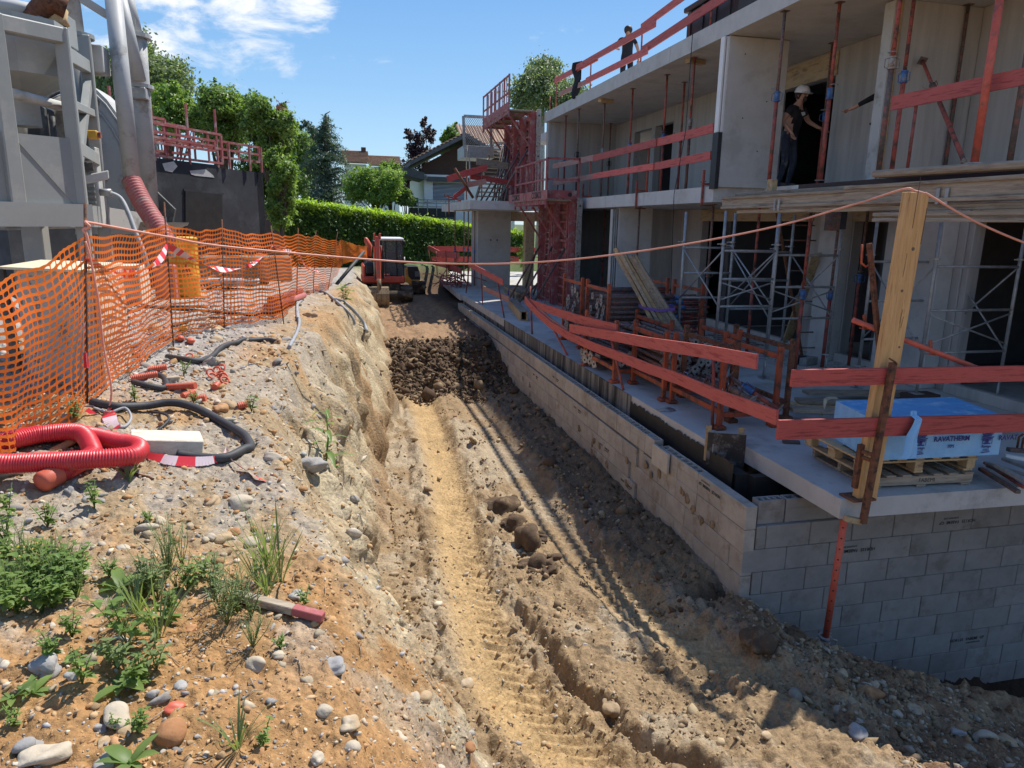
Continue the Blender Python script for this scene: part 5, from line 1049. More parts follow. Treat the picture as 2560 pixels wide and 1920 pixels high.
# ------------------------------------------------------------------ work platform of timber beams on scaffold frames
PXX = 5.75
def hbeam(t, a, b, h=.20, w=.08, m='wood_grey_y', name='beam'):
    """timber I beam: two flanges and a web"""
    a = V3(a); b = V3(b)
    o = MB().bar(a+Vector((0, 0, h/2-.02)), b+Vector((0, 0, h/2-.02)), w, .04, c=.004).build(name, m, t)
    MB().bar(a+Vector((0, 0, -h/2+.02)), b+Vector((0, 0, -h/2+.02)), w, .04, c=.004).build('lower_flange', m, o); MB().bar(a, b, .03, h-.08).build('web', m, o); return o
t = thing('work_platform', 'weathered timber beam platform on grey scaffold frames along the facade', 'platform', (6.4, 8, 2.7))
zt1 = PX(z4(115, 1362), PXX).z; zb1 = PX(z4(115, 1445), PXX).z
hb = zt1-zb1; zc = (zt1+zb1)/2; yL = PX(z4(116, 1400), PXX).y
hbeam(t, (PXX+.04, yL, zc), (PXX+.04, 6.55, zc), hb); hbeam(t, (PXX+.02, 7.45, zc+.02), (PXX+.02, 2.8, zc+.02), hb+.03)
hbeam(t, (PXX+.95, yL+.1, zc), (PXX+.95, 2.9, zc), hb); hbeam(t, (PXX+1.9, yL+.6, zc), (PXX+1.9, 3.0, zc), hb)
hbeam(t, (PXX+.0, 6.9, zc-.23), (PXX+.0, 2.8, zc-.23), .10, .08, name='lower_beam'); MB().bar((PXX+.1, yL-.4, zb1-.045), (PXX+.1, 3.0, zb1-.045), .10, .05, c=.003).build('bearer', 'wood_grey_y', t)
for (y0, y1, x0, tilt, m_) in ((yL-.25, 7.5, 5.95, .0, 'wood_grey_y'), (9.4, 6.9, 6.25, .01, 'wood_grey_y'), (9.9, 6.4, 6.65, .0, 'wood_grey_y'), (8.9, 4.0, 6.95, .015, 'wood_grey_y'), (7.6, 3.2, 6.1, .0, 'wood_grey_y'), (10.6, 7.7, 6.9, .0, 'wood_grey_y')):
    MB().bar((x0, y0, zt1+.03), (x0+.04, y1, zt1+.03+tilt*4), .22, .045, c=.005).build('deck_plank', m_, t)
a = PX(z4(1215, 1205), 5.85); b = PX(z4(2100, 1235), 5.9)
MB().bar(a, (5.92, 4.0, a.z-.04), .24, .075, c=.018).build('deck_plank', 'wood_grey_y', t)
a = PX(z4(690, 1262), 6.1); MB().bar((6.12, a.y, zt1+.085), (6.2, a.y-3.6, zt1+.085), .20, .07, c=.004).build('dark_beam', 'house_brown', t); MB().bar((6.12, a.y+.12, zt1+.085), (6.12, a.y, zt1+.085), .19, .065, c=.004).build('beam_end', 'wood_white', t)
for q in ((490, 1410), (518, 1410), (1618, 1345), (1680, 1345)):
    p = PX(z4(*q), PXX-.01); MB().bar((PXX-.012, p.y, p.z-.09), (PXX-.012, p.y, p.z+.06), .04, .012, (1, 0, 0)).build('beam_clip', 'galv', t)
p = PX(z4(470, 1265), 6.0); MB().box(p.x-.04, p.x+.05, p.y-.06, p.y+.06, zt1+.02, zt1+.22, .004).build('edge_block', 'wood_yellow', t)
# scaffold frames
def leg(t, x, y, zb, zt, jack=.35, m='galv'):
    o = MB().tube([(x, y, zb+jack), (x, y, zt)], .0245, 10).build('leg', m, t)
    MB().tube([(x, y, zb), (x, y, zb+jack+.02)], .018, 8).box(x-.07, x+.07, y-.07, y+.07, zb, zb+.008).build('base_jack', 'galv', o)
    mb = MB().disc((x, y, zb+jack), (0, 0, 1), .042, .03, 12).tube([(x-.11, y+.02, zb+jack), (x+.11, y-.02, zb+jack)], .011, 6); mb.build('jack_nut', 'galv', o); return o
def frame_(t, xa, xb, y, za, zb, zt, hs):
    leg(t, xa, y, za, zt); leg(t, xb, y, zb, zt)
    for h in hs: MB().tube([(xa, y, h), (xb, y, h)], .019, 8).build('rung', 'galv', t)
def tower(label, xs, y0, y1, zbase, hs, ztop):
    t = thing('scaffold_tower', label, 'scaffold', (sum(xs)/2, y0, 0))
    frame_(t, xs[0], xs[1], y0, zbase[0], zbase[1], ztop, hs); frame_(t, xs[0]+.02, xs[1]+.02, y1, 0, 0, ztop, hs)
    for x in xs:
        MB().tube([(x, y0, hs[0]), (x, y1, hs[-1])], .013, 6).build('brace', 'galv', t); MB().tube([(x, y1, hs[0]), (x, y0, hs[-1])], .013, 6).build('brace', 'galv', t)
    for y in (y0, y1):
        for x in xs: mb = MB().disc((x, y, hs[-1]+.10), (0, 0, 1), .045, .03, 12).tube([(x-.10, y, hs[-1]+.1), (x+.08, y+.02, hs[-1]+.1)], .010, 6); mb.build('coupler', 'galv', t)
    MB().tube([(xs[0], y0, hs[1]-.05), (xs[1], y0, hs[0]+.1)], .013, 6).build('brace', 'galv', t); MB().tube([(xs[1], y0, hs[1]-.05), (xs[0], y0, hs[0]+.1)], .013, 6).build('brace', 'galv', t)
    return t
yT = 10.05; hh = [PY(z7(330, yy), yT).z for yy in (790, 602, 408)]; x1 = PY(z7(115, 600), yT).x; x2 = PY(z7(480, 640), yT).x
tower('grey tubular scaffold tower under the left end of the platform', (x1, x2), yT, yT+1.35, (0, 0), hh, zb1-.03)
x4 = PY(z7(930, 640), yT+.05).x; t = tower('grey tubular scaffold tower in front of the ground floor pier', (x2+.06, x4), yT+.12, yT+1.45, (0, 0), [PY(z7(720, yy), yT).z for yy in (880, 662, 440)], zb1-.03)
YT = 8.0; hs = [PY(z7(1850, yy), YT).z for yy in (1105, 817, 517)]
t = tower('grey tubular scaffold tower at the right edge standing on a wood block', (PY(z7(1555, 800), YT).x, PY(z7(2130, 800), YT).x), YT, YT+1.2, (.20, 0), hs, zb1-.03)
xr = PY(z7(1555, 800), YT).x; MB().box(xr-.14, xr+.30, YT-.12, YT+.14, .002, .198, .006).build('timber_block', 'house_brown', None, 'dark wood block under the right scaffold leg', 'timber block')
# small clutter on the slab by the pier
for k, (q, s) in enumerate((((650, 1185), .16), ((720, 1195), .2), ((1150, 1190), .14))):
    p = PZ(z7(*q), 0.0); t = MB().obox((p.x, p.y, .07), (.9, .4, 0), (-.4, .9, 0), (0, 0, 1), s, .07, .07, .01); t.build('offcut', ('black_steel', 'galv', 'rust')[k], None, ('small black box on the slab by the pier', 'grey metal tray on the slab beside the black box', 'rusty offcut on the slab behind the front board')[k], 'offcut')
g = np.random.default_rng(77); mb = MB()
for k in range(150):
    x = g.uniform(8.3, 8.8) if k % 2 else g.uniform(7.6, 8.9); y = g.uniform(10.6, 12.2); mb.rock((x, y, .012), g.uniform(.01, .035), k, 0, .5)
mb.build('concrete_rubble', 'concrete', None, kind='stuff')
mb = MB()
for k in range(7): mb.tube([(7.3+.15*k, 14.6, .02), (7.6+.15*k, 12.9, .02)], .005, 5).tube([(7.3, 14.5-.25*k, .03), (8.5, 14.5-.25*k, .03)], .005, 5)
mb.build('steel_mesh', 'rust', None, 'flat rusty reinforcing mesh lying on the slab behind the racks', 'steel mesh')
# ------------------------------------------------------------------ insulation pack on two pallets
def pallet(label, x0, y0, L, Wd, z0, rot, m='wood_grey_x', bottom=True, text=None, deck=7):
    c, s = math.cos(rot), math.sin(rot); ax = Vector((c, s, 0)); ay = Vector((-s, c, 0)); o = Vector((x0, y0, z0)); t = thing('pallet', label, 'pallet', tuple(o+ax*L/2+ay*Wd/2))
    zb = .022; bh = .085; up = Vector((0, 0, 1))
    def bx(u, v, w, du, dv, dw, name, c_=.003): return MB().obox(o+ax*u+ay*v+up*w, ax, ay, up, du/2, dv/2, dw/2, c_).build(name, m, t)
    for u in (L*.07, L*.5, L*.93): bx(u, Wd/2, zb/2, .10, Wd, zb, 'bottom_board')
    if bottom: 
        for v in (.03, Wd-.03): bx(L/2, v, zb+bh/2+.001, L, .045, bh, 'stringer')
        bx(L/2, Wd/2, zb+bh/2+.001, L, .045, bh, 'stringer')
        for k in range(deck): bx(L*(.05+.9*k/(deck-1)), Wd/2, zb+bh+.012, .10, Wd+.01, .02, 'deck_board')
    else:
        for u in (L*.05, L*.5, L*.95):
            for v in (.06, Wd/2, Wd-.06): bx(u, v, zb+bh/2+.001, .09, .12, bh, 'block')
        for v in (.05, Wd/2, Wd-.05): bx(L/2, v, zb+bh+.012, L, .11, .02, 'stringer_board')
        for k in range(deck): bx(L*(.05+.9*k/(deck-1)), Wd/2, zb+bh+.034, .10, Wd, .02, 'deck_board')
    if text: lettering(text, .055, o+ax*L*.55+up*(zb+bh*.5)+ay*(.03-.0235), ax, up, 'ink', t, thick=.0006)
    return t
pl = PZ(y5(1345, 722), 0.0)+Vector((.02, .09, 0)); pr_ = PZ(y5(1950, 692), 0.0)+Vector((.02, .09, 0)); rot = math.atan2(pr_.y-pl.y, pr_.x-pl.x); Lp = (pr_-pl).length
pallet('lower wooden pallet with a dark stencilled word on the slab corner', pl.x, pl.y, Lp, .95, .002, rot, 'wood_grey_x', True, 'FABEMI')
axp = Vector((math.cos(rot), math.sin(rot), 0)); ayp = Vector((-math.sin(rot), math.cos(rot), 0))
o2 = V3(pl)-axp*.10+ayp*.03; pallet('upper wooden pallet directly under the blue insulation pack', o2.x, o2.y, Lp+.14, .95, .136, rot, 'wood_yellow', False)
zx = .136+.168
xl = PZ(y5(1365, 556), zx)+Vector((.02, .10, 0)); xr = PZ(y5(2108, 518), zx)+Vector((.02, .10, 0)); axx = (V3(xr)-V3(xl)); Lx = axx.length; axx.normalize(); ayx = Vector((-axx.y, axx.x, 0)); 
tl = PY(y5(1400, 385), xl.y); Hx = .40
bl = PZ(y5(1100, 380), zx); 
t = thing('insulation_pack', 'pale blue film wrapped pack of insulation boards with navy print', 'insulation pack', (xl.x+.6, xl.y+.4, zx))
back = PZ(y5(1815, 150), zx+Hx); Wx = 1.0
ol = V3(xl); sk = PZ(y5(1130, 180), zx+Hx)-ol; sk.z = 0; Wx = sk.length; ayx = sk.normalized(); Hx = .385
def surf(u, v, w, seed):
    return math.sin(u*31+v*9+seed)*.5+math.sin(u*13-v*27+seed*2)*.5
def panel(o, a, b, n, name, m, nu=44, nv=22, amp=.005):
    mb = MB(); nn = V3(a).cross(V3(b)).normalized()
    def fn(u, v):
        e = min(u, 1-u, v, 1-v); k = min(1, e*12)
        w = (math.sin((u*2.2+v*1.1)*14+3*math.sin(v*5+u*3))*.6+math.sin((u*1.3-v*2.1)*23+2*math.sin(u*9))*.4)
        return V3(o)+V3(a)*u+V3(b)*v+nn*(amp*w*k)
    return mb.grid(fn, nu, nv).build(name, m, t)
Lt = Lx
panel(ol, axx*Lt, Vector((0, 0, Hx)), None, 'film_front', 'film_pale', 60, 20, .006); panel(ol+ayx*Wx, -ayx*Wx, Vector((0, 0, Hx)), None, 'film_side', 'film_pale', 30, 16, .006)
panel(ol+axx*Lt, ayx*Wx, Vector((0, 0, Hx)), None, 'film_side', 'film_pale', 30, 16, .006); panel(ol+Vector((0, 0, Hx)), axx*Lt, ayx*Wx, None, 'film_top', 'xps_blue', 40, 30, .006)
panel(ol+axx*Lt+ayx*Wx, -axx*Lt, Vector((0, 0, Hx)), None, 'film_back', 'film_pale', 10, 6, .003)
nf = Vector((axx.y, -axx.x, 0)); up = Vector((0, 0, 1)); fo = ol+nf*.011
def at_face(qx, qy): p = PY(zF(qx, qy), xl.y); return fo+axx*((V3(p)-fo).dot(axx))+up*(p.z-fo.z)
lettering('RAVATHERM', .068, at_face(815, 100), axx, up, 'navy', t, thick=.0008, bold=.0015); lettering('XPS', .042, at_face(795, 238), axx, up, 'navy', t, thick=.0008, bold=.001)
lettering('RAVAT', .068, at_face(1800, 62), axx, up, 'navy', t, thick=.0008, bold=.0015)
def logo(qx, qy, word):
    c = at_face(qx, qy); mb = MB()
    for k in range(6): a = c+axx*(-.062+.008*(k % 2))+up*(.052-.013*k); b = c+axx*(.068-.013*(k % 3))+up*(.066-.0145*k); mb.bar(a, b, .002, .009, up)
    mb.bar(c+axx*-.014+up*-.018, c+axx*.014+up*-.018, .002, .034, up); mb.bar(c+axx*-.038+up*-.042, c+axx*.038+up*-.042, .002, .011, up)
    for s_ in (-.052, .052): mb.bar(c+axx*s_+up*.0, c+axx*s_+up*-.047, .002, .004, axx)
    mb.build('printed_logo', 'navy', t)
    lettering('Ravago', .036, c+up*-.070, axx, up, 'navy', t, thick=.0008, bold=.0007); lettering('BUILDING\nSOLUTIONS', .014, c+up*-.105, axx, up, 'navy', t, thick=.0008); MB().bar(c+axx*-.048+up*-.132, c+axx*.044+up*-.125, .002, .008, up).build('printed_bar', 'navy', t)
logo(1440, 100, ''); logo(270, 150, '')
# torn flap of film hanging over the board
p0 = PY(y5(1585, 250), 5.06); mb = MB()
mb.grid(lambda u, v: Vector((p0.x+(-.055+.11*u)*(.5+.8*min(v*2.2, 1))-.04*v+.012*math.sin(v*9), p0.y+.02-.012*math.sin(u*9+v*4)-(.06 if v > .1 else 0), p0.z-v*.42)), 10, 22)
mb.build('torn_flap', 'film_pale', t)
# ------------------------------------------------------------------ scrap metal at the right edge
g = np.random.default_rng(5)
SCR = [((1985, 545), (2215, 690), .035, 'red_steel', 'short red channel piece at the edge of the scrap heap'), ((1960, 580), (2180, 715), .05, 'worn_steel', 'rust and mud caked bar end poking over the slab edge'), ((2000, 560), (2330, 700), .045, 'worn_steel', 'long dark bar in the scrap heap'),
       ((1990, 545), (2360, 660), .04, 'galv', 'grey channel lying across the scrap heap'), ((2090, 520), (2400, 640), .05, 'galv', 'bright flat bar on the scrap heap'), ((2100, 505), (2420, 560), .05, 'white_paint', 'white painted bar on top of the scrap heap'), ((2120, 470), (2380, 490), .06, 'worn_steel', 'short rusty tube end at the back of the scrap heap'), ((2050, 560), (2420, 760), .05, 'galv', 'long grey square tube at the front of the scrap heap')]
for k, (q0, q1, w, m_, lab) in enumerate(SCR):
    a = PZ(y5(*q0), .05+.02*k); b = PZ(y5(*q1), .03+.015*k); MB().bar(a, b, w, w*.7, c=.004).build('scrap_bar', m_, None, lab, 'scrap metal', 'scrap bars beside the pallets')
for k, q in enumerate(((2170, 470), (2195, 480))):
    p = PZ(y5(*q), .0); MB().tube([p, p+Vector((0, 0, .15)), p+Vector((.05, 0, .18))], .012, 6).build('rebar_hook', 'rust', None, ('left rusty bar hook rising behind the scrap heap', 'right rusty bar hook rising behind the scrap heap')[k], 'rebar')
MB().obox(PZ(y5(870, 425), .02), (.9, -.3, 0), (.3, .9, 0), (0, 0, 1), .10, .03, .015, .003).build('offcut', 'worn_steel', None, 'dark flat steel offcut on the slab left of the pallets', 'offcut')

# ------------------------------------------------------------------ steel wall formwork with walkways
def formwork(label, x, y0, y1, z0, z1, n, plat_x, far_ext=0.0, boards=True, gate=True):
    t = thing('wall_formwork', label, 'formwork', (x, (y0+y1)/2, z0)); m = 'formwork_red'
    MB().box(x, x+.02, y0, y1, z0, z1).build('skin_plate', m, t)
    mb = MB(); ny = 4
    for k in range(int((z1-z0)/.27)+1):
        z = min(z0+.05+k*.27, z1-.05); MB().box(x-.09, x-.002, y0+.02, y1-.02, z-.035, z+.035, .004).build('rib', m, t)
    for k in range(n):
        y = y0+.35+(y1-y0-.7)*k/(n-1)
        for s in (-.09, .09): MB().box(x-.27, x-.0905, y+s-.03, y+s+.03, z0+.02, z1-.02, .004).build('soldier', m, t)
    MB().box(x-.13, x+.022, y0-.03, y0-.001, z0, z1, .004).build('edge_plate', 'grey_plate', t)
    for z in (z0+.25, (z0+z1)/2, z1-.2): MB().disc((x-.05, y0-.032, z), (0, 1, 0), .028, .008, 12).build('lifting_hole', 'ink', t)
    # walkway
    zp = z1-.08; MB().box(plat_x, x-.28, y0+.05, y1+far_ext, zp, zp+.05, .006).build('walkway_deck', 'wood_grey_y', t); MB().box(plat_x-.02, plat_x+.03, y0+.03, y1+far_ext, zp-.10, zp-.002).build('edge_beam', m, t)
    for k in range(n):
        y = y0+.35+(y1-y0-.7)*k/(n-1); MB().bar((plat_x+.05, y, zp-.06), (x-.25, y, zp-1.05), .05, .05, (0, 1, 0)).build('bracket_strut', m, t); MB().bar((plat_x, y, zp-.05), (x-.25, y, zp-.05), .05, .06).build('bracket_arm', m, t)
    ns = int((y1+far_ext-y0)/.85)+1
    for k in range(ns+1):
        y = y0+.06+(y1+far_ext-y0-.1)*k/ns; MB().bar((plat_x, y, zp-.2), (plat_x, y, zp+1.12), .05, .05, (0, 1, 0)).build('rail_post', m, t)
    for z in (zp+1.08, zp+.56): MB().bar((plat_x, y0+.09, z), (plat_x, y1+far_ext-.06, z), .04, .05).build('rail', m, t)
    for k in range(ns*2):
        y = y0+.3+(y1+far_ext-y0-.4)*k/(ns*2); MB().bar((plat_x+.05, y, zp+.1), (plat_x+.05, y, zp+1.05), .025, .025, (0, 1, 0)).build('baluster', m, t)
    tb = MB().box(plat_x-.035, plat_x-.022, y0+.1, y1+far_ext-.1, zp+.03, zp+.27, .003).build('toe_board', m, t)
    if gate:
        for p, q in (((plat_x, y0, zp+1.10), (x-.1, y0, zp+1.10)), ((x-.1, y0, zp+.1), (x-.1, y0, zp+1.13)), ((plat_x, y0, zp+.56), (x-.1, y0, zp+.56)), ((plat_x+.0, y0, zp+.1), (plat_x+.0, y0, zp+1.12))): MB().bar(p, q, .05, .05, (0, 1, 0)).build('end_rail', m, t)
        MB().box(plat_x+.03, x-.15, y0-.012, y0+.012, zp+.06, zp+.28, .003).build('end_toe_board', m, t); MB().disc((x-.35, y0-.014, zp+.17), (0, 1, 0), .06, .004, 14).build('round_mark', 'ink', t)
    # ladder on the outside
    yl = y0+(y1-y0)*.45
    for s in (-.19, .19): MB().bar((x-.55, yl+s, z0+.1), (x-.42, yl+s, z1-.1), .035, .03, (0, 1, 0)).build('ladder_stile', m, t)
    for k in range(9): f = .05+k*.11; z = z0+.1+(z1-z0-.2)*f; MB().tube([(x-.55+.13*f, yl-.19, z), (x-.55+.13*f, yl+.19, z)], .012, 6).build('ladder_rung', 'wood_grey_y', t)
    for k in range(n):
        y = y0+.55+(y1-y0-1.0)*k/(n-1); MB().tube([(x-1.25, y, z0+.04), (x-.25, y, z0+1.75)], .032, 8).build('push_pull_strut', 'worn_steel', t)
    return t, tb, zp
yN = PX(z3(790, 1390), XF).y
t, tb, zp = formwork('lower red steel wall formwork with lettered toe boards and railed walkway', 6.45, yN-.05, yN+3.6, 0.0, F1-.02, 3, 5.45)
for k, (a_, b_) in enumerate(((z3(262, 1388), z3(350, 1388)), (z3(388, 1370), z3(512, 1365)))):
    pa = PX(a_, 5.42); pb = PX(b_, 5.42); o = (V3(pa)+V3(pb))/2
    MB().box(5.405, 5.414, min(pa.y, pb.y)-.15, max(pa.y, pb.y)+.1, zp+.03, zp+.28).build('lettered_board', 'hose_pink', t)
    lettering('COSMOS', .26, (5.404, o.y, zp+.155), (0, -1, 0), (0, 0, 1), 'ink', t, thick=.001, bold=.008)
formwork('upper red steel wall formwork beside the end of the roof slab', 6.50, 23.75, 28.2, F1, F2+.12, 4, 5.45, gate=False)
# stair tower and strutting behind the upper formwork
t = thing('site_stair', 'grey timber site stair climbing behind the red formwork', 'stair', (5.2, 27, F1))
a = PY(zD(720, 420), 26.0); b = PY(zC(300, 620), 29.5)
for s in (0, .95): MB().bar(a+Vector((s, 0, 0)), b+Vector((s, 0, 0)), .05, .16).build('stringer', 'wood_grey_y', t)
for k in range(15): c = lerp(a, b, (k+.5)/15); MB().box(c.x+.02, c.x+.93, c.y-.11, c.y+.11, c.z-.02, c.z+.02).build('tread', 'wood_grey_x', t)
for k in range(6): p = PY(zC(420+k*32, 700), 27.5+k*.1); MB().tube([(p.x-.55, p.y-1, F1+.05), (p.x, p.y, p.z+.1)], .03, 6).build('raking_strut', ('worn_steel', 'galv')[k % 2], t)
# caged landing at the far left of the formwork
t = thing('cage_landing', 'grey mesh caged landing hanging left of the upper formwork', 'platform', (4.6, 29, 5))
a = PY(z2(1420, 480), 29); b = PY(z2(1625, 480), 29); zt_ = PY(z2(1410, 262), 29).z
MB().box(a.x, b.x, 28.4, 30, a.z-.35, a.z+.1, .01).build('landing', 'galv', t)
for x in (a.x+.03, b.x-.1): MB().bar((x, 28.45, a.z), (x-.05, 28.45, zt_), .10, .05, (0, 1, 0)).build('cage_post', 'galv', t)
MB().bar((a.x, 28.45, zt_), (b.x, 28.45, zt_), .08, .10).build('cage_rail', 'galv', t)
mb = MB(); nx = 16; W_ = b.x-a.x; H_ = zt_-a.z
for k in range(-12, nx+12):
    for s in (1, -1):
        x0 = a.x+k*W_/nx; x1 = x0+s*H_*.6; p = Vector((x0, 28.43, a.z+.1)); q = Vector((x1, 28.43, zt_))
        t0 = 0; t1 = 1
        if x1 != x0:
            ta, tb_ = sorted(((a.x-x0)/(x1-x0), (b.x-x0)/(x1-x0))); t0 = max(0, ta); t1 = min(1, tb_)
        if t1 > t0+.02: mb.bar(lerp(p, q, t0), lerp(p, q, t1), .012, .012, (0, 1, 0))
mb.build('wire_mesh', 'galv', t)['kind'] = 'stuff'
mb = MB(); p = PY(z2(1462, 450), 28.3); mb.tube([p, p+Vector((-.04, 0, -.8)), p+Vector((.02, 0, -1.5)), p+Vector((.09, 0, -1.55)), p+Vector((.10, 0, -1.2)), p+Vector((.06, 0, -.3))], .022, 6); mb.build('sling', 'strap_pale', None, 'pale rope sling hanging from the caged landing', 'sling')
a = PY(zD(425, 5), 23.6); b = PY(zD(680, 415), 23.6); MB().tube([b, a], .045, 8).build('steel_tube', 'rust', None, 'leaning rusty tube crossing the far red boards', 'tube')
# rebar tangle and struts by the pavilion wall
mb = MB(); p = PY(zD(440, 1500), 27.0); g = np.random.default_rng(9)
for k in range(34): c = Vector((p.x+g.normal(0, .35), 27+g.normal(0, .4), abs(g.normal(.18, .14)))); d = Vector((g.normal(), g.normal(), g.normal()*.5)).normalized()*.5; mb.tube([c-d, c+d*.3+Vector((0, 0, .08)), c+d], .018, 5)
for i in range(len(mb.v)): x, y, z = mb.v[i]; mb.v[i] = (x, y, max(z, .01))
mb.build('rebar_tangle', 'formwork_red', None, 'tangle of dark red bars lying on the far pavilion slab', 'rebar')
for k, (q0, q1, yb) in enumerate(((zD(1550, 1150), zD(1400, 1640), 25.5), (zA(130, 150), zA(70, 360), 23.5), (z6(780, 640), z6(650, 770), 21.5))):
    a = PY(q0, yb); b = PY(q1, yb); b.z = .03; MB().tube([b, a], .035, 8).build('raking_strut', 'worn_steel', None, ('dark raking strut right of the pavilion columns', 'short grey strut behind the lying plank bundle', 'grey strut leaning over the lying plank bundle')[k], 'strut')
# ------------------------------------------------------------------ copper coloured cable strung across the site
MASTHEAD = POST_TOP
s0 = PY(z5(590, 95), 5.28)
pts = crest_pts(s0, PY(vv(1000, 571), 8.5), .06, 14)[:-1]
P_mid = [(z5(1135, 195), 6.2), (z5(1640, 275), 7.0), (vv(900, 567), 8.0), (vv(1150, 567), 7.6), (vv(1400, 540), 7.0), (vv(1650, 495), 6.4), (vv(1850, 440), 5.8), (vv(1950, 409), 5.25)]
raw = [s0]+[PY(q, y) for q, y in P_mid]
def smooth(pts, n=6):
    out = []
    for i in range(len(pts)-1):
        p0 = V3(pts[max(i-1, 0)]); p1 = V3(pts[i]); p2 = V3(pts[i+1]); p3 = V3(pts[min(i+2, len(pts)-1)])
        for k in range(n):
            u = k/n; out.append(0.5*((2*p1)+(p2-p0)*u+(2*p0-5*p1+4*p2-p3)*u*u+(3*p1-p0-3*p2+p3)*u**3))
    out.append(V3(pts[-1])); return out
tp = V3(POST_TOP)+Vector((-.03, -.02, .012)); raw += [tp, V3(POST_TOP)+Vector((.07, -.03, -.008)), PY(zE(900, 375), 5.14), PY(zE(1500, 720), 5.0), PY(zE(2212, 1030), 4.9), PY(zE(2900, 1250), 4.8)]
curl = [PY(z5(*q), 5.26) for q in ((600, 245), (625, 330), (600, 190), (575, 150), (620, 130), (590, 100))]
MB().tube(smooth(curl[::1], 4)[:-1]+smooth(raw), .0095, 7).build('cable', 'cable_copper', None, 'copper coloured cable strung from the left stake over the timber post', 'cable')
# thin dark wires hanging down the facade
for k, (q0, q1, X) in enumerate(((z3(1525, 230), z6(1680, 620), 6.52),)):
    a = PX(q0, X); b = PX(z3(1390, 1659), 6.4); MB().tube([(a.x, a.y, F2), (a.x-.03, a.y-.05, 4.2), (6.5, b.y+.3, F1-.1), (6.45, b.y, .3)], .008, 6).build('wire', 'cable_black', None, 'thin grey wire hanging down the balcony facade', 'wire')
# black plastic tub and hanging jacket on the roof
a = PX(z3(1490, 245), 6.9); b = PX(z3(1840, 60), 6.9); zt_ = PX(z3(1775, 30), 6.9).z
t = thing('plastic_tub', 'large black plastic tub standing on the roof edge behind the boards', 'tub', (7.4, (a.y+b.y)/2, F2))
MB().box(6.85, 7.75, b.y, a.y, F2+.005, F2+.62, .05).build('body', 'black_steel', t); MB().box(6.80, 7.80, b.y-.05, a.y+.05, F2+.60, F2+.70, .02).build('rim', 'black_steel', t)
for k in range(4): y = b.y+.2+(a.y-b.y-.4)*k/3; MB().box(6.83, 6.852, y-.04, y+.04, F2+.1, F2+.58).build('side_rib', 'black_steel', t)
MB().tube([(7.4, b.y-.2, F2+.2), (7.4, b.y-.25, F2+2.0)], .012, 6).build('steel_rod', 'ink', None, 'thin dark rod standing on the roof behind the tub', 'rod')
p = PX(z3(720, 490), 6.6); mb = MB()
mb.grid(lambda u, v: Vector((6.60-.05*math.sin(u*5)-.03*math.sin(v*7+u*4), p.y+(.28-.56*u)*(1-.35*v*(1-u))+.04*math.sin(v*9), p.z+.22-v*(.62+.35*math.sin(u*3.1)))), 12, 14)
mb.grid(lambda u, v: Vector((6.68+.03*math.sin(u*6), p.y+(.26-.52*u), p.z+.22-v*.5)), 10, 8); mb.build('jacket', 'cloth_black', None, 'dark jacket hung over the top red board of the roof rail', 'jacket')
# REFRAME: sight line frames of the survey picture
z1 = frame(0, 0, 800); z2 = frame(640, 200, 800); z3 = frame(1180, 0, 800); z4 = frame(1760, 0, 800); z5 = frame(0, 520, 800); z6 = frame(1060, 480, 800); z7 = frame(1760, 480, 800); y1 = frame(0, 1000, 800); y2 = frame(0, 1320, 800); y3 = frame(800, 800, 800); y4 = frame(800, 1320, 800); y5 = frame(1600, 920, 960); y7 = frame(840, 560, 400)
# ------------------------------------------------------------------ left bank: net fence, mixing plant, stores, hoses
def circle_pts(c, ax, ay, R, n=40, a0=0, a1=2*math.pi): return [V3(c)+V3(ax)*(R*math.cos(a0+(a1-a0)*i/n))+V3(ay)*(R*math.sin(a0+(a1-a0)*i/n)) for i in range(n+1)]
BZ = lambda x, y: gh(x, y)
# ---- orange safety net
k112 = 1.0
NP = []
for top, bot, Y in ((z5(590, 200), z5(600, 1345), 5.30), (z5(1145, 120), z5(1195, 905), 7.6), (z5(1535, 140), z5(1550, 805), 8.85), (z5(1880, 175), z5(1955, 750), 10.05), (z5(2060, 182), z5(2050, 655), 12.4), (z5(2182, 190), z5(2165, 580), 14.9), (z2(555, 1108), z2(500, 1440), 17.5)):
    NP.append((PY(bot, Y), PY(top, Y)))
NP.insert(0, (PY((-90, 1130), 4.15), PY((-90, 740), 4.15))); NP.insert(0, (PY((-420, 1330), 3.6), PY((-420, 860), 3.6)))
NP.append((PY(z2(600, 1270), 21.5), PY(z2(590, 1105), 20.5))); NP.append((PY(z2(770, 1230), 23.0), PY(z2(765, 1150), 23.0)))
t = thing('safety_net', 'orange plastic mesh safety net sagging between thin rusty stakes on the bank', 'safety net', tuple(NP[2][0]))
bow = [0, .06, .02, .10, .06, .05, .04, .03, .02, .02, .02]
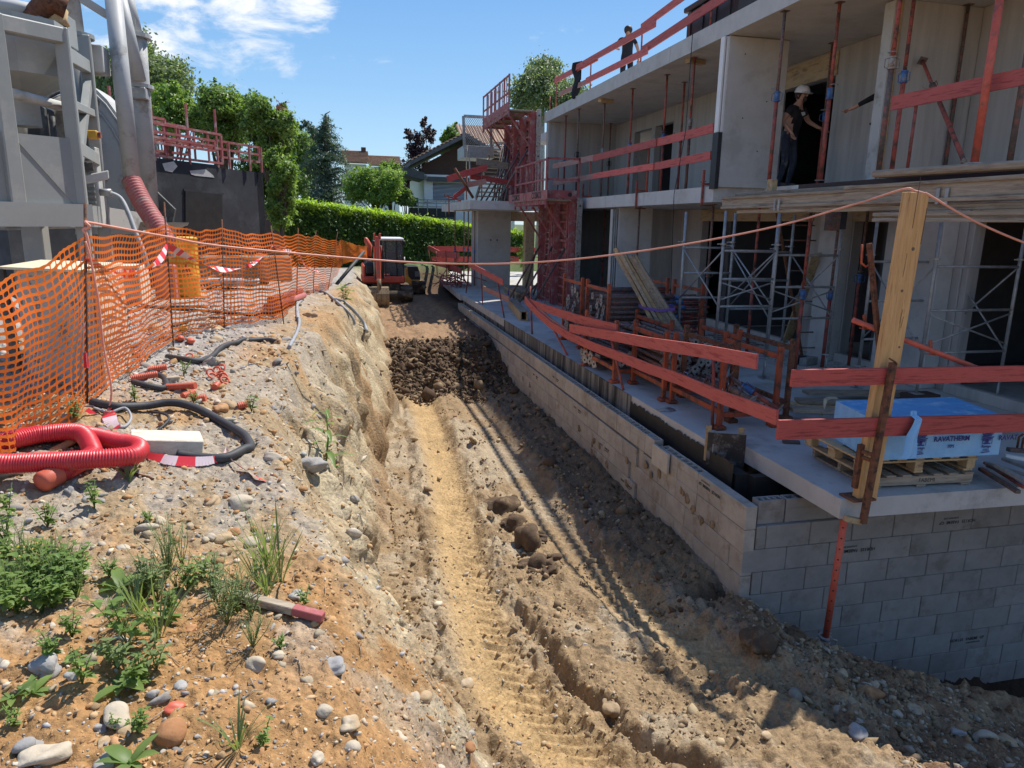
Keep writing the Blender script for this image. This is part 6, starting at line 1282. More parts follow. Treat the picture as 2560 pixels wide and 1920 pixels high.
# the net passes outside the corner of the pale box
segs = []
for i in range(len(NP)-1):
    (b0, t0), (b1, t1) = NP[i], NP[i+1]; L = ((b1-b0).length+(t1-t0).length)/2; segs.append((b0, t0, b1, t1, L))
mbh = MB(); rows = 22
def net_seg(i, b0, t0, b1, t1, L):
    n = max(4, int(L/.062)); P = [[None]*(rows+1) for _ in range(n+1)]
    side = (b1-b0).cross(Vector((0, 0, 1))).normalized()
    for a in range(n+1):
        u = a/n; env = math.sin(math.pi*u)
        B_ = lerp(b0, b1, u); T_ = lerp(t0, t1, u)-Vector((0, 0, 1))*(.045*env)
        for r in range(rows+1):
            v = r/rows; p = lerp(B_, T_, v)
            p = p+side*(bow[min(i, 10)]*env*math.sin(math.pi*min(1, v*1.1))+.02*math.sin(u*11+v*6+i)*env+.025*math.sin(v*8+i*2)*env)+Vector((0, 0, .012*math.sin(u*17+i)*env))
            if i == 1: p = p+Vector((0, 0, -.10*env*(1-v)))+side*(.10*env*(1-v)**2*math.sin(u*9))
            gz = gh(p.x, p.y)+.004+.002*r
            if p.z < gz: p.z = gz
            P[a][r] = p
    for a in range(n):
        for r in range(rows+1):
            p, q = P[a][r], P[a+1][r]; vert = (P[a][min(r+1, rows)]-P[a][max(r-1, 0)]).normalized()
            w0 = .0125; w1 = .0075; mid = (p+q)/2; m = len(mbh.v)
            mbh.v += [tuple(p-vert*w0), tuple(mid-vert*w1), tuple(q-vert*w0), tuple(q+vert*w0), tuple(mid+vert*w1), tuple(p+vert*w0)]
            mbh.face((m, m+1, m+4, m+5)); mbh.face((m+1, m+2, m+3, m+4))
            if r < rows:
                q2 = P[a][r+1]; d = (q-p).normalized(); w = .0055; m = len(mbh.v); pu = p+vert*w0*.6; qu = q2-vert*w0*.6; wc = .0095
                mm = (pu+qu)/2
                mbh.v += [tuple(pu-d*wc), tuple(pu+d*wc), tuple(mm+d*w), tuple(qu+d*wc), tuple(qu-d*wc), tuple(mm-d*w)]
                mbh.face((m, m+1, m+2, m+5)); mbh.face((m+5, m+2, m+3, m+4))
for i, s_ in enumerate(segs): net_seg(i, *s_)
o = mbh.build('net', 'net_orange', t)
for i, (b, tp) in enumerate(NP[1:], 1):
    ex = .22 if i in (2, 3) else (.10 if i != 8 else .2)
    d = (tp-b).normalized(); MB().tube([b-d*.15, tp+d*ex], .008 if i != 2 else .010, 6).build('stake', 'rust', t)
d = (NP[2][1]-NP[2][0])
# short clamp at the foot of the first stake
p = PY(z5(625, 1400), 5.26); MB().bar((p.x, p.y, p.z-.12), (p.x, p.y, p.z+.02), .028, .028, (0, 1, 0), .003).build('stake_clamp', 'galv', t); MB().bar((p.x-.03, p.y, p.z+.03), (p.x+.03, p.y, p.z+.03), .03, .02).build('stake_clamp', 'galv', t)
# leaning wire beside the first stake
MB().tube(smooth([PY(z5(*q), 5.2) for q in ((590, 230), (625, 350), (680, 640), (715, 950), (770, 1250), (745, 1420))]), .007, 6).build('loose_wire', 'cable_copper', None, 'copper coloured wire hanging down beside the first net stake', 'wire')
# ---- barrier tape in red and white
def tape(path, label, w=.05, seg=.10, tw=1.0):
    pts = smooth(path, 8); t = thing('barrier_tape', label, 'barrier tape', tuple(pts[0])); acc = 0; cur = [pts[0]]; k = 0; ang = 0
    mbs = [MB(), MB()]; g = random.Random(len(label)); L = 0
    for a, b in zip(pts, pts[1:]):
        d = (b-a); 
        if d.length < 1e-6: continue
        s = d.normalized().cross(Vector((.3, 1, .2))).normalized(); c = s.cross(d.normalized())
        f = lambda L_: s*math.cos(tw*math.sin(L_*3.1+1))+c*math.sin(tw*math.sin(L_*3.1+1))
        n = max(1, int(d.length/(seg*.5)))
        for i in range(n):
            p = lerp(a, b, i/n); q = lerp(a, b, (i+1)/n); L2 = L+d.length/n; mb = mbs[int(L/seg) % 2]; w_ = w*(.45+.3*math.sin(L*7))
            mb.quad(p-f(L)*w_, q-f(L2)*w_, q+f(L2)*w_, p+f(L)*w_); L = L2
    mbs[0].build('red_bands', 'tape_red', t); mbs[1].build('white_bands', 'tape_white', t); return t
ty = lambda x, y, Y: PY(z5(x, y), Y)
tape([ty(600, 350, 5.24), ty(680, 400, 5.6), ty(850, 455, 6.3), ty(1000, 430, 6.8), ty(1110, 350, 7.2), ty(1155, 255, 7.5)], 'red and white tape sagging between the first two net stakes', .045)
tape([ty(1160, 258, 7.5), ty(1330, 355, 8.0), ty(1530, 425, 8.6), ty(1700, 405, 9.2), ty(1820, 330, 9.6), ty(1885, 262, 9.9)], 'red and white tape looping from the second to the fourth stake', .05)
tape([ty(1890, 262, 9.9), ty(1990, 300, 11), ty(2060, 315, 12.0), ty(2100, 385, 13), ty(2150, 430, 14.2), ty(2212, 440, 15)], 'far red and white tape beyond the fourth net stake', .05)
tape([ty(590, 1000, 5.22), ty(600, 1100, 5.2), ty(585, 800, 5.22)], 'pale tape strip hanging down along the first stake', .028)
tape([ty(590, 1400, 5.18), ty(640, 1450, 5.12), ty(690, 1490, 5.08), ty(740, 1420, 5.06), ty(770, 1480, 5.0), ty(805, 1530, 4.95)], 'crumpled red tape knot at the foot of the first stake', .06)
gtz = lambda q, dz=.015: (lambda p: Vector((p.x, p.y, gh(p.x, p.y)+dz)))(PZ(q, 1.0))
def GP(q, dz=0.0):
    """point where a sight line meets the built ground"""
    d = _ray(q); s = 1.2
    while s < 60:
        p = d*s; 
        if p.z+EYE <= gh(p.x, p.y): break
        s *= 1.012
    lo, hi = s/1.012, s
    for _ in range(8):
        m = (lo+hi)/2; p = d*m
        if p.z+EYE <= gh(p.x, p.y): hi = m
        else: lo = m
    p = d*hi; return Vector((p.x, p.y, p.z+EYE+dz))
tape([GP(y1(1020, 402), .02), GP(y1(1200, 440), .02), GP(y1(1400, 455), .03), GP(y1(1540, 425), .03), GP(y1(1570, 380), .05), GP(y1(1600, 440), .03), GP(y1(1720, 520), .02), GP(y1(1825, 578), .02)], 'torn red and white tape lying on the soil by the black hose', .045)
# ---- pale box with a board on top
fr = PZ(z5(720, 1350), 1.02); fl = PZ(z5(215, 1300), 1.02); rr = PZ(z5(905, 1170), 1.02)
ux = (fr-fl); uy = (rr-fr); ux.z = uy.z = 0; t = thing('formwork_box', 'tall speckled grey box with pale side and a board lid behind the net', 'box', tuple((fr+rr)/2))
H = 1.03; bz = .97
def face_prism(pts, ext, n_, m): return MB().prism(pts, ext).build(n_, m, t)
flz, frz, rrz = Vector((fl.x, fl.y, bz)), Vector((fr.x, fr.y, bz)), Vector((rr.x, rr.y, bz)); rlz = flz+uy
face_prism([flz, frz, rrz, rlz], (0, 0, H), 'body', 'box_grey')
n_ = uy.cross(Vector((0, 0, 1))).normalized(); a = frz+n_*.004+uy*.03; b = rrz+n_*.004-uy*.02
MB().prism([a, b, b+n_*.02, a+n_*.02], (0, 0, H-.03)).build('side_board', 'wood_white', t)
MB().prism([flz-ux*.20-uy*.04+Vector((0, 0, H)), frz+ux*.06-uy*.04+Vector((0, 0, H)), rrz+ux*.05+uy*.02+Vector((0, 0, H)), rlz-ux*.2+Vector((0, 0, H))], (0, 0, .018)).build('lid_board', 'osb', t)
MB().bar(flz-ux*.10-Vector((0, .03, .0)), flz-ux*.17-Vector((0, .03, 0))+Vector((0, 0, H)), .06, .05, (0, 1, 0)).build('corner_post', 'machine_dark', t)
# second, smaller pale block and dark post behind
a = PZ(z5(880, 665), 1.06); b = PZ(z5(1030, 645), 1.06)
MB().box(a.x-.35, b.x, a.y, a.y+.6, 1.0, PY(z5(950, 400), a.y).z, .02).build('concrete_block', 'wood_white', None, 'smaller cream block behind the speckled box', 'block')
a = PZ(z5(1060, 640), 1.06); MB().box(a.x-.02, a.x+.30, a.y+.25, a.y+.5, 1.0, PY(z5(1080, 400), a.y).z, .02).build('steel_case', 'hose_pink', None, 'dull red brown case between the cream block and the yellow drum', 'case')
# yellow drum with a red triangular sign
b = PZ(z5(1270, 615), 1.06); zt_ = PY(z5(1250, 200), b.y).z; R_ = .235*b.y/13.1*1.0
t = thing('drum', 'tall yellow drum marked with a red triangle behind the net', 'drum', (b.x, b.y+.24, 1.06)); c = Vector((b.x, b.y+.24, 1.06)); Hd = zt_-1.06
MB().lathe(c, (0, 0, 1), [(0, 0.0), (R_*.98, 0.0), (R_, .02), (R_, Hd*.33), (R_*1.03, Hd*.345), (R_, Hd*.36), (R_, Hd*.66), (R_*1.03, Hd*.675), (R_, Hd*.69), (R_, Hd-.05), (R_*1.03, Hd-.04), (R_*1.03, Hd-.015), (R_*.9, Hd), (0, Hd)], 28).build('shell', 'barrel_yellow', t)
v = Vector((-c.x, -c.y, 0)).normalized(); s = Vector((v.y, -v.x, 0)); pc = PY(z5(1295, 425), b.y); o = c+v*(R_+.006)*.985+Vector((0, 0, pc.z-1.06))+s*-.03
MB().prism([o-s*.10+Vector((0, 0, -.09)), o+s*.10+Vector((0, 0, -.09)), o+Vector((0, 0, .10))], v*.004).build('red_triangle', 'red_steel', t); lettering('Sika', .075, o+v*.006+Vector((0, 0, -.055)), -s, (0, 0, 1), 'barrel_yellow', t, thick=.001, bold=.002)
MB().box(c.x-.36, c.x+.36, c.y-.3, c.y+.3, .98, 1.055, .01).build('pallet', 'wood_grey_x', None, 'dark low pallet under the yellow drum', 'pallet')
# rubble, planks and pipes behind the net
for k, (q, L_, w_, h_, rot, m_, lab) in enumerate(((z5(1700, 510), 1.9, .5, .55, .15, 'wood_grey_x', 'low grey brown crate wall at the back of the gravel yard'), (z5(1560, 530), 1.3, .3, .12, -.1, 'concrete', 'grey kerb stone lying on the gravel behind the net'), (z5(1470, 495), .9, .3, .10, .2, 'concrete_light', 'pale kerb stone behind the yellow drum'), (z5(1650, 400), 1.2, .6, .7, .3, 'clod', 'dark heap of bagged material at the back of the yard'))):
    p = PZ(q, 1.05); MB().obox((p.x, p.y+w_/2, 1.05+h_/2), (math.cos(rot), math.sin(rot), 0), (-math.sin(rot), math.cos(rot), 0), (0, 0, 1), L_/2, w_/2, h_/2, .03).build(('crate', 'kerb_stone', 'kerb_stone', 'material_heap')[k], m_, None, lab, ('crate', 'kerb stone', 'kerb stone', 'heap')[k])
p = PZ(z5(1800, 330), 1.3); MB().rock((p.x, 17.5, 1.25), .5, 4, 2, .6).build('orange_sheet', 'orange_steel', None, 'crumpled orange sheet on the crate at the back', 'sheet')
a = GP(z5(1850, 735), .06); b = PZ(z5(2060, 635), 1.0); mb = MB()
for dx, dz in ((0, .05), (.10, .06), (.05, .14)): mb.tube([a+Vector((dx, 0, dz)), b+Vector((dx, 0, dz+.02))], .055, 12)
mb.build('pipe_bundle', 'hose_pink', None, 'pinkish brown pipes lying under the net at the crest', 'pipes')
# ---- cables and hoses on the soil
def hose(label, qs, r, m, dz=None, name='hose', cat='hose', n=8):
    pts = smooth([GP(q, (dz if dz is not None else r)+(e[0] if e else 0)) for q, *e in qs], 6)
    pts = [Vector((p.x, p.y, max(p.z, gh(p.x, p.y)+r*.7))) for p in pts]
    return MB().tube(pts, r, n).build(name, m, None, label, cat)
hose('thick black hose curving round the white timber block', [(z5(640, 1370),), (z5(800, 1400),), (z5(1000, 1415), .02), (z5(1190, 1400), .03), (z5(1360, 1430), .02), (z5(1560, 1520),), (z5(1690, 1600),), (z5(1735, 1680),), (y1(1690, 370),), (y1(1560, 430),), (y1(1400, 430),), (y1(1225, 405),)], .030, 'cable_black')
hose('black cable winding over the gravel below the net', [(z5(1930, 940),), (z5(1800, 925),), (z5(1640, 945),), (z5(1540, 975),), (z5(1470, 1040),), (z5(1390, 1075),), (z5(1250, 1060),), (z5(1160, 1045),)], .026, 'cable_black', name='cable', cat='cable')
hose('short black cable loop by the orange conduit scraps', [(z5(1040, 1150),), (z5(1120, 1180),), (z5(1155, 1235),), (z5(1120, 1262),), (z5(1000, 1240),), (z5(920, 1220),)], .022, 'cable_black', name='cable', cat='cable')
hose('pale grey hose running down the bank crest', [(z5(2060, 660),), (z5(2055, 720),), (z5(2070, 800),), (z5(2050, 880),), (z5(2000, 975),)], .022, 'cable_grey')
hose('thin green grey wire by the foot of the first stake', [(z5(650, 1390),), (z5(760, 1450), .03), (z5(870, 1440), .05), (z5(910, 1490), .03), (z5(850, 1525),), (z5(740, 1500),)], .009, 'cable_grey', name='wire', cat='wire')
hose('thin dark wire curl beside the black hose', [(z5(1050, 1420),), (z5(1140, 1460), .03), (z5(1170, 1500), .03), (z5(1095, 1545),)], .009, 'cable_black', name='wire', cat='wire')
for k, (qs, r_, lab) in enumerate((([(y7(0, 1060),), (y7(160, 1140),), (y7(300, 1280),), (y7(400, 1420),), (y7(430, 1520),)], .03, 'grey pipe sliding down the far bank beside the weed'), ([(z2(410, 1460),), (z2(480, 1475),), (z2(560, 1540),), (z2(660, 1640),), (y3(240, 40),)], .024, 'pale hose lying down the bank from the net corner'), ([(z2(400, 1470),), (z2(300, 1545),), (z2(285, 1600),), (z2(290, 1660),)], .022, 'pale grey hose end by the boulders at the crest'))):
    hose(lab, qs, r_, 'cable_grey')
for k, (qs, lab) in enumerate((([(z5(880, 660),), (z5(1100, 700),), (z5(1400, 720),), (z5(1700, 745),), (z5(1850, 740),)], 'long dark cable across the gravel behind the net'), ([(z5(890, 590),), (z5(990, 690),), (z5(1200, 690),), (z5(1500, 690),)], 'second dark cable across the gravel behind the net'), ([(z5(1190, 830),), (z5(1290, 800),), (z5(1420, 775),), (z5(1560, 770),)], 'dark cable along the foot of the net'))):
    hose(lab, [(q,) for (q,) in qs], .02, 'cable_black', name='cable', cat='cable')
# ---- red corrugated conduit coil, grey pipe, white block
def corrugated(pts, R, pitch, n=16):
    pts = [V3(p) for p in pts]; L = 0; out = []; rs = []; acc = [0]
    for a, b in zip(pts, pts[1:]): acc.append(acc[-1]+(b-a).length)
    N_ = int(acc[-1]/(pitch/4)); j = 0
    for i in range(N_+1):
        s_ = acc[-1]*i/N_
        while j < len(acc)-2 and acc[j+1] < s_: j += 1
        f = (s_-acc[j])/max(1e-9, acc[j+1]-acc[j]); out.append(lerp(pts[j], pts[j+1], f)); rs.append(R*(1.0 if (i % 4) in (0, 1) else .90))
    return out, rs
Rc = .055
def coilp(q, Y): return PY(q, Y)
def GPh(q, h):
    d = _ray(q); s = 1.2
    while s < 60:
        p = d*s
        if p.z+EYE <= gh(p.x, p.y)+h: break
        s *= 1.004
    p = d*s; return Vector((p.x, p.y, p.z+EYE))
top = [(y1(-250, 310), 3.75), (y1(0, 300), 3.85), (y1(150, 255), 3.93), (y1(350, 235), 4.02), (y1(600, 240), 4.05), (y1(800, 285), 4.0), (y1(930, 310), 3.85), (y1(965, 345), 3.70), (y1(910, 385), 3.58), (y1(700, 405), 3.50), (y1(400, 425), 3.42), (y1(150, 435), 3.36), (y1(0, 440), 3.32), (y1(-300, 430), 3.25)]
hts = [.07, .06, .06, .06, .06, .08, .11, .13, .14, .14, .13, .12, .11, .10]
pts, rs = corrugated(smooth([GPh(q, h) for (q, y), h in zip(top, hts)], 8), Rc, .0135); 
pts = [Vector((p.x, p.y, max(p.z, gh(p.x, p.y)+Rc*.9))) for p in pts]
t = thing('corrugated_conduit', 'large loop of bright red corrugated conduit at the left edge', 'conduit', tuple(pts[40])); MB().tube(pts, rs, 16).build('hose', 'conduit_red', t)
low = [GP(y1(345, 610), Rc), GP(y1(480, 540), Rc), GP(y1(620, 470), Rc+.01), GP(y1(650, 440), Rc+.03), GP(y1(560, 340), Rc+.05), GP(y1(300, 330), Rc+.03), GP(y1(60, 370), Rc+.02)]
pts, rs = corrugated(smooth(low, 8), Rc*.98, .0135); pts = [Vector((p.x, p.y, max(p.z, gh(p.x, p.y)+Rc*.85))) for p in pts]
t = thing('corrugated_conduit', 'lower red conduit end closed with an orange cap', 'conduit', tuple(pts[0])); MB().tube(pts, rs, 16).build('hose', 'conduit_red', t)
d = (pts[0]-pts[6]).normalized(); mb = MB().lathe(pts[0]-d*.01, d, [(Rc*1.06, -.05), (Rc*1.08, 0), (Rc*1.05, .045), (Rc*.9, .06), (Rc*.5, .068), (0, .07)], 20); mb.build('end_cap', 'conduit_orange', t)
a = GP(y1(170, 515), .045); b = a+(GP(y1(-200, 580), .05)-a)
t = thing('plastic_pipe', 'grey plastic pipe with a dark open end at the left edge', 'pipe', tuple(a)); mb = MB(); d = (b-a).normalized()
mb.lathe(a, d, [(.033, .6), (.033, .001), (.040, 0), (.040, 1.6)], 20).build('tube', 'machine_pale', t); MB().disc(a+d*.30, d, .0325, .004, 16).build('dark_bore', 'ink', t)
fl_ = GP(y1(1020, 390), 0); fr_ = GP(y1(1410, 395), 0); ax = (fr_-fl_); Lb = ax.length*1.28; ax.normalize(); up = Vector((0, 0, 1)); ay = up.cross(ax).normalized(); upx = ax.cross(ay)
c = fr_-ax*(Lb/2)+ay*.13+up*.055
MB().obox(c, ax, ay, upx, Lb/2, .125, .050, .006).build('timber_block', 'wood_white', None, 'thick whitish sawn timber block lying beside the red conduit', 'timber block')
MB().obox(c-up*.065-ax*.02, ax, ay, upx, Lb/2*.8, .10, .02, .004).build('timber_batten', 'house_brown', None, 'dark batten under the whitish timber block', 'batten')
hose('thin rusty rod lying by the lower red conduit', [(y1(660, 462),), (y1(800, 490), .01), (y1(1060, 558),)], .008, 'rust', name='rod', cat='rod')
# conduit scraps
SC_ = [((1000, 1185), .3, .16, 'conduit scrap just below the net'), ((1255, 1255), -.35, .20, 'longest conduit scrap on the open soil'), ((1305, 1310), .9, .09, 'stubby conduit scrap below the longest one'), ((1380, 1340), -.1, .08, 'small conduit scrap beside a weed'), ((1495, 1250), 1.4, .07, 'upright conduit stub on the slope'), ((1090, 1130), .2, .12, 'conduit scrap under the net edge'), ((1680, 1385), .4, .06, 'faded conduit stub near the crest stones')]
for k, (q, rot, L_, lab) in enumerate(SC_):
    p = GP(z5(*q), .026); d = Vector((math.cos(rot), math.sin(rot), .1)); pts, rs = corrugated([p-d*L_*.6, p+d*L_*.6], .028, .014); MB().tube(pts, rs, 12).build('conduit_scrap', 'conduit_orange', None, 'orange '+lab, 'conduit scrap')
for k, (x, y) in enumerate(((1455, 1155), (1500, 1140), (1525, 1165), (1545, 1185), (1470, 1175), (1510, 1185), (1530, 1120), (1555, 1205), (1310, 1040))):
    p = GP(z5(x, y), .02); MB().ring(p, (random.uniform(-.6, .6), random.uniform(-.9, -.2), random.uniform(.2, .9)), .034, .0085, 18, 6).build('conduit_ring', 'conduit_orange', None, 'single orange conduit ring lying on bare soil under the black cable' if k == 8 else 'small orange conduit ring in the loose heap of rings', 'conduit ring', None if k == 8 else 'heap of orange conduit rings')
for k, (x, y, c_) in enumerate(((1270, 850, 'barrel_yellow'), (1250, 920, 'conduit_orange'), (1320, 940, 'conduit_orange'))):
    p = GP(z5(x, y), .03); MB().rock(p, .045, 60+k, 1, .7).build('plastic_scrap', c_, None, ('yellow plastic scrap at the foot of the second stake', 'red orange scrap at the foot of the second stake', 'right hand orange scrap near the boulder')[k], 'plastic scrap')
# red and white marker stake
a = GP(y1(2212+25, 1545), .03); b = GP(y1(1640, 1380), .02); m_ = lerp(b, a, .66); e = lerp(b, a, 1.0); t = thing('marker_stake', 'square wooden stake with a dark red painted end lying in the weeds', 'stake', tuple(m_))
MB().bar(b, m_, .042, .036, c=.003).build('bare_part', 'wood_grey_x', t); MB().bar(m_, e, .043, .037, c=.003).build('painted_end', 'formwork_red', t)
# ---- mixing plant
GR = 'machine_grey'
t = thing('mixing_plant', 'grey steel mobile mortar mixing plant with hopper, drum and filler pipes', 'plant machine', (-3.2, 9.6, 1.1))
P2 = Vector((-2.68, 8.6, 0)); P3 = Vector((-3.0, 10.4, 0)); P0 = Vector((-3.08, 8.03, 0)); P00 = P0+Vector((-1.15, -.10, 0))
up = Vector((0, 0, 1)); zt0 = PY(z1(40, 90), 8.03).z; zt2 = PY(z1(385, 190), 8.6).z; zb = PY(z1(480, 1565), 8.6).z; zsk = PY(z1(470, 1410), 8.6).z; zpl = PY(z1(490, 960), 8.6).z
d02 = (P2-P0).normalized(); d23 = (P3-P2).normalized()
def post(p, z0, z1, w, d, dirv): return MB().bar(p+up*z0, p+up*z1, w, d, dirv, .012).build('frame_post', GR, t)
post(P0, zb, zt0, .15, .15, d02); post(P2, zb-.75, zt2, .13, .13, d23); post(P3, zb-.95, PY(z1(530, 240), 10.4).z, .14, .14, d23)
MB().bar(P0+up*(zt0-.08), P2+up*(zt2-.08), .14, .15, c=.012).build('top_beam', GR, t); MB().bar(P0+up*(zt0-.08), P00+up*(zt0-.08), .14, .16, c=.012).build('top_beam', GR, t)
for zz, q in ((0, (460, 370)), (1, (500, 720)), (2, (560, 1020))):
    a = PX(z1(*q), P2.x); za = PY(z1(*q), 8.65).z; zb_ = PY(z1(q[0]+150, q[1]+(85 if zz != 1 else 60)), 10.3).z
    MB().bar(P2+d23*.05+up*za, P3-d23*.05+up*zb_, .09, .15 if zz != 1 else .09, c=.008).build('side_beam', GR, t)
MB().bar(P2+d23*.08+up*2.9, P3-d23*.05+up*4.0, .08, .10).build('side_brace', GR, t)
# gusset plate and skirt
nrm = d02.cross(up)
pa, pb_, pc, pd, pe = P0+d02*.05+up*(zpl+.05), P2+up*zpl, P2+up*(zsk-.02), P2-d02*.06+up*(zsk-.02), P0+d02*.06+up*(PY(z1(150, 930), 8.05).z-.05)
g0 = P0+d02*.02; MB().prism([g0+up*(PY(z1(150, 920), 8.05).z), P2+up*zpl, P2+up*zsk, P2-d02*.10+up*zsk], nrm*.03).build('gusset_plate', GR, t)
MB().prism([P0-d02*.9+up*(zsk+.7), g0+up*PY(z1(150, 920), 8.05).z, P2-d02*.10+up*zsk, P0-d02*.9+up*zsk], nrm*.022).build('front_plate', GR, t)
MB().prism([P0-d02*1.2+up*zb, P2+d02*.06+up*zb, P2+d02*.06+up*zsk, P0-d02*1.2+up*zsk], nrm*.09).build('skirt', GR, t); MB().prism([P2+d02*.06+up*zb, P3+up*(zb-.03), P3+up*(zsk-.0), P2+d02*.06+up*zsk], d23.cross(up)*-.06).build('skirt', GR, t)
MB().prism([P3+up*(zb-.03), P3+Vector((.55, 1.3, zb-.1)), P3+Vector((.55, 1.3, zsk-.12)), P3+up*zsk], (0, .05, 0)).build('skirt', 'machine_pale', t)
MB().box(-6.5, -3.4, 8.6, 11.2, zb-.05, zsk+.2, .02).build('chassis', GR, t); MB().box(-6.0, -3.55, 8.9, 10.8, zsk+.2, zsk+1.2, .02).build('dark_interior', 'machine_dark', t)
for x, y in ((-4.6, 8.3), (-3.2, 8.75)): MB().box(x-.1, x+.1, y-.1, y+.1, 1.0, zb, .01).build('leg', GR, t)
# hopper: a faceted tapered bin
hc = Vector((-3.25, 9.0, 0)); z0h = PY(z1(250, 620), 8.8).z; z1h = PY(z1(200, 200), 8.8).z
def ring8(c, r, z, rot=.35, n=8): return [(c.x+r*math.cos(rot+2*math.pi*k/n), c.y+r*math.sin(rot+2*math.pi*k/n), z) for k in range(n)]
mb = MB(); R1 = ring8(hc, .50, z1h+.1); R2 = ring8(hc, .50, z1h-.45); R3 = ring8(hc, .14, z0h-.05)
for A_, B_ in ((R1, R2), (R2, R3)):
    for k in range(8): mb.quad(B_[k], B_[(k+1) % 8], A_[(k+1) % 8], A_[k])
mb.build('hopper', GR, t); MB().lathe((hc.x, hc.y, 0), (0, 0, 1), [(.15, z0h-.35), (.15, z0h-.02), (.18, z0h-.02), (.18, z0h+.02)], 16).build('outlet', 'machine_pale', t)
MB().tube([P0+up*(z0h-.12)+Vector((.0, .25, 0)), P2+up*(z0h-.15)+Vector((-.15, .2, 0))], .05, 10).build('cross_tube', 'machine_pale', t)
for k in range(4): a = Vector((-3.15+.12*k, 9.1+.1*k, z0h-.55-.1*k)); MB().obox(a, (1, .4, .1*k), (-.4, 1, 0), (0, 0, 1), .16, .10, .05, .01).build('mixer_gear', ('machine_pale', GR, 'machine_dark', 'machine_pale')[k], t)
for k in range(3): MB().tube(smooth([Vector((-3.5+.1*k, 8.6, zsk+.9)), Vector((-3.35+.1*k, 8.5, zsk+.5-.1*k)), Vector((-3.1+.1*k, 8.6, zsk+.35)), Vector((-2.95, 8.9, zsk+.6+.15*k))]), .025, 8).build('hydraulic_hose', 'cable_black', t)
# top machinery: rusty elbow and yellowish valve
a = PY(z1(270, 120), 9.0); MB().tube(smooth([a+Vector((-.1, 0, -.15)), a+Vector((-.02, 0, .02)), a+Vector((.12, 0, .15)), a+Vector((.25, .05, .12))], 5), .11, 12).build('elbow_pipe', 'rust', t); a = PY(z1(380, 110), 9.1); MB().lathe(a-up*.1, (0, 0, 1), [(.10, 0), (.13, .02), (.11, .08), (.13, .16), (.06, .24), (0, .25)], 16).build('valve', 'wood_yellow', t)
a = PY(z1(120, 30), 9.0); MB().box(a.x-.5, a.x+.25, 8.9, 9.5, zt0+.02, zt0+.22, .03).build('motor_housing', GR, t); MB().lathe((a.x-.1, 9.2, zt0+.22), (0, 0, 1), [(.3, 0), (.34, .05), (.28, .12), (0, .14)], 20).build('lid', 'machine_pale', t)
a = PY(z1(430, 220), 9.6); MB().box(a.x-.12, a.x+.12, 9.4, 9.7, a.z-.18, a.z+.15, .01).build('control_box', GR, t)
# pipe column with flange
a = PY(z1(520, 250), 10.5); MB().tube([(a.x, 10.5, zb), (a.x, 10.5, a.z)], .125, 16).build('pipe_column', GR, t); MB().tube([(a.x, 10.5, a.z), (a.x-.03, 10.5, a.z+1.6)], .105, 16).build('pipe_column', 'pipe_grey', t); MB().disc((a.x, 10.5, a.z), (0, 0, 1), .21, .05, 20).build('flange', GR, t)
a = PY(z1(650, 415), 10.7); MB().box(a.x-.10, a.x+.13, 10.6, 10.9, a.z-.16, a.z+.17, .01).build('bracket_box', 'machine_pale', t); MB().tube([(a.x-.05, 10.6, a.z-.2), (a.x-.05, 10.6, a.z-.35)], .05, 8).build('small_motor', 'rust', t)
# mixer drum with pale rim and dark seal, standing in a curved pale housing
YH = 11.7; q = lambda x, y, dy=0.0: PY(z1(x, y), YH+dy)
hp = [q(*p) for p in ((520, 560), (600, 575), (660, 612), (740, 690), (815, 795), (875, 905), (925, 1030), (962, 1180), (982, 1350), (990, 1620), (520, 1620))]
MB().prism(hp, (0, .7, 0)).build('curved_housing', 'machine_pale', t)
for k, (f, y_) in enumerate(((.95, -.012), (.83, -.010))):
    c_ = q(600, 1350); MB().tube([c_+(V3(p)-c_)*f+Vector((0, y_-.01, 0)) for p in hp[1:10]], .018, 6).build('housing_rib', 'pipe_grey', t)
c_ = q(575, 970, -.05); e_ = q(800, 1000, -.05); tp_ = q(640, 655, -.05); Rv = (tp_-c_).z*1.0; Rh = (e_-c_).x
cs = min(.95, Rh/Rv); dx = Vector((math.sqrt(1-cs*cs), -cs, 0))
MB().lathe(c_, dx, [(Rv*1.13, -.02), (Rv*1.13, .03), (Rv*1.03, .05), (Rv*1.03, -.02)], 48).build('rubber_seal', 'cable_black', t)
MB().lathe(c_-dx*.25, dx, [(Rv, .0), (Rv, .30), (Rv*.985, .36), (Rv*.95, .40), (Rv*.86, .40), (Rv*.80, .36), (Rv*.76, .27), (Rv*.4, .20), (0, .18)], 48).build('drum_rim', 'drum_cream', t)
MB().lathe(c_-dx*.9, dx, [(0, 0), (Rv*.7, .05), (Rv*.98, .3), (Rv*.98, .64)], 40).build('mixer_drum', 'machine_dark', t)
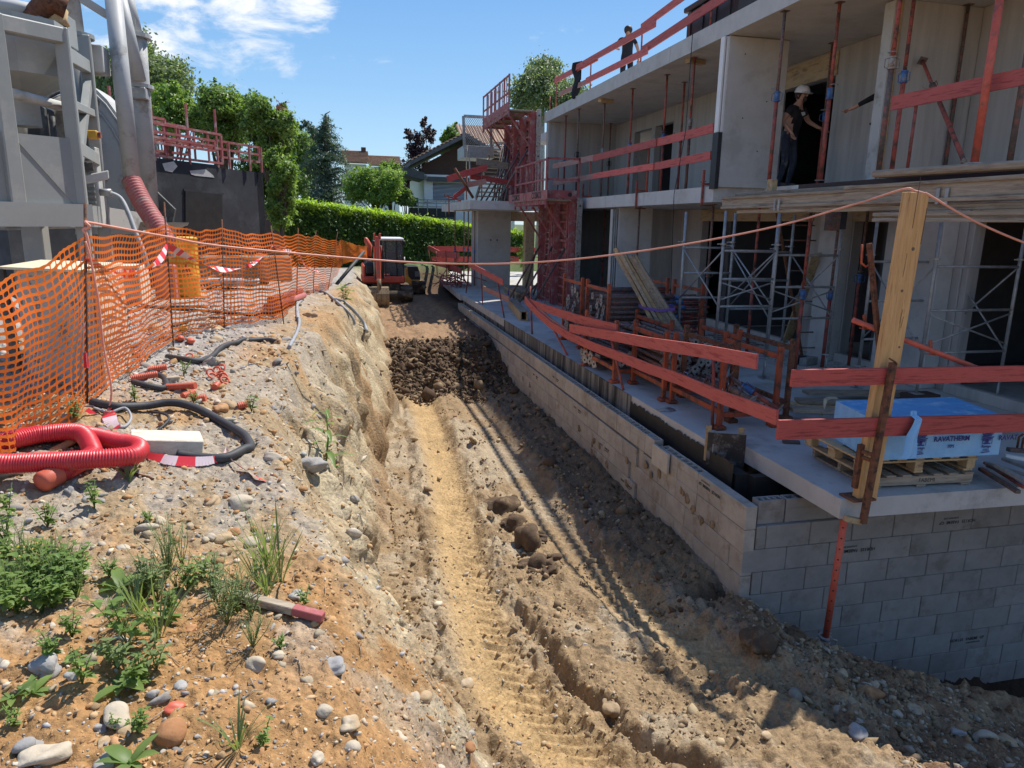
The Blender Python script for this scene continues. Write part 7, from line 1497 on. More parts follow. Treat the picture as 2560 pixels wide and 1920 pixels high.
# louvred panel and valve with grey hose
a = PY(z1(585, 1330), 10.1)
for k in range(8): MB().box(a.x-.12, a.x+.12, 10.08, 10.12, a.z+.26-.065*k, a.z+.29-.065*k).build('louvre', GR, t)
MB().box(a.x-.14, a.x+.16, 10.125, 10.3, a.z-.4, a.z+.55, .01).build('louvre_panel', 'machine_pale', t)
a = PY(z1(650, 935), 10.2); MB().box(a.x-.05, a.x+.06, 10.1, 10.2, a.z-.05, a.z+.05, .01).build('yellow_valve', 'barrel_yellow', t); MB().tube(smooth([a, a+Vector((-.15, 0, .03)), a+Vector((-.3, 0, -.08)), a+Vector((-.36, 0, -.25))]), .02, 8).build('small_hose', 'cable_grey', t); MB().disc(a+Vector((.08, -.05, 0)), (1, 0, 0), .04, .03, 10).build('red_knob', 'red_steel', t)
a = PY(z1(740, 1330), 9.9); MB().tube(smooth([a, PY(z1(830, 1370), 9.9), PY(z1(890, 1480), 9.8), PY(z1(930, 1590), 9.7), PY(z5(990, 300), 9.6), PY(z5(1020, 420), 9.6)]), .03, 8).build('discharge_hose', 'cable_grey', t); MB().tube([a+Vector((-.08, 0, 0)), a+Vector((.05, 0, 0))], .045, 10).build('hose_coupling', 'galv', t)
# three filler pipes rising above
PL = 11.0
A0, A1 = PY(z1(765, -200), PL), PY(z1(915, 1262), PL-.4); MB().tube([A0, A1], .105, 16).build('filler_pipe', 'pipe_grey', t)
B0, B1 = PY(z1(800, -120), PL+.3), PY(z1(960, 560), PL+.3); MB().tube([B0, B1], .095, 16).build('filler_pipe', 'pipe_grey', t)
C0, C1, C2 = PY(z1(855, -100), PL+.6), PY(z1(940, 250), PL+.6), PY(z1(1030, 1440), PL+.6); MB().tube([C0, C1], .095, 16).build('filler_pipe', 'pipe_grey', t); MB().tube([C1, PY(z1(965, 600), PL+.6), C2], .135, 16).build('filler_pipe', 'pipe_grey', t)
for q in ((940, 250), (963, 600)): p = PY(z1(*q), PL+.6); MB().disc(p, (C2-C1), .19, .05, 18).build('pipe_flange', 'pipe_grey', t)
p = PY(z1(970, 640), PL+.5); MB().box(p.x-.1, p.x+.1, PL+.35, PL+.55, p.z-.1, p.z+.05, .01).build('pipe_clamp', 'galv', t); MB().bar(PY(z1(560, -10), PL), PY(z1(750, 110), PL+.1), .07, .09).build('stay_bar', 'pipe_grey', t); MB().tube([PY(z1(430, 0), 10.6), PY(z1(470, 90), 10.5), PY(z1(482, 200), 10.5)], .022, 6).build('overhead_hose', 'cable_black', t)
p = PY(z1(915, 155), PL+.6); MB().box(p.x-.05, p.x+.06, PL+.5, PL+.65, p.z-.06, p.z+.03).build('pipe_latch', 'galv', t)
H0, H1, H2 = PY(z1(915, 1262), PL-.4), PY(z1(985, 1400), PL-.6), PY(z1(1110, 1600), PL-.9)
pts, rs = corrugated(smooth([H0+(H0-H1)*.05, H0, H1, H2, PY(z1(1150, 1680), PL-1.0)], 5), .125, .048, ); MB().tube(pts, rs, 16).build('suction_hose', 'hose_pink', t)
p = PY(z1(1095, 1420), PL+.6); MB().prism([p+Vector((-.15, 0, .35)), p+Vector((.22, 0, -.05)), p+Vector((.1, 0, -.5)), p+Vector((-.15, 0, -.5))], (0, .1, 0)).build('stand_gusset', 'machine_dark', t); MB().lathe(PY(z1(1130, 1560), PL+.3)-up*.05, (0, 0, 1), [(.12, -.4), (.16, 0), (.32, .06), (.34, .10)], 20).build('funnel', GR, t)
# gravel hill at the left edge behind the box
mb = MB().rock((-4.6, 8.6, 1.0), 1.6, 91, 3, .55, .12); mb.build('gravel_heap', 'stone_grey', None, 'grey gravel heap at the left edge beside the machine', 'gravel heap')
# ---- dark coated wall with red guard frames
dw = Vector((math.sin(math.radians(31.8)), math.cos(math.radians(31.8)), 0)); E1 = Vector((-1.87, 20, 0)); E0 = E1-dw*7.0
ztw = PY((661, 432), 20).z; t = thing('dark_wall', 'black coated concrete building wall with pale scraped patches behind the net', 'wall', (-4, 18, .9)); n_ = dw.cross(up)
Em = E1-dw*1.75; zm = PY(z1(1590, 1140), 18.3).z
MB().prism([E0-up*0+up*.6, Em+up*.6, Em+up*zm, E0+up*zm], -n_*.3).build('left_bay', 'bitumen_wall', t); MB().prism([Em+up*.6-n_*.06, E1+up*.6-n_*.06, E1+up*ztw-n_*.06, Em+up*ztw-n_*.06], -n_*.3).build('right_bay', 'bitumen_wall', t)
MB().prism([E1-n_*.06+up*.6, E1-n_*6+up*.6, E1-n_*6+up*ztw, E1-n_*.06+up*ztw], -dw*.25).build('return_wall', 'bitumen_wall', t)
def on_wall(q): 
    d = _ray(q); o = Vector((0, 0, EYE)); s_ = (E1-o).dot(n_)/d.dot(n_); return o+d*s_
for q, pts in ((0, ((1120, 1130), (1200, 1115), (1225, 1150), (1190, 1190), (1140, 1180))), (1, ((1310, 1180), (1420, 1170), (1470, 1210), (1480, 1228), (1350, 1215), (1320, 1205)))):
    MB().prism([on_wall(z1(*p)) +n_*.004 for p in pts], n_*.004).build('scraped_patch', 'concrete_light', t)
a, b, c_, d_ = [on_wall(z1(*q))+n_*.003 for q in ((1275, 1320), (1530, 1345), (1530, 1600), (1275, 1600))]; MB().prism([a, b, c_, d_], n_*.03).build('blocked_opening', 'bitumen', t)
MB().prism([on_wall(z1(*q))+n_*.003 for q in ((1265, 1305), (1545, 1335), (1540, 1345), (1270, 1320))], n_*.02).build('lintel_mark', 'bitumen_wall', t)
t = thing('guard_rail', 'stack of red guard frames and rails along the dark wall top', 'guard rail', (-3, 18.5, 3.7))
def gframe(u0, u1, z0, z1, off, nb, m='formwork_red'):
    a = E1-dw*u0+n_*off; b = E1-dw*u1+n_*off; w = .05
    f = MB()
    for z in (z0, z1, (z0+z1)/2): f.bar(a+up*z, b+up*z, w, w)
    for s_ in (a, b): f.bar(s_+up*z0, s_+up*z1, w, w, dw)
    o = f.build('frame', m, t)
    for k in range(1, nb): MB().bar(lerp(a, b, k/nb)+up*z0, lerp(a, b, k/nb)+up*z1, .035, .035, dw).build('frame_bar', m, o)
z0_ = zm+.05; top_ = PY(z1(1580, 925), 18.4).z
gframe(1.55, 4.6, z0_, top_, .0, 7); gframe(2.4, 5.6, z0_+.12, top_+.06, -.18, 9); gframe(1.9, 3.8, z0_+.25, top_-.18, .10, 5); gframe(3.2, 6.6, z0_+.05, top_+.12, -.05, 8); gframe(0.05, 1.6, PY(z1(1700, 1105), 19.4).z, PY(z1(1700, 1000), 19.4).z, -.1, 4)
for u in (.1, .55, 1.3, 1.7, 2.6, 3.6, 4.6): MB().bar(E1-dw*u+up*ztw, E1-dw*u+up*(ztw+1.3 if u > 1.5 else PY(z1(1700, 1000), 19.4).z), .04, .04, dw).build('upright', 'formwork_red', t)
# ------------------------------------------------------------------ trees, hedge, houses, excavators, people, stones and weeds
# REFRAME
z1 = frame(0, 0, 800); z2 = frame(640, 200, 800); z3 = frame(1180, 0, 800); z4 = frame(1760, 0, 800); z5 = frame(0, 520, 800); z6 = frame(1060, 480, 800); z7 = frame(1760, 480, 800); y1 = frame(0, 1000, 800); y2 = frame(0, 1320, 800); y3 = frame(800, 800, 800); y4 = frame(800, 1320, 800); y5 = frame(1600, 920, 960); y6 = frame(1760, 1320, 800); y7 = frame(840, 560, 400)
def leaf_quads(P, Nrm, size, g, asp=0.5, droop=0.0):
    """diamond leaves at P facing roughly Nrm; returns verts, quads"""
    n = len(P); Nn = Nrm+g.normal(0, .55, (n, 3)); Nn /= np.linalg.norm(Nn, axis=1, keepdims=True)
    a = g.normal(size=(n, 3)); a[:, 2] -= droop; a -= Nn*(a*Nn).sum(1, keepdims=True); a /= np.linalg.norm(a, axis=1, keepdims=True)+1e-9; b = np.cross(Nn, a)
    s = (size*g.uniform(.6, 1.35, n))[:, None] if np.isscalar(size) else (size*g.uniform(.6, 1.35, n))[:, None]
    V = np.stack([P-a*s*.5, P+b*s*asp*.5+Nn*s*.06, P+a*s*.5, P-b*s*asp*.5+Nn*s*.06], 1).reshape(-1, 3)
    return V, np.arange(n*4).reshape(-1, 4)
def crown_mesh(name, blobs, n, size, m, parent, seed=1, asp=.55, droop=0.0, shell=.25, squash=1.0):
    g = np.random.default_rng(seed); w = np.array([b[3]**2 for b in blobs]); w /= w.sum(); idx = g.choice(len(blobs), n, p=w); B_ = np.array([b[:4] for b in blobs])[idx]
    d = g.normal(size=(n, 3)); d /= np.linalg.norm(d, axis=1, keepdims=True); r = g.uniform(shell**3, 1, n)**(1/3); r *= (1+.30*np.sin(d[:, 0]*5+idx)*np.sin(d[:, 2]*6+idx*2)+.18*np.sin(d[:, 1]*11+d[:, 2]*9+idx*3))*np.where(g.uniform(0, 1, n) < .12, g.uniform(1.0, 1.35, n), 1)
    P = B_[:, :3]+d*(B_[:, 3]*r)[:, None]*np.array([1, 1, squash]); Nr = d*.8+np.array([0, 0, .5])
    ns = max(6, len(blobs)*3); m_ = n//(ns*7)
    for k in range(ns):
        b = blobs[int(g.integers(0, len(blobs)))]; u = g.normal(size=3)+np.array([0, -.3, .9]); u /= np.linalg.norm(u); s = g.uniform(0, 1, m_); L = b[3]*g.uniform(.35, .8)
        q = np.array(b[:3])+u*b[3]*.9+u[None]*(s*L)[:, None]+g.normal(0, 1, (m_, 3))*(b[3]*.13*(1.15-s))[:, None]; P = np.vstack([P, q]); Nr = np.vstack([Nr, np.tile(u*.6+np.array([0, 0, .4]), (m_, 1))])
    V, F = leaf_quads(P, Nr, size, g, asp, droop); root = parent.location
    return mesh_np(name, V-np.array(root), F, m, False, None, parent)
def tree(label, base, blobs, n, size, m, trunk_r=.15, seed=1, name='broadleaf_tree', bark='bark', grp='trees and bushes beyond the site', **k):
    b = V3(base); n = int(n*1.9); size = size*.66; t = thing(name, label, 'tree', tuple(b), grp); top = max(blobs, key=lambda q: q[2]); g = random.Random(seed)
    MB().tube([b-Vector((0, 0, .3)), lerp(b, top[:3], .4)+Vector((g.uniform(-.1, .1), 0, 0)), V3(top[:3])], [trunk_r, trunk_r*.7, trunk_r*.15], 8).build('trunk', bark, t)
    mb = MB()
    for q in blobs: s = lerp(b, top[:3], g.uniform(.3, .7)); mb.tube([s, lerp(s, q[:3], .6)+Vector((0, 0, -.1)), V3(q[:3])+Vector((0, 0, q[3]*.5))], [trunk_r*.35, trunk_r*.2, trunk_r*.05], 5)
    mb.build('limbs', bark, t); crown_mesh('crown', blobs, n, size, m, t, seed, **k); return t
def blobs_px(lst, Y, dy=.8, seed=0):
    g = random.Random(seed); out = []
    for (x, y, r) in lst:
        p = PY(vv(x, y), Y); out.append((p.x, Y+g.uniform(-dy, dy), p.z, r*1.1573/FPX*Y))
    return out
def base_px(x, Y): p = PY(vv(x, 500), Y); return (p.x, Y, .4)
rb = random.Random(3)
def cloud(cx, cy, rx, ry, n, r0, r1, seed):
    n, r0, r1 = int(n*2.1), r0*.48, r1*.78; g = random.Random(seed); out = []
    for _ in range(n):
        a = g.uniform(0, 6.28); q = math.sqrt(g.random()); out.append((cx+rx*q*math.cos(a), cy+ry*q*math.sin(a), g.uniform(r0, r1)))
    return out
# weeping birch far left, drooping strands
def birch(label, cx, cy, rx, ry, Y, n, seed, ns=46):
    g = np.random.default_rng(seed); c = PY(vv(cx, cy), Y); k = 1.1573/FPX*Y; t = thing('birch_tree', label, 'tree', (c.x, Y, .4), 'trees and bushes beyond the site')
    MB().tube([(c.x, Y, .2), (c.x+.1, Y, c.z*.6), (c.x, Y, c.z+ry*k*.9)], [.28, .18, .03], 8).build('trunk', 'bark_birch', t); P = []; mb = MB()
    for i in range(ns):
        a = g.uniform(0, 6.28); q = math.sqrt(g.uniform(.05, 1)); zt_ = c.z+ry*k*(1-q*q*.9)*g.uniform(.35, 1.0); x = c.x+rx*k*q*math.cos(a); y = Y+rx*k*q*math.sin(a); L = ry*k*g.uniform(.35, .95)
        st = Vector((c.x, Y, zt_-q*.6)); mid = Vector(((x+c.x)/2, (y+Y)/2, zt_+.15)); mb.tube([st, mid, (x, y, zt_)], [.05, .035, .012], 5)
        m_ = int(n/ns); s = g.uniform(0, 1, m_); ph = g.uniform(0, 6)
        P.append(np.stack([x+.18*np.sin(s*5+ph)+g.normal(0, .18+.12*(1-s), m_), y+g.normal(0, .22, m_), zt_+.25-s*L+g.normal(0, .1, m_)], 1))
        m2 = m_//3; s = g.uniform(0, 1, m2); P.append(np.stack([c.x+(x-c.x)*s+g.normal(0, .2, m2), Y+(y-Y)*s+g.normal(0, .2, m2), zt_+g.normal(0, .25, m2)], 1))
    mb.build('limbs', 'bark_birch', t); P = np.concatenate(P); V, F = leaf_quads(P, np.tile([[0, -.5, .4]], (len(P), 1)), .20, g, .55, .9); mesh_np('crown', V-np.array(t.location), F, 'leaf_birch', False, None, t)
birch('tall weeping birch rising behind the filler pipes', 320, 190, 78, 100, 42, 16000, 21, 70); birch('smaller weeping birch left of the filler pipes', 228, 205, 40, 62, 44, 7000, 22, 36)
birch('weeping birch showing above the roof slab beside the formwork', 1172, 212, 66, 84, 46, 11000, 23, 60)
birch('low birch crown spreading behind the roof slab edge', 1225, 222, 44, 42, 44, 5000, 24, 30)
tree('yellow green bushy tree above the red guard frames', base_px(350, 27), blobs_px(cloud(365, 235, 45, 40, 9, 20, 34, 1)+cloud(400, 250, 30, 25, 4, 18, 26, 2), 27, 1, 1), 9000, .17, 'leaf_bright', .12, 31)
tree('leafy maple with upright shoots behind the dark wall', base_px(490, 26), blobs_px(cloud(480, 255, 52, 48, 12, 22, 38, 3)+[(470, 222, 18), (505, 225, 16), (455, 235, 16)], 26, 1.2, 2), 12000, .17, 'leaf_mid', .16, 32)
tree('tall maple with reddish shoot tips at the right end of the dark wall', base_px(585, 24), blobs_px(cloud(580, 300, 45, 62, 13, 20, 34, 4)+[(608, 245, 10), (612, 228, 6), (555, 262, 16)], 24, 1, 3), 12000, .17, 'leaf_mid', .14, 33)
mb = MB(); g = np.random.default_rng(4); P = []
for k in range(60): p = PY(vv(608+g.normal(0, 6), 250-abs(g.normal(0, 16))), 24); P.append((p.x, 24+g.normal(0, .2), p.z))
P = np.array(P); V, F = leaf_quads(P, np.tile([[0, -.6, .4]], (60, 1)), .14, g); tt = thing('shoot_cluster', 'red tipped shoot standing above the maple crown', 'plant', tuple(P[0])); mesh_np('shoot_leaves', V-np.array(tt.location), F, 'leaf_red', False, None, tt)
tree('pale green climbing bush against the right edge of the dark wall', base_px(606, 21.2), blobs_px(cloud(605, 400, 22, 85, 14, 14, 26, 5), 21.8, .5, 4), 9000, .13, 'leaf_bright', .08, 34, 'climbing_bush')
tree('dark shady bush in the gap left of the hedge', base_px(590, 28), blobs_px(cloud(590, 370, 60, 60, 9, 26, 44, 6), 29, .8, 5), 9000, .19, 'leaf_hedge', .12, 35)
tree('broad mid green tree just left of the cedar', base_px(660, 48), blobs_px(cloud(650, 345, 42, 55, 10, 22, 34, 7), 48, 1.5, 6), 9000, .26, 'leaf_mid', .2, 36)
# cedar with drooping tiers
def cedar(label, cx, ytop, ybot, w, Y, seed):
    g = np.random.default_rng(seed); p0 = PY(vv(cx, ytop), Y); p1 = PY(vv(cx, ybot), Y); k = 1.1573/FPX*Y; t = thing('cedar_tree', label, 'tree', (p0.x, Y, .4), 'trees and bushes beyond the site'); H = p0.z-p1.z
    MB().tube([(p0.x, Y, .2), (p0.x, Y, p1.z+H*.6), (p0.x, Y, p0.z-.2), (p0.x+.25, Y, p0.z-.05)], [.3, .16, .05, .02], 8).build('trunk', 'bark', t); P = []; mb = MB()
    for i in range(92):
        f = (i/92)**.85; z = p0.z-.3-f*H*1.1; R = (.25+w*k*f**.8)*g.uniform(.6, 1.12); a = g.uniform(0, 6.28); dx, dy = math.cos(a), math.sin(a); m_ = int(60+R*90)
        s = g.uniform(.05, 1, m_); rise = .25*R; x = p0.x+dx*R*s; y = Y+dy*R*s; zz = z+rise*np.sin(s*2.2)-R*.34*s**2
        mb.tube([(p0.x, Y, z), (p0.x+dx*R*.5, Y+dy*R*.5, z+rise*.89-R*.085), (p0.x+dx*R, Y+dy*R, z+rise*.8-R*.34)], [.05, .03, .01], 5)
        P.append(np.stack([x+g.normal(0, .10+.05*R, m_), y+g.normal(0, .10+.05*R, m_), zz-abs(g.normal(0, .18, m_))], 1))
    mb.build('limbs', 'bark', t); P = np.concatenate(P); V, F = leaf_quads(P, np.tile([[0, -.2, .7]], (len(P), 1)), .17, g, .28, .8); mesh_np('crown', V-np.array(t.location), F, 'leaf_cedar', False, None, t)
cedar('blue green cedar with a bent leading tip and drooping tiers', 703, 238, 425, 76, 43, 41)
tree('thin cedar bough cluster reaching out left of the cedar tip', base_px(668, 44), blobs_px([(660, 268, 7), (672, 280, 9), (650, 276, 5), (680, 292, 9), (690, 300, 10)], 43.5, .3, 9), 900, .22, 'leaf_cedar', .06, 42, 'cedar_bough', asp=.32, droop=.6)
tree('wide bright green shrub above the hedge in the middle', base_px(800, 40), blobs_px(cloud(805, 400, 50, 38, 12, 20, 34, 8), 40, 1, 10), 12000, .19, 'leaf_bright', .12, 43)
tree('mid green shrub between the cedar and the house', base_px(850, 42), blobs_px(cloud(840, 385, 28, 30, 8, 16, 24, 9)+[(872, 420, 16)], 42, 1, 11), 9000, .20, 'leaf_mid', .12, 44)
tree('low dark shrub at the foot of the house wall', base_px(880, 41), blobs_px(cloud(878, 428, 20, 12, 5, 12, 16, 19), 40.5, .6, 13), 5000, .17, 'leaf_mid', .10, 47)
tree('copper beech with dark purple upright branches left of the house roof', base_px(905, 60), blobs_px([(905, 345, 22), (890, 320, 12), (905, 300, 14), (922, 285, 9), (912, 270, 7), (885, 295, 8), (930, 300, 9), (938, 285, 5), (918, 258, 5), (880, 285, 5), (900, 330, 16), (920, 330, 12), (878, 375, 22), (890, 395, 18)], 60, .6, 12), 5200, .26, 'leaf_purple', .18, 45)
tree('light green tree rising behind the ridge of the house', base_px(975, 66), blobs_px([(972, 290, 12), (985, 276, 9), (960, 300, 9), (992, 296, 8), (978, 305, 14)], 66, .8, 14), 2600, .30, 'leaf_mid', .18, 46)
tree('bright shrub showing between the pavilion columns', base_px(1075, 33), blobs_px([(1078, 575, 16), (1070, 560, 12), (1085, 590, 12), (1130, 545, 14), (1140, 570, 12)], 33.2, .4, 15), 2600, .14, 'leaf_bright', .05, 48, 'garden_shrub')
# clipped laurel hedge
def hedge():
    g = np.random.default_rng(51); A = PY(vv(622, 430), 30.5); Bq = PY(vv(1045, 492), 37.5); d = V3((Bq.x-A.x, 7.0, 0)); L = d.length; d.normalize(); d2 = V3((d.x, d.y, 0)); nrm = Vector((d.y, -d.x, 0)); ext = 4.0
    t = thing('laurel_hedge', 'tall clipped laurel hedge with bright new growth along its top', 'hedge', tuple(lerp((A.x, 30.5, 0), (Bq.x, 37.5, 0), .5))); org = np.array(t.location)
    zt = lambda s: A.z+(Bq.z-A.z)*s
    mb = MB(); a = Vector((A.x, 30.5, 0))-d*.3; b = Vector((Bq.x, 37.5, 0))+d*ext; th = 1.2; n_ = nrm*-1.0
    e = (L+ext)/L
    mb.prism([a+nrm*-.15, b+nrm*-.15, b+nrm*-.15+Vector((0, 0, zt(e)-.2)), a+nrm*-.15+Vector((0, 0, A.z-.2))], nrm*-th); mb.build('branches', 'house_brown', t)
    n1, n2, n3 = 46000, 13000, 9000
    s = g.uniform(0, 1, n1); h = g.uniform(0, 1, n1); Pb = np.array(a)[None]+np.array(b-a)[None]*s[:, None]; zz = (A.z+(zt(e)-A.z)*s)*h; dep = abs(g.normal(0, .10, n1))-.05+.08*np.sin(s*60)*np.sin(h*9)
    P = Pb+np.array(nrm)[None]*dep[:, None]; P[:, 2] = zz-.05
    V, F = leaf_quads(P, np.tile([np.array(nrm)*.9+np.array([0, 0, .5])], (n1, 1)), .17, g, .42, .4); mesh_np('side_leaves', V-org, F, 'leaf_hedge', False, None, t)
    s = g.uniform(0, 1, n2); dep = g.uniform(-th-.1, .12, n2); P = np.array(a)[None]+np.array(b-a)[None]*s[:, None]+np.array(nrm)[None]*dep[:, None]; P[:, 2] = A.z+(zt(e)-A.z)*s+g.normal(-.06, .09, n2)+.05*np.sin(s*90)
    V, F = leaf_quads(P, np.tile([[0, -.3, .8]], (n2, 1)), .19, g, .40, -1.4); mesh_np('new_growth', V-org, F, 'leaf_new', False, None, t)
    s = g.uniform(0, 1, n3); P = np.array(a)[None]+np.array(b-a)[None]*s[:, None]+np.array(nrm)[None]*g.uniform(-.15, .16, n3)[:, None]; P[:, 2] = A.z+(zt(e)-A.z)*s-abs(g.normal(0, .16, n3))
    V, F = leaf_quads(P, np.tile([np.array(nrm)*.7+np.array([0, 0, .7])], (n3, 1)), .17, g, .40, -1.0); mesh_np('new_growth', V-org, F, 'leaf_new', False, None, t)
hedge()
# ---- house with brown gable
YH_ = 42.0; hq = lambda x, y, Y=YH_: PY(z2(x, y), Y)
t = thing('gabled_house', 'dark brown gabled house with white lower wall behind the hedge', 'house', (7, 44, .4), None)
ev = hq(1062, 592); ap = hq(1440, 402); sl = (ap.z-ev.z)/(ap.x-ev.x); xr_ = 2*ap.x-ev.x; wl = hq(1165, 700).x; wr = 2*ap.x-wl; ztop = hq(1300, 650).z
MB().prism([(wl, YH_+.6, ztop), (wr, YH_+.6, ztop), (wr, YH_+.6, ev.z+.2), (ap.x, YH_+.6, ap.z-.25), (wl, YH_+.6, ev.z+(wl-ev.x)*sl-.3)], (0, .3, 0)).build('gable_wall', 'house_brown', t)
for k in range(12): z = ztop+.15+k*(ap.z-ztop-.6)/12; x0 = max(wl, ev.x+(z-ev.z)/sl+.5); x1 = min(wr, 2*ap.x-x0); MB().box(x0, x1, YH_+.575, YH_+.598, z, z+.02).build('cladding_board', 'house_brown', t)
MB().box(wl, wr, YH_+.61, YH_+9, 0, ztop-.003).build('wall', 'house_white', t)
for sgn in (1, -1):
    e0 = Vector((ev.x if sgn > 0 else xr_, YH_-.6, ev.z)); a0 = Vector((ap.x, YH_-.6, ap.z)); r = MB().prism([e0, a0, a0+Vector((0, 0, .22)), e0+Vector((0, 0, .22))], (0, 11, 0)).build('roof', 'slate', t)
    for k in range(14):
        c = lerp(e0, a0, (k+.5)/14)+Vector((0, 0, .235)); MB().bar(c, c+Vector((0, 11, 0)), .30, .05, (0, 0, 1), .02).build('roof_tile_row', 'tile', r)
ep = hq(1000, 650); MB().prism([hq(1020, 600), hq(1165, 640), hq(1165, 690), hq(1020, 655)], (0, 3, 0)).build('porch_roof', 'slate', t)
a = hq(1180, 652); b = hq(1480, 690); MB().box(a.x, b.x, YH_+.2, YH_+.6, b.z, a.z, .03).build('awning_box', 'white_paint', t); MB().box(a.x+.05, b.x, YH_+.15, YH_+.199, b.z-.15, b.z+.12).build('awning_cloth', 'slate', t)
a = hq(1215, 700); b = hq(1450, 835); sh = MB().box(a.x, b.x, YH_+.54, YH_+.598, b.z, a.z).build('roller_shutter', 'shutter', t)
for k in range(14): z = b.z+(a.z-b.z)*(k+.5)/14; MB().box(a.x, b.x, YH_+.525, YH_+.539, z-.06, z+.06, .01).build('slat', 'shutter', sh)
a = hq(1168, 690); b = hq(1180, 840); MB().box(a.x, a.x+.5, YH_+.45, YH_+.6, b.z, a.z, .01).build('door_frame', 'white_paint', t)
a = hq(1040, 828); b = hq(1345, 828); bal = MB().box(a.x, b.x, YH_-1.6, YH_+.6, hq(1040, 1010).z-.2, hq(1040, 945).z, .02).build('balcony', 'slate', t)
for yy in (830, 852, 876): z = hq(1040, yy).z; MB().tube([(a.x, YH_-1.55, z), (b.x, YH_-1.55, z)], .03, 6).build('balcony_rail', 'galv', bal)
for k in range(6): x = a.x+(b.x-a.x)*k/5; MB().tube([(x, YH_-1.55, hq(1040, 940).z), (x, YH_-1.55, hq(1040, 828).z)], .03, 6).build('balcony_post', 'galv', bal)
MB().box(a.x, b.x, YH_-1.45, YH_-1.43, hq(1040, 945).z, hq(1040, 885).z).build('dark_glass', 'black_steel', bal)
# tiled roof right behind the formwork
a = hq(1430, 445, 46); b = hq(1735, 330, 49); t2 = thing('tiled_house', 'house with wavy terracotta roof showing behind the red formwork', 'house', (a.x+3, 48, 0)); mb = MB()
nx = 36; mb.grid(lambda u, v: Vector((a.x+(b.x-a.x)*u, 46+3*v, a.z+(b.z-a.z)*v+.07*abs(math.sin(u*nx*math.pi/2*1.0))+.05*((v*12) % 1))), nx*6, 36); mb.build('roof', 'tile', t2); MB().box(a.x+.2, b.x, 46.3, 50, .4, a.z-.05).build('wall', 'house_white', t2)
# distant red roofs
t3 = thing('distant_house', 'distant house with two tan tiled roof pitches beyond the cedar', 'house', (0, 80, 0)); hq3 = lambda x, y: PY(vv(x, y), 80)
for k, (x0, x1, yt, yb) in enumerate(((738, 797, 322, 352), (797, 868, 334, 358))):
    a = hq3(x0, yb); b = hq3(x1, yt); r = MB().prism([(a.x, 80, a.z), (b.x, 80, a.z), (b.x, 83, b.z), (a.x, 83, b.z)], (0, .3, .1)).build('roof', 'tile', t3)
    for j in range(10): f = (j+.5)/10; MB().bar((a.x, 79.97+3*f, a.z+(b.z-a.z)*f+.05), (b.x, 79.97+3*f, a.z+(b.z-a.z)*f+.05), .28, .08, c=.02).build('tile_row', 'tile', r)
    MB().box(a.x+.3, b.x-.3, 80.6, 84, .4, a.z-.02).build('wall', 'house_white', t3)
p = hq3(787, 326); MB().box(p.x-.25, p.x+.25, 82.4, 82.9, p.z-.6, p.z+.6, .02).build('chimney', 'house_brown', t3)
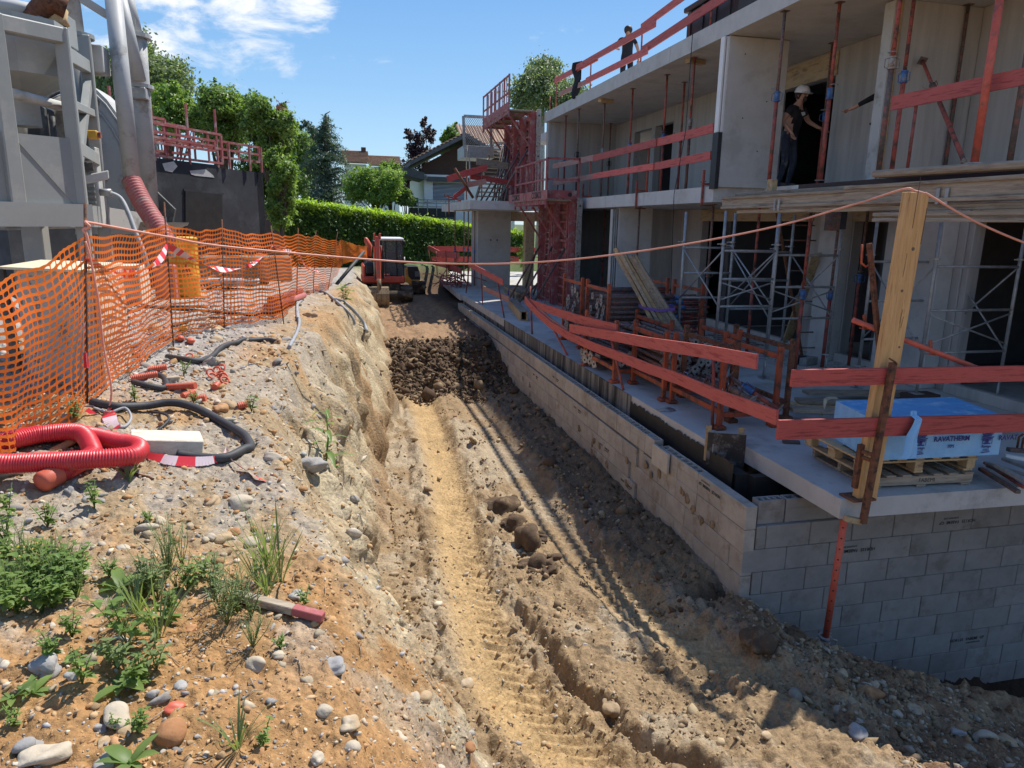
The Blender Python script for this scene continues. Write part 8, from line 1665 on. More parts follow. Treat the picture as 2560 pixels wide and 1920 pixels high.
# ---- excavators
def excavator_red():
    Y0 = 27.2; q = lambda x, y, Y=Y0: PY(y7(x, y), Y); zg = -.55
    t = thing('excavator', 'red compact excavator with muddy bucket parked at the end of the trench', 'excavator', (1.4, Y0+.6, zg))
    xl, xr = q(335, 900).x, q(1040, 900).x; zt = q(500, 825).z; w = .42
    for x in (xl, xr-w):
        tr = MB(); prof = [(-1.2, .12), (-1.05, 0), (1.05, 0), (1.25, .14), (1.25, .42), (1.1, .56), (-1.05, .56), (-1.2, .42)]
        tr.prism([(x, Y0+.6+a, zg+b) for a, b in prof], (w, 0, 0)); o = tr.build('track', 'track_mud', t)
        for k in range(10): MB().box(x-.01, x+w+.01, Y0-.62-.025, Y0-.62+.03, zg+.06+k*.048, zg+.08+k*.048).build('track_pad', 'track_mud', o)
        for k in range(4): MB().disc((x+w/2, Y0+.0+k*.42, zg+.18), (1, 0, 0), .12, w+.02, 12).build('roller', 'black_steel', o)
    MB().box(xl+w, xr-w, Y0-.1, Y0+1.5, zg+.25, zt, .03).build('undercarriage', 'track_mud', t)
    a, b = q(735, 925, Y0-.75), q(1045, 1040, Y0-.75); MB().grid(lambda u, v: Vector((xl+.55+(xr-xl-.55)*u, Y0-.75-.12*math.sin(v*3.1), b.z+(a.z-b.z)*v)), 6, 6).box(xl+.6, xr, Y0-.70, Y0-.66, b.z, a.z).build('dozer_blade', 'track_mud', t)
    bl, br = q(362, 780).x, q(955, 780).x; z1b = q(500, 720).z; MB().box(bl, br, Y0-.15, Y0+1.9, zt+.01, z1b, .06).build('house_body', 'excavator_red', t)
    a = q(380, 530); b = q(530, 720); MB().box(a.x, b.x+.05, Y0-.05, Y0+1.8, z1b+.003, a.z, .12).build('side_cowl', 'black_steel', t); MB().box(a.x-.05, a.x+.08, Y0, Y0+1.8, z1b-.3, a.z-.1, .05).build('red_cowl', 'excavator_red', t)
    # cab
    cl, cr, ct, cb = q(610, 300).x, q(935, 300).x, q(700, 225).z, z1b+.003; d = 1.25; ps = .055
    for x in (cl, cr-ps):
        for y in (Y0-.1, Y0-.1+d): MB().box(x, x+ps, y, y+ps, cb, ct, .012).build('cab_pillar', 'black_steel', t)
    MB().box(cl+.18*(cr-cl), cl+.18*(cr-cl)+.05, Y0-.1, Y0-.05, cb, ct).build('cab_pillar', 'black_steel', t); xm = q(820, 300).x; MB().box(xm, xm+.06, Y0-.12, Y0-.05, cb, ct, .01).build('cab_pillar', 'black_steel', t)
    MB().box(cl-.04, cr+.0, Y0-.2, Y0+d, ct, ct+.10, .04).build('cab_roof', 'white_paint', t); MB().box(cl+ps, cr-ps, Y0-.09, Y0-.07, cb+.02, ct-.01).build('front_glass', 'glass', t); MB().box(cl+.3, cl+.75, Y0+.5, Y0+.62, cb+.1, ct-.45, .06).build('seat', 'black_steel', t); MB().box(cl+.3, cl+.75, Y0+.15, Y0+.6, cb, cb+.35, .06).build('seat_base', 'black_steel', t)
    MB().box(cr-.02, cr+.0, Y0-.05, Y0+d-.05, cb+.3, ct-.02).build('side_glass', 'glass', t); MB().box(xm+.06, cr-ps, Y0-.06, Y0+.2, cb, cb+.75, .02).build('door_panel', 'black_steel', t); MB().box(cl, cr, Y0+d-.02, Y0+d, cb, cb+.6).build('cab_back', 'black_steel', t)
    for k in (0, 1): p = q((515, 925)[k], 255); MB().rock((p.x, Y0-.2, p.z), .07, 5+k, 1, 1.3, .1).build('mirror', 'black_steel', t)
    p = q(935, 500); MB().tube([(p.x, Y0, p.z-.1), (p.x, Y0, p.z+.12)], .05, 8).build('work_lamp', 'white_paint', t)
    # boom: swings up from the front, stick folds down to the bucket
    b0 = q(590, 790, Y0-.35); b1 = q(575, 470, Y0-.85); b2 = q(568, 190, Y0-1.1); s1 = q(585, 560, Y0-1.6); s2 = q(595, 800, Y0-1.75)
    bo = MB().bar(b0, b1, .20, .24, (0, 1, 0), .02).bar(b1-(b1-b0).normalized()*.05, b2, .17, .22, (0, 1, 0), .02).build('boom', 'excavator_red', t)
    MB().bar(b2+Vector((0, -.05, .03)), s2, .15, .17, (0, 1, 0), .02).build('stick', 'excavator_red', t)
    for dx in (-.13, .13): MB().tube([b0+Vector((dx, -.2, .1)), b1+Vector((dx, -.15, .2))], .04, 8).build('boom_cylinder', 'galv', t); MB().tube([b1+Vector((dx*.8, -.2, -.1)), b2+Vector((dx*.8, -.2, -.3))], .045, 8).build('stick_cylinder', 'excavator_red', t)
    for k in range(3): MB().tube(smooth([b0+Vector((.1+.03*k, -.2, .1)), b1+Vector((.14+.03*k, -.3, -.1)), b1+Vector((.10+.03*k, -.35, .4)), b2+Vector((.08, -.25, -.3))]), .018, 6).build('hydraulic_hose', 'cable_black', t)
    for dx in (-.10, .10): MB().box(b2.x+dx-.03, b2.x+dx+.03, b2.y-.12, b2.y+.12, b2.z-.05, b2.z+.16, .01).build('boom_ear', 'excavator_red', t)
    MB().tube([s2+Vector((0, -.05, .1)), s2+Vector((0, -.15, -.25))], .07, 8).build('bucket_link', 'bucket_mud', t)
    bxl, bxr = q(455, 1000, Y0-1.9).x, q(735, 1000, Y0-1.9).x; zt_ = q(595, 880, Y0-1.9).z; zb_ = q(595, 1150, Y0-1.9).z; h = zt_-zb_; yb = Y0-1.9
    pr = [(yb+.45, zt_), (yb, zt_), (yb-.14, zt_-h*.3), (yb-.16, zt_-h*.6), (yb-.05, zb_+.05), (yb+.04, zb_), (yb+.06, zb_+.03), (yb-.02, zt_-h*.55), (yb+.0, zt_-h*.28), (yb+.1, zt_-.05), (yb+.45, zt_-.05)]
    bk = MB().prism([(bxl, a, b) for a, b in pr], (bxr-bxl, 0, 0)).build('bucket', 'bucket_mud', t)
    for x in (bxl, bxr-.03): MB().prism([(x, a, b) for a, b in ((yb+.40, zt_-.02), (yb-.0, zt_-.03), (yb-.12, zt_-h*.35), (yb-.13, zt_-h*.6), (yb+.02, zb_+.05), (yb+.3, zt_-h*.5))], (.03, 0, 0)).build('bucket_cheek', 'bucket_mud', bk)
    for k in range(5): x = bxl+.06+(bxr-bxl-.2)*k/4; MB().bar((x+.04, yb+.0, zb_+.05), (x+.04, yb+.05, zb_-.10), .07, .04, (0, 1, 0)).build('bucket_tooth', 'galv', bk)
    # second bent arm lying up on the left behind it
    pts = [q(430, 440, Y0+1.6), q(455, 300, Y0+1.6), q(415, 215, Y0+1.6), q(405, 185, Y0+1.6)]; MB().tube(pts, [.16, .13, .09, .04], 8).build('folded_arm', 'excavator_red', None, 'upright orange bucket arm standing behind the excavator on the left', 'excavator arm')
excavator_red()
def excavator_yellow():
    Y0 = 29.5; q = lambda x, y, Y=Y0: PY(y7(x, y), Y); zg = -.5
    t = thing('mini_excavator', 'small yellow excavator with black hood half hidden behind the red one', 'excavator', (3.2, Y0+.5, zg))
    a, b = q(1045, 900), q(1225, 900); zt = q(1100, 830).z
    tr = MB().prism([(a.x, Y0+u, zg+v) for u, v in ((-.3, .1), (-.2, 0), (1.5, 0), (1.6, .15), (1.6, .4), (1.45, .55), (-.2, .55), (-.3, .42))], (b.x-a.x, 0, 0)).build('track', 'track_mud', t)
    for k in range(8): MB().box(a.x-.01, b.x+.01, Y0-.33, Y0-.29, zg+.08+k*.055, zg+.10+k*.055).build('track_pad', 'track_mud', tr)
    c, d = q(945, 700), q(1200, 700); z1_ = q(1000, 770).z; MB().box(c.x, d.x-.05, Y0-.05, Y0+1.5, zt-.05, z1_, .06).build('body', 'excavator_yellow', t); zh = q(1050, 590).z
    MB().prism([(c.x+.05, Y0, z1_+.002), (d.x-.1, Y0, z1_+.002), (d.x-.12, Y0, zh-.25), (q(1130, 590).x, Y0, zh), (q(985, 590).x, Y0, zh), (c.x+.05, Y0, zh-.1)], (0, 1.3, 0)).build('hood', 'black_steel', t)
    MB().prism([q(960, 620, Y0-.02), q(985, 600, Y0-.02), q(1000, 720, Y0-.02), q(1060, 790, Y0-.02), q(960, 790, Y0-.02)], (0, -.05, 0)).build('side_panel', 'excavator_yellow', t); e = q(1090, 660); f = q(1160, 720)
    for k in range(5):
        z = f.z+(e.z-f.z)*k/4; MB().box(e.x, f.x, Y0-.03, Y0-.003, z-.012, z+.012).build('grille_bar', 'galv', t)
    MB().box(q(1055, 790).x, q(1180, 790).x, Y0-.10, Y0-.055, q(1100, 825).z, q(1100, 790).z, .02).build('counterweight', 'excavator_yellow', t)
    MB().tube([q(1190, 860, Y0-.4), q(1225, 900, Y0-.4)], .12, 8).build('blade_arm', 'track_mud', t)
excavator_yellow()
# crouching figure? only a dark strut and helmeted shape show by the net: a worker's tool post
a = PY(y7(10, 830), 20.5); b = PY(y7(385, 385), 22.0); MB().tube([a, b], .05, 8).build('black_pipe', 'cable_black', None, 'long black pipe slanting up past the excavator at the net end', 'pipe')
# ---- people
def person(label, loc, joints, edges, radii, matof, facing, hair=None, helmet=False):
    """one continuous body grown over a jointed skeleton; matof(name) names the cloth of each joint"""
    names = list(joints); t = thing('person', label, 'person', loc); me = bpy.data.meshes.new('body'); me.from_pydata([joints[n] for n in names], [(names.index(a), names.index(b)) for a, b in edges], [])
    o = bpy.data.objects.new('body', me); COL.objects.link(o); md = o.modifiers.new('skin', 'SKIN'); md.use_smooth_shade = True
    sv = me.skin_vertices[0].data
    for i, n in enumerate(names): r = radii[n]; sv[i].radius = r if isinstance(r, tuple) else (r, r); sv[i].use_root = (n == 'pelvis')
    o.modifiers.new('sub', 'SUBSURF').levels = 2
    dg = bpy.context.evaluated_depsgraph_get(); m2 = bpy.data.meshes.new_from_object(o.evaluated_get(dg)); bpy.data.objects.remove(o)
    ml = sorted(set(matof(n) for n in names)); m2.materials.clear()
    for m in ml: m2.materials.append(M[m])
    J = np.array([joints[n] for n in names]); E = [(names.index(a), names.index(b)) for a, b in edges]
    for p in m2.polygons:
        c = np.array(p.center); best = None
        for a, b in E:
            A, B_ = J[a], J[b]; u = np.clip(((c-A)@(B_-A))/max(1e-9, (B_-A)@(B_-A)), 0, 1); dd = np.linalg.norm(A+(B_-A)*u-c)
            if best is None or dd < best[0]: best = (dd, a if u < .5 else b)
        p.material_index = ml.index(matof(names[best[1]])); p.use_smooth = True
    ob = bpy.data.objects.new('body', m2); COL.objects.link(ob); ob.parent = t
    rz = Matrix.Rotation(facing, 4, 'Z'); t.rotation_euler = (0, 0, facing)
    h = Vector(joints['head']); hx = MB()
    def add(mb, name, m):
        o = mb.build(name, m, None); o.parent = t; return o
    fm = MB().rock(h+Vector((0, .012, .005)), .098, 3, 3, 1.18, .0, (.80, .98)); add(fm, 'head', 'skin')
    add(MB().rock(h+Vector((0, -.105, -.012)), .018, 5, 1, 1.3, .0), 'nose', 'skin')
    for s in (-1, 1): add(MB().rock(h+Vector((s*.080, .01, -.005)), .025, 7, 1, 1.3, .0, (.4, 1)), 'ear', 'skin'); add(MB().rock(h+Vector((s*.032, -.084, .018)), .012, 8, 1, .7, 0), 'eye', 'hair')
    add(MB().bar(h+Vector((-.025, -.088, -.055)), h+Vector((.025, -.088, -.055)), .012, .008), 'mouth', 'rust')
    if hair:
        mb = MB(); mb.rock(h+Vector((0, .022, .030)), .108, 4, 3, 1.1, .06, (.86, 1.0)); add(mb, 'hair', 'hair')
        if helmet: add(MB().rock(h+Vector((0, -.065, -.07)), .055, 12, 2, .9, .15, (1, .6)), 'beard', 'hair')
    if helmet:
        mb = MB(); mb.lathe(h+Vector((0, 0, .035)), (0, -.18, 1), [(.135, 0.0), (.132, .03), (.122, .07), (.095, .11), (.05, .135), (0, .142)], 28); mb.bar(h+Vector((0, -.02, .055)), h+Vector((0, .05, .18)), .02, .01); hl = add(mb, 'helmet', 'helmet_white')
        mb = MB(); mb.grid(lambda u, v: h+Vector((math.sin(-1.1+2.2*u)*(.13+.05*v), -math.cos(-1.1+2.2*u)*(.13+.065*v), .045-.022*v)), 14, 3); b_ = mb.build('helmet_peak', 'helmet_white', None); b_.parent = hl
    return t
def skel(arm_l, arm_r, legs, lean=0.0, bend=0.0, headtilt=(0, 0)):
    j = {'pelvis': (0, 0, .95), 'waist': (0, -lean*.25, 1.08), 'chest': (0, -lean*.6, 1.30), 'neck': (0, -lean*.9, 1.50), 'headbase': (headtilt[0]*.5, -lean-headtilt[1]*.3, 1.535), 'head': (headtilt[0], -lean-headtilt[1]*.7, 1.625)}
    e = [('pelvis', 'waist'), ('waist', 'chest'), ('chest', 'neck'), ('neck', 'headbase')]; r = {'pelvis': (.155, .115), 'waist': (.15, .105), 'chest': (.165, .115), 'neck': .066, 'headbase': .060, 'head': .05}
    for s, nm, arm in ((-1, 'l', arm_l), (1, 'r', arm_r)):
        sh = (s*.195, -lean*.75, 1.425); j['sh'+nm] = sh; el, wr, hd = arm; j['el'+nm], j['wr'+nm], j['hd'+nm] = el, wr, hd; e += [('chest', 'sh'+nm), ('sh'+nm, 'el'+nm), ('el'+nm, 'wr'+nm), ('wr'+nm, 'hd'+nm)]
        r['sh'+nm] = .068; r['el'+nm] = .045; r['wr'+nm] = .028; r['hd'+nm] = (.036, .022)
    for s, nm, lg in ((-1, 'l', legs[0]), (1, 'r', legs[1])):
        kn, an, to = lg; j['hip'+nm] = (s*.095, 0, .90); j['kn'+nm], j['an'+nm], j['to'+nm] = kn, an, to; e += [('pelvis', 'hip'+nm), ('hip'+nm, 'kn'+nm), ('kn'+nm, 'an'+nm), ('an'+nm, 'to'+nm)]; r['hip'+nm] = .10; r['kn'+nm] = .068; r['an'+nm] = .048; r['to'+nm] = (.048, .036)
    head = j.pop('head'); return j, e, r, head
def add_person(label, loc, facing, arm_l, arm_r, legs, cloth, fingers=(), lean=0.0, headtilt=(0, 0), helmet=False, sleeves=False):
    j, e, r, head = skel(arm_l, arm_r, legs, lean, 0, headtilt)
    def mo(n):
        if n[:2] in ('to', ): return 'boots'
        if n[:2] in ('an', 'kn') or n.startswith('hip') or n == 'pelvis': return cloth[1]
        if n[:2] in ('wr', 'hd'): return 'skin'
        if n[:2] == 'el': return cloth[0] if sleeves else 'skin'
        if n in ('neck', 'headbase'): return 'skin'
        return cloth[0]
    jj = dict(j); jj['head'] = head
    ee = list(e)
    j2 = dict(jj); del j2['head']
    class D(dict): pass
    jd = D(j2)
    t = person(label, loc, {**j2, 'head': head}, ee+[('headbase', 'head')], {**r, 'head': .05}, lambda n: 'skin' if n == 'head' else mo(n), facing, True, helmet)
    # fingers: palm end carries four bent fingers and a thumb on its side
    for nm, arm, spread in (('l', arm_l, fingers[0]), ('r', arm_r, fingers[1])):
        wr, hd = Vector(arm[1]), Vector(arm[2]); d = (hd-wr).normalized(); side = d.cross(Vector((0, 0, 1)) if abs(d.z) < .8 else Vector((0, 1, 0))).normalized(); dn = d.cross(side); tip = hd-d*.01
        mb = MB()
        for k in range(4):
            L = (.070, .082, .076, .060)[k]; o = tip+side*((k-1.5)*.020); cu = spread[k]
            mb.tube([o-d*.02, o+d*L*.45, o+d*L*.45+(d*math.cos(cu)+dn*math.sin(cu))*L*.35, o+d*L*.45+(d*math.cos(cu)+dn*math.sin(cu))*L*.35+(d*math.cos(cu*2)+dn*math.sin(cu*2))*L*.3], [.010, .0095, .0085, .006], 8)
        o = wr+d*.045-side*.028; mb.tube([o, o-side*.025+d*.03, o-side*.032+d*.062], [.013, .011, .008], 8)
        x = mb.build('fingers', 'skin', None); x.parent = t
    return t
LG = (((-.11, .02, .50), (-.12, .06, .09), (-.13, -.12, .045)), ((.11, .0, .50), (.13, .05, .09), (.14, -.13, .045)))
p = PX(z3(1075, 330), 7.8)
add_person('person in dark clothes standing on the roof slab seen from behind', (7.8, p.y, F2), math.radians(175), ((-.30, .0, 1.18), (-.34, -.05, .94), (-.345, -.07, .86)), ((.32, -.05, 1.20), (.22, -.26, 1.22), (.17, -.33, 1.24)), LG, ('cloth_black', 'cloth_black'), ([.3, .35, .4, .5], [.6, .7, .8, .9]), .04)
p = PX(z4(590, 900), 8.13)
wk = add_person('person in white helmet and dark print shirt leaning out of the doorway', (8.13, p.y, F1), math.radians(24), ((-.27, -.02, 1.17), (-.22, -.18, .98), (-.20, -.22, .90)), ((.36, -.14, 1.22), (.50, -.34, 1.08), (.56, -.41, 1.05)), (((-.11, -.05, .50), (-.12, .05, .09), (-.13, -.13, .045)), ((.12, -.08, .50), (.14, .02, .09), (.15, -.16, .045))), ('cloth_black', 'jeans'), ([.3, .35, .4, .5], [.15, .2, .3, .4]), .16, (-.02, .05), True)
mb = MB(); mb.prism([(-.05, -.235, 1.33), (.06, -.24, 1.35), (.08, -.245, 1.30), (.0, -.24, 1.27)], (0, .004, 0)); x = mb.build('shirt_print', 'white_paint', None); x.parent = wk
mb = MB().tube(circle_pts(lerp((.36, -.14, 1.22), (.50, -.34, 1.08), .9), Vector((.6, .4, .6)).normalized(), Vector((.5, -.8, .1)).normalized(), .034, 12), .007, 6); x = mb.build('wristband', 'black_steel', None); x.parent = wk
# pointing worker, mostly hidden behind the wall end: arm stretched out along the facade
p = PX(z4(1140, 790), 8.6)
add_person('person mostly hidden behind the wall strips, one dark sleeved arm pointing', (8.62, p.y-.62, F1), math.radians(0), ((-.42, .20, 1.28), (-.52, .42, 1.18), (-.55, .50, 1.165)), ((.30, .0, 1.17), (.33, -.06, .94), (.33, -.08, .86)), LG, ('cloth_black', 'jeans'), ([.05, 1.3, 1.4, 1.5], [.3, .3, .4, .4]), .02, sleeves=True)
# ------------------------------------------------------------------ stones, clods and weeds picked out in the foreground
# REFRAME
z1 = frame(0, 0, 800); z5 = frame(0, 520, 800); y1 = frame(0, 1000, 800); y2 = frame(0, 1320, 800); y3 = frame(800, 800, 800); y4 = frame(800, 1320, 800); y5 = frame(1600, 920, 960); y6 = frame(1760, 1320, 800); y7 = frame(840, 560, 400)
def stone(q, rpx, m, label, flat=.62, name='stone', rough=.40, ax=(1.15, .9), k=.3617, sink=.8, sub=3):
    p = GP(q); dist = (p-Vector((0, 0, EYE))).length; r = rpx*k/FPX*dist; sd = int(abs(q[0]*7+q[1]*13)) % 9973
    MB().rock((p.x, p.y, p.z+r*flat*(1-sink)*.6), r, sd, sub if r > .03 else 2, flat, rough, ax).build(name, m, None, label, 'stone' if name == 'stone' else 'clod')
for q, r, m, lab in (
    (y2(330, 970), 80, 'stone_grey', 'pale grey flat stone marked with dark leaf shadows in the weeds'), (y2(500, 1020), 45, 'stone_grey', 'bluish grey stone right of the pale flat stone'), (y2(790, 1310), 75, 'stone_cream', 'grey and cream angular stone below the broad leaved weed'),
    (y2(1180, 1430), 90, 'stone_brown', 'large rust brown stone in the reddish foreground soil'), (y2(1200, 1250), 40, 'conduit_orange', 'small bright orange brick fragment above the rust brown stone'), (y2(300, 1590), 100, 'stone_cream', 'biggest cream boulder at the bottom left corner'),
    (y2(195, 1525), 55, 'stone_grey', 'smooth grey stone touching the biggest cream boulder'), (y2(750, 1620), 60, 'stone_grey', 'speckled blue grey stone at the bottom edge'), (y2(1780, 940), 62, 'stone_cream', 'curved cream stone standing on the reddish soil'),
    (y2(700, 1490), 40, 'stone_tan', 'tan oval stone left of the rust brown stone'), (y2(810, 1490), 35, 'stone_brown', 'small round brown stone beside the tan oval one'), (y2(890, 1390), 55, 'stone_tan', 'flat tan slab stone above the small brown one'), (y2(690, 1390), 48, 'stone_grey', 'grey stone pair near the bottom weeds'),
    (y2(2190, 1600), 45, 'stone_cream', 'white stone at the lower bank edge'), (y2(1925, 880), 30, 'stone_cream', 'small white stone by the blue green sprig'), (y2(1240, 1100), 34, 'stone_grey', 'pale pebble above the orange brick fragment'), (y2(1310, 710), 45, 'stone_brown', 'flat orange brown stone among the grass stems'),
    (y1(1890, 405), 45, 'stone_cream', 'round cream stone right of the black hose bend'), (y1(1955, 412), 34, 'stone_cream', 'smaller cream stone touching the round one'), (y1(2160, 460), 82, 'stone_grey', 'smooth grey boulder beside the tall slope plant'), (y1(1545, 950), 45, 'stone_tan', 'yellow tan broken stone on the crest below the torn tape'),
    (y1(1450, 950), 34, 'stone_cream', 'whitish stone left of the yellow broken stone'), (y1(1020, 890), 44, 'stone_cream', 'half buried cream stone in the grey sandy patch'), (y1(850, 1030), 46, 'stone_cream', 'flat oval cream stone in the grey sandy patch'), (y1(705, 995), 25, 'stone_cream', 'small round cream stone left of the flat oval one'),
    (y1(1465, 700), 52, 'stone_tan', 'long tan stone half buried at the crest'), (y1(1680, 720), 62, 'stone_cream', 'angular pale stone embedded near the crest'), (y1(1740, 990), 62, 'stone_cream', 'large white stone behind the tall grass blades'), (y1(1605, 905), 44, 'stone_brown', 'brown stone above the large white one'), (y1(2040, 1350), 42, 'stone_grey', 'grey stone pair above the red stake end'),
    (z5(1495, 845), 58, 'stone_tan', 'tan boulder on the crest by the second stake'), (z5(1480, 925), 44, 'stone_tan', 'smaller tan stone below the crest boulder'), (z5(1185, 1195), 44, 'stone_cream', 'white oval stone right of the black cable loop'), (z5(1580, 1370), 50, 'stone_tan', 'flat tan stone at the crest stone group'), (z5(1510, 1400), 44, 'stone_brown', 'brown stone in the crest stone group'),
    (z5(1400, 1415), 40, 'stone_cream', 'cream stone above the black hose'), (z5(1590, 1480), 40, 'stone_cream', 'pale stone below the crest stone group'), (z5(1500, 1350), 30, 'stone_cream', 'small pale stone on top of the crest group'), (z5(2140, 750), 50, 'stone_tan', 'tan stone near the grey hose at the crest'),
    (y4(200, 1365), 74, 'stone_tan', 'smooth yellow tan stone on the lower reddish slope'), (y4(225, 1515), 44, 'stone_cream', 'cream stone below the smooth yellow one'), (y4(550, 1450), 38, 'stone_cream', 'thin white stone on the reddish slope'), (y4(40, 1265), 38, 'stone_cream', 'white pointed stone at the left of the slope'), (y4(650, 1175), 44, 'stone_cream', 'white stone where a thin grass stem lies'),
    (y4(730, 1180), 50, 'stone_tan', 'tan oval stone right of the white stem stone'), (y4(1030, 1505), 48, 'stone_brown', 'upright tan brown stone at the rut edge'), (y4(100, 955), 70, 'stone_grey', 'long flat grey stone at the foot of the marker stake'), (y4(2010, 1250), 66, 'stone_tan', 'earth coloured lump on the torn ledge'), (y4(1000, 1090), 40, 'stone_tan', 'small tan stone beside the near rut'), (y4(500, 330), 34, 'stone_tan', 'pale stone at the slope foot'),
    (y6(955, 1010), 30, 'stone_tan', 'small tan stone on the mound crest'), (y6(1130, 1095), 36, 'stone_cream', 'tall cream stone on the mound below the wall'), (y6(1155, 1140), 58, 'stone_brown', 'round brown stone under the tall cream one'), (y6(1020, 1210), 35, 'stone_tan', 'tan stone on the mound face'), (y6(1325, 1285), 35, 'stone_cream', 'cream stone right of centre on the mound face'),
    (y6(1050, 1420), 50, 'stone_grey', 'dark grey stone low on the mound face'), (y6(1090, 1350), 30, 'stone_cream', 'white stone above the dark grey one'), (y6(1940, 1445), 44, 'stone_cream', 'pale stone at the right of the mound'), (y6(1740, 1405), 30, 'stone_grey', 'grey stone left of the pale one on the mound'), (y6(430, 1440), 28, 'stone_tan', 'tan stone at the sunlit mound foot'), (y6(1440, 1265), 40, 'stone_tan', 'flat tan stone on the mound face'), (y6(2090, 1480), 40, 'stone_tan', 'tan stone near the right edge of the mound')):
    stone(q, r, m, lab)
for q, r, lab in ((y3(1250, 1300), 72, 'uppermost dark clod of the row between the ruts'), (y3(1310, 1420), 72, 'second dark clod of the row between the ruts'), (y3(1430, 1530), 88, 'largest dark clod at the lower end of the row'), (y3(1530, 1500), 46, 'small dark clod right of the largest one'), (y4(1500, 255), 70, 'crumbled dark clod below the row'), (y4(1610, 230), 50, 'dark clod right of the crumbled one'), (y4(1390, 265), 45, 'dark clod left of the crumbled one'), (y4(1570, 300), 45, 'flat dark clod under the crumbled one'), (y6(390, 810), 72, 'big flaky clod against the wall corner'), (y6(620, 730), 60, 'dark clod on the crest by the prop foot')):
    stone(q, r, 'clod', lab, .75, 'clod', .62, (1.1, 1.0), sink=.6)
g = np.random.default_rng(88)
for k in range(26):
    c = ((1270, 1330), (1420, 1530), (1500, 260))[k % 3]; fr_ = (y3, y3, y4)[k % 3]
    stone(fr_(c[0]+g.normal(0, 75), c[1]+g.normal(0, 55)), g.uniform(10, 28), 'clod', 'dark crumb of soil broken off the clods between the ruts', .8, 'clod', .5, (1.1, 1.0), sub=1)
for o in bpy.data.objects:
    if o.get('label') == 'dark crumb of soil broken off the clods between the ruts': o['group'] = 'crumbs round the dark clods'
# ---- weeds
def leaf(mb, o, d, L, W, bend=.5, n=4, fold=.15):
    """one tapering leaf blade with a bent midrib and raised edges"""
    o = V3(o); d = V3(d).normalized(); s = d.cross(Vector((0, 0, 1))); s = s.normalized() if s.length > .05 else Vector((1, 0, 0)); base = len(mb.v); p = o.copy(); dd = d.copy()
    for i in range(n+1):
        u = i/n; w = W*.5*(math.sin(math.pi*min(1, u*.92+.08))**.8)*(1 if u < .98 else .1); nn = s.cross(dd)
        mb.v += [tuple(p-s*w+nn*w*fold*2), tuple(p), tuple(p+s*w+nn*w*fold*2)]
        dd = (dd+Vector((0, 0, -bend/n))).normalized(); p = p+dd*(L/n)
    for i in range(n):
        a = base+i*3
        mb.face((a, a+1, a+4, a+3), True); mb.face((a+1, a+2, a+5, a+4), True)
WG = 'weeds growing on the bank'
def weed(q, h, kind, label, seed, group=WG, n=None, m='leaf_weed'):
    r = random.Random(seed); p = GP(q); t = thing({'leafy': 'leafy_weed', 'grass': 'grass_tuft', 'wispy': 'wispy_weed', 'rosette': 'leafy_weed', 'corn': 'tall_weed'}[kind], label, 'weed', tuple(p), group); lf = MB(); st = MB()
    if kind == 'leafy':
        for s in range(n or r.randint(4, 7)):
            a = r.uniform(0, 6.28); top = p+Vector((math.cos(a)*h*r.uniform(.1, .5), math.sin(a)*h*r.uniform(.1, .5), h*r.uniform(.55, 1.0))); mid = lerp(p, top, .5)+Vector((0, 0, h*.08)); st.tube([p, mid, top], [.0028, .002, .0012], 5)
            for k in range(r.randint(7, 11)):
                f = .2+.8*k/10; o = lerp(p, mid, f*2) if f < .5 else lerp(mid, top, f*2-1); b = k*2.4+r.uniform(-.3, .3); L = h*r.uniform(.16, .30)*(1.15-.45*f); leaf(lf, o, (math.cos(b), math.sin(b), r.uniform(.1, .6)), L, L*r.uniform(.38, .6), r.uniform(.3, .9), 3)
    elif kind == 'rosette':
        for k in range(n or r.randint(6, 9)): b = k*2.4+r.uniform(-.3, .3); L = h*r.uniform(.42, .75); leaf(lf, p+Vector((0, 0, .006)), (math.cos(b), math.sin(b), r.uniform(.35, 1.1)), L, L*r.uniform(.26, .42), r.uniform(.5, 1.2), 5)
        st.tube([p-Vector((0, 0, .01)), p+Vector((0, 0, .02))], .005, 6)
    elif kind == 'grass':
        for k in range(n or r.randint(16, 26)): b = r.uniform(0, 6.28); L = h*r.uniform(.5, 1.1); leaf(lf, p+Vector((math.cos(b)*.012, math.sin(b)*.012, 0)), (math.cos(b)*.45, math.sin(b)*.45, r.uniform(.9, 1.7)), L, r.uniform(.005, .010), r.uniform(.2, 1.1), 5)
        st.tube([p-Vector((0, 0, .01)), p+Vector((0, 0, .02))], .006, 6)
    elif kind == 'wispy':
        for s in range(n or r.randint(8, 13)):
            a = r.uniform(0, 6.28); top = p+Vector((math.cos(a)*h*r.uniform(.05, .45), math.sin(a)*h*r.uniform(.05, .45), h*r.uniform(.6, 1.05))); mid = lerp(p, top, .5)+Vector((r.uniform(-.02, .02), 0, h*.06)); st.tube([p, mid, top], [.0020, .0014, .0008], 4)
            for k in range(16): f = .15+.85*k/15; o = lerp(p, mid, f*2) if f < .5 else lerp(mid, top, f*2-1); b = r.uniform(0, 6.28); L = h*r.uniform(.05, .13)*(1.2-.6*f); leaf(lf, o, (math.cos(b), math.sin(b), r.uniform(.3, 1.1)), L, L*.16, .4, 2)
    elif kind == 'corn':
        top = p+Vector((.02, 0, h)); st.tube([p, lerp(p, top, .5)+Vector((.02, 0, 0)), top], [.009, .007, .003], 6)
        for k in range(13): f = .12+.85*k/12; b = k*2.5; L = h*r.uniform(.42, .62)*(1.1-.5*f); leaf(lf, lerp(p, top, f), (math.cos(b), math.sin(b), r.uniform(.5, 1.0)), L, L*.17, r.uniform(.9, 1.7), 6)
    lf.build('leaves', m, t); st.build('stem', m, t)
    return t
def hgt(px, q, k=.3617): p = GP(q); return px*k/FPX*(p-Vector((0, 0, EYE))).length
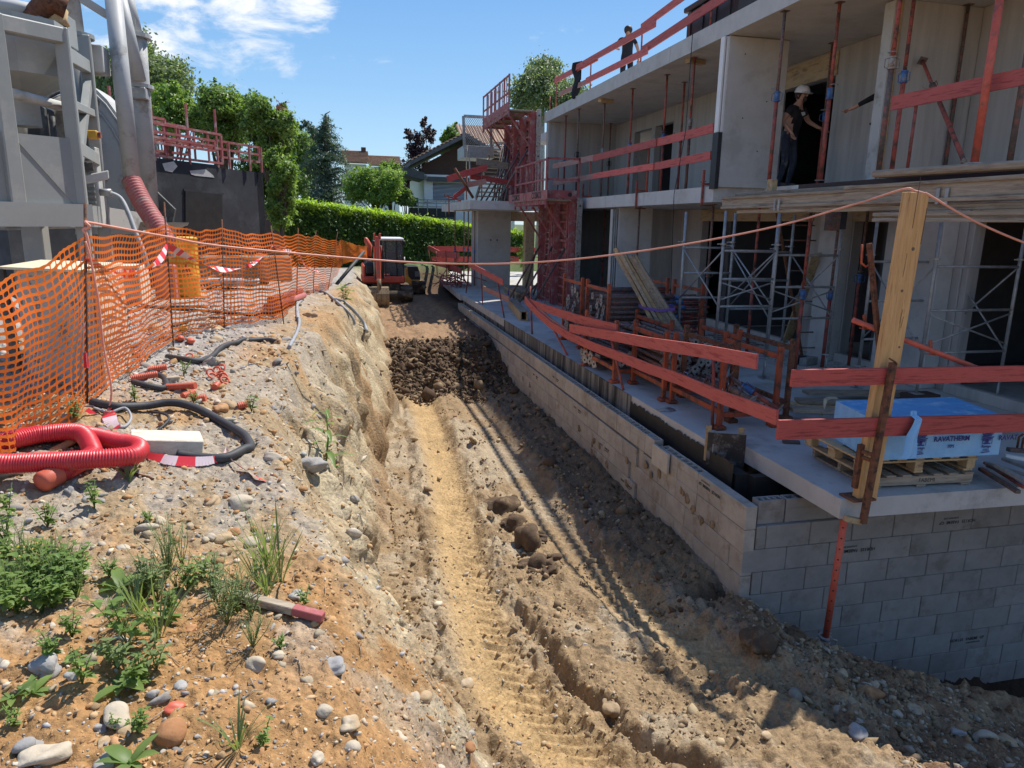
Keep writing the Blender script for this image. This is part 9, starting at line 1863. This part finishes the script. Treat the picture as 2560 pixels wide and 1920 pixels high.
r = random.Random(5)
for k in range(46):
    a = r.uniform(0, 6.28); f = math.sqrt(r.random()); q = y1(250+360*f*math.cos(a)-60, 1290+200*f*math.sin(a)); kd = ('leafy', 'leafy', 'leafy', 'wispy', 'grass')[k % 5]
    weed(q, hgt(r.uniform(140, 300), q), kd, 'low weed in the dense green patch at the left edge', 100+k, 'dense weed patch at the left edge', m='leaf_grass' if kd != 'leafy' else 'leaf_weed')
for fx, x, y, h, kd, lab in (
    (y1, 60, 800, 150, 'leafy', 'leafy weed at the left edge below the orange capped conduit'), (y1, 330, 880, 130, 'leafy', 'small dark leafy weed in front of the conduit end'), (y1, 655, 750, 150, 'leafy', 'grey green leafy weed below the conduit coil'), (y1, 1030, 850, 90, 'leafy', 'tiny sprig in the middle of the grey sandy patch'),
    (y1, 890, 560, 110, 'grass', 'grass tuft by the rusty rod'), (y1, 40, 985, 160, 'leafy', 'leafy weed just above the dense patch'), (y1, 840, 1310, 260, 'rosette', 'broad leaved plant with one upright dark leaf'), (y1, 760, 1230, 110, 'leafy', 'small leafy sprig left of the broad leaved plant'),
    (y1, 1160, 1230, 330, 'wispy', 'tall wispy seeding weed in the middle of the bank'), (y1, 1260, 1150, 260, 'wispy', 'second wispy seeding weed right of the tall one'), (y1, 1050, 1330, 260, 'wispy', 'wispy weed in front of the broad leaved plant'), (y1, 1300, 1330, 200, 'leafy', 'leafy weed under the wispy stems'), (y1, 1400, 1230, 150, 'leafy', 'small leafy weed near the buried stake end'), (y1, 1100, 1640, 420, 'grass', 'tallest single grass stem in the foreground weeds'), (y1, 960, 1480, 250, 'grass', 'grass tuft left of the tallest stem'), (y1, 1180, 1560, 200, 'leafy', 'leafy weed at the foot of the tallest grass stem'),
    (y1, 1860, 1230, 480, 'grass', 'tall dark grass clump on the bank crest'), (y1, 1940, 1260, 420, 'grass', 'second tall grass clump leaning right'), (y1, 1780, 1260, 320, 'grass', 'grass clump left of the tall crest grass'), (y1, 1850, 1340, 220, 'grass', 'short grass in front of the crest clumps'), (y1, 1570, 1560, 380, 'wispy', 'feathery upright weed left of the marker stake'), (y1, 1680, 1420, 260, 'wispy', 'feathery weed over the buried stake end'), (y1, 1480, 1390, 240, 'wispy', 'feathery weed above the buried stake end'), (y2, 1750, 830, 230, 'wispy', 'feathery weed below the marker stake'),
    (y2, 880, 800, 300, 'leafy', 'leafy weed with a grey bloom below the grass stems'), (y2, 850, 1110, 260, 'rosette', 'yellow green dock plant with broad oval leaves'), (y2, 960, 1090, 190, 'leafy', 'bright leafy weed right of the dock plant'), (y2, 570, 1080, 220, 'leafy', 'upright small leaved weed left of the dock plant'), (y2, 370, 900, 160, 'leafy', 'leafy weed behind the pale flat stone'), (y2, 500, 760, 150, 'leafy', 'sparse round leaved sprig'), (y2, 90, 1190, 190, 'rosette', 'broad leaved plant at the lower left edge'), (y2, 230, 1150, 170, 'rosette', 'single large leaf plant near the lower left edge'),
    (y2, 900, 1640, 260, 'rosette', 'plant with long dark leaves at the bottom edge'), (y2, 1640, 1520, 250, 'grass', 'thin grass tuft in the reddish soil'), (y2, 1820, 1500, 130, 'leafy', 'tiny leafy sprig right of the thin grass tuft'), (y2, 1940, 840, 90, 'leafy', 'blue green sprig below the marker stake'), (y2, 960, 1420, 150, 'leafy', 'small weed above the rust brown stone'), (y2, 790, 1400, 90, 'leafy', 'sprig beside the flat tan slab stone'), (y2, 100, 1370, 110, 'leafy', 'small weed at the left edge above the cream boulder'), (y1, 2110, 1420, 110, 'leafy', 'small weed on the crest above the red stake end'),
    (z5, 1740, 1410, 120, 'leafy', 'small weed by the faded conduit stub'), (z5, 1270, 1160, 80, 'leafy', 'flat sprig near the conduit rings'), (z5, 930, 1340, 120, 'leafy', 'spreading weed on the soil below the box'), (z5, 1340, 1350, 90, 'leafy', 'weed between the small conduit scraps'), (z5, 510, 1470, 130, 'leafy', 'leafy weed in the gravel by the net foot'), (y7, 120, 1120, 290, 'leafy', 'bright bushy weed on the far bank by the grey pipes')):
    q = fx(x, y); weed(q, hgt(h*1.25, q, .3617 if fx is not y7 else .1808), kd, lab, int(x+y*3), None, m='leaf_grass' if kd in ('grass', 'wispy') else 'leaf_weed')
for k in range(16):
    q = (y1(r.uniform(950, 1350), r.uniform(1150, 1420)), y1(r.uniform(1400, 1750), r.uniform(1300, 1560)), y2(r.uniform(700, 1100), r.uniform(600, 1000)))[k % 3]
    weed(q, hgt(r.uniform(170, 330), q), ('wispy', 'wispy', 'leafy', 'wispy')[k % 4], 'thin weed among the wispy clump in the middle of the bank', 300+k, 'wispy weed clump on the bank', m='leaf_grass')
q = y3(40, 1010); weed(q, hgt(400, q), 'corn', 'tall green weed with drooping strap leaves on the cut slope', 9, None); q = y3(110, 1040); weed(q, hgt(140, q), 'leafy', 'small leafy weed under the tall slope plant', 10, None)
mb = MB()
for k in range(12):
    q = y1(random.uniform(0, 500), random.uniform(1080, 1350)); p = GP(q, .09); mb.rock(p, .006, k, 1, .6, .1)
mb.build('flower_heads', 'flower_yellow', None, kind='stuff')
mb = MB(); g = np.random.default_rng(3)
for k in range(60):
    q = (g.uniform(50, 1500), g.uniform(1350, 1910)) if k < 30 else (g.uniform(1000, 1700), g.uniform(900, 1800)); p = GP(q, .006); a = g.uniform(0, 6.28); L = g.uniform(.04, .14); d = Vector((math.cos(a), math.sin(a), 0)); e = p+d*L; e.z = gh(e.x, e.y)+.006; m_ = (p+e)/2; m_.z = gh(m_.x, m_.y)+.008+g.uniform(0, .01); mb.tube([p, m_, e], [.002, .0025, .0012], 5)
mb.build('twigs', 'wood_grey_x', None, kind='stuff')
# last tidy up: tiny repeated marks stay joined within their part
for o in bpy.data.objects:
    if o.name.split('.')[0] in ('bolt_holes', 'white_bands', 'red_bands', 'drying_cracks', 'knots', 'grille_bar'): o['kind'] = 'stuff'
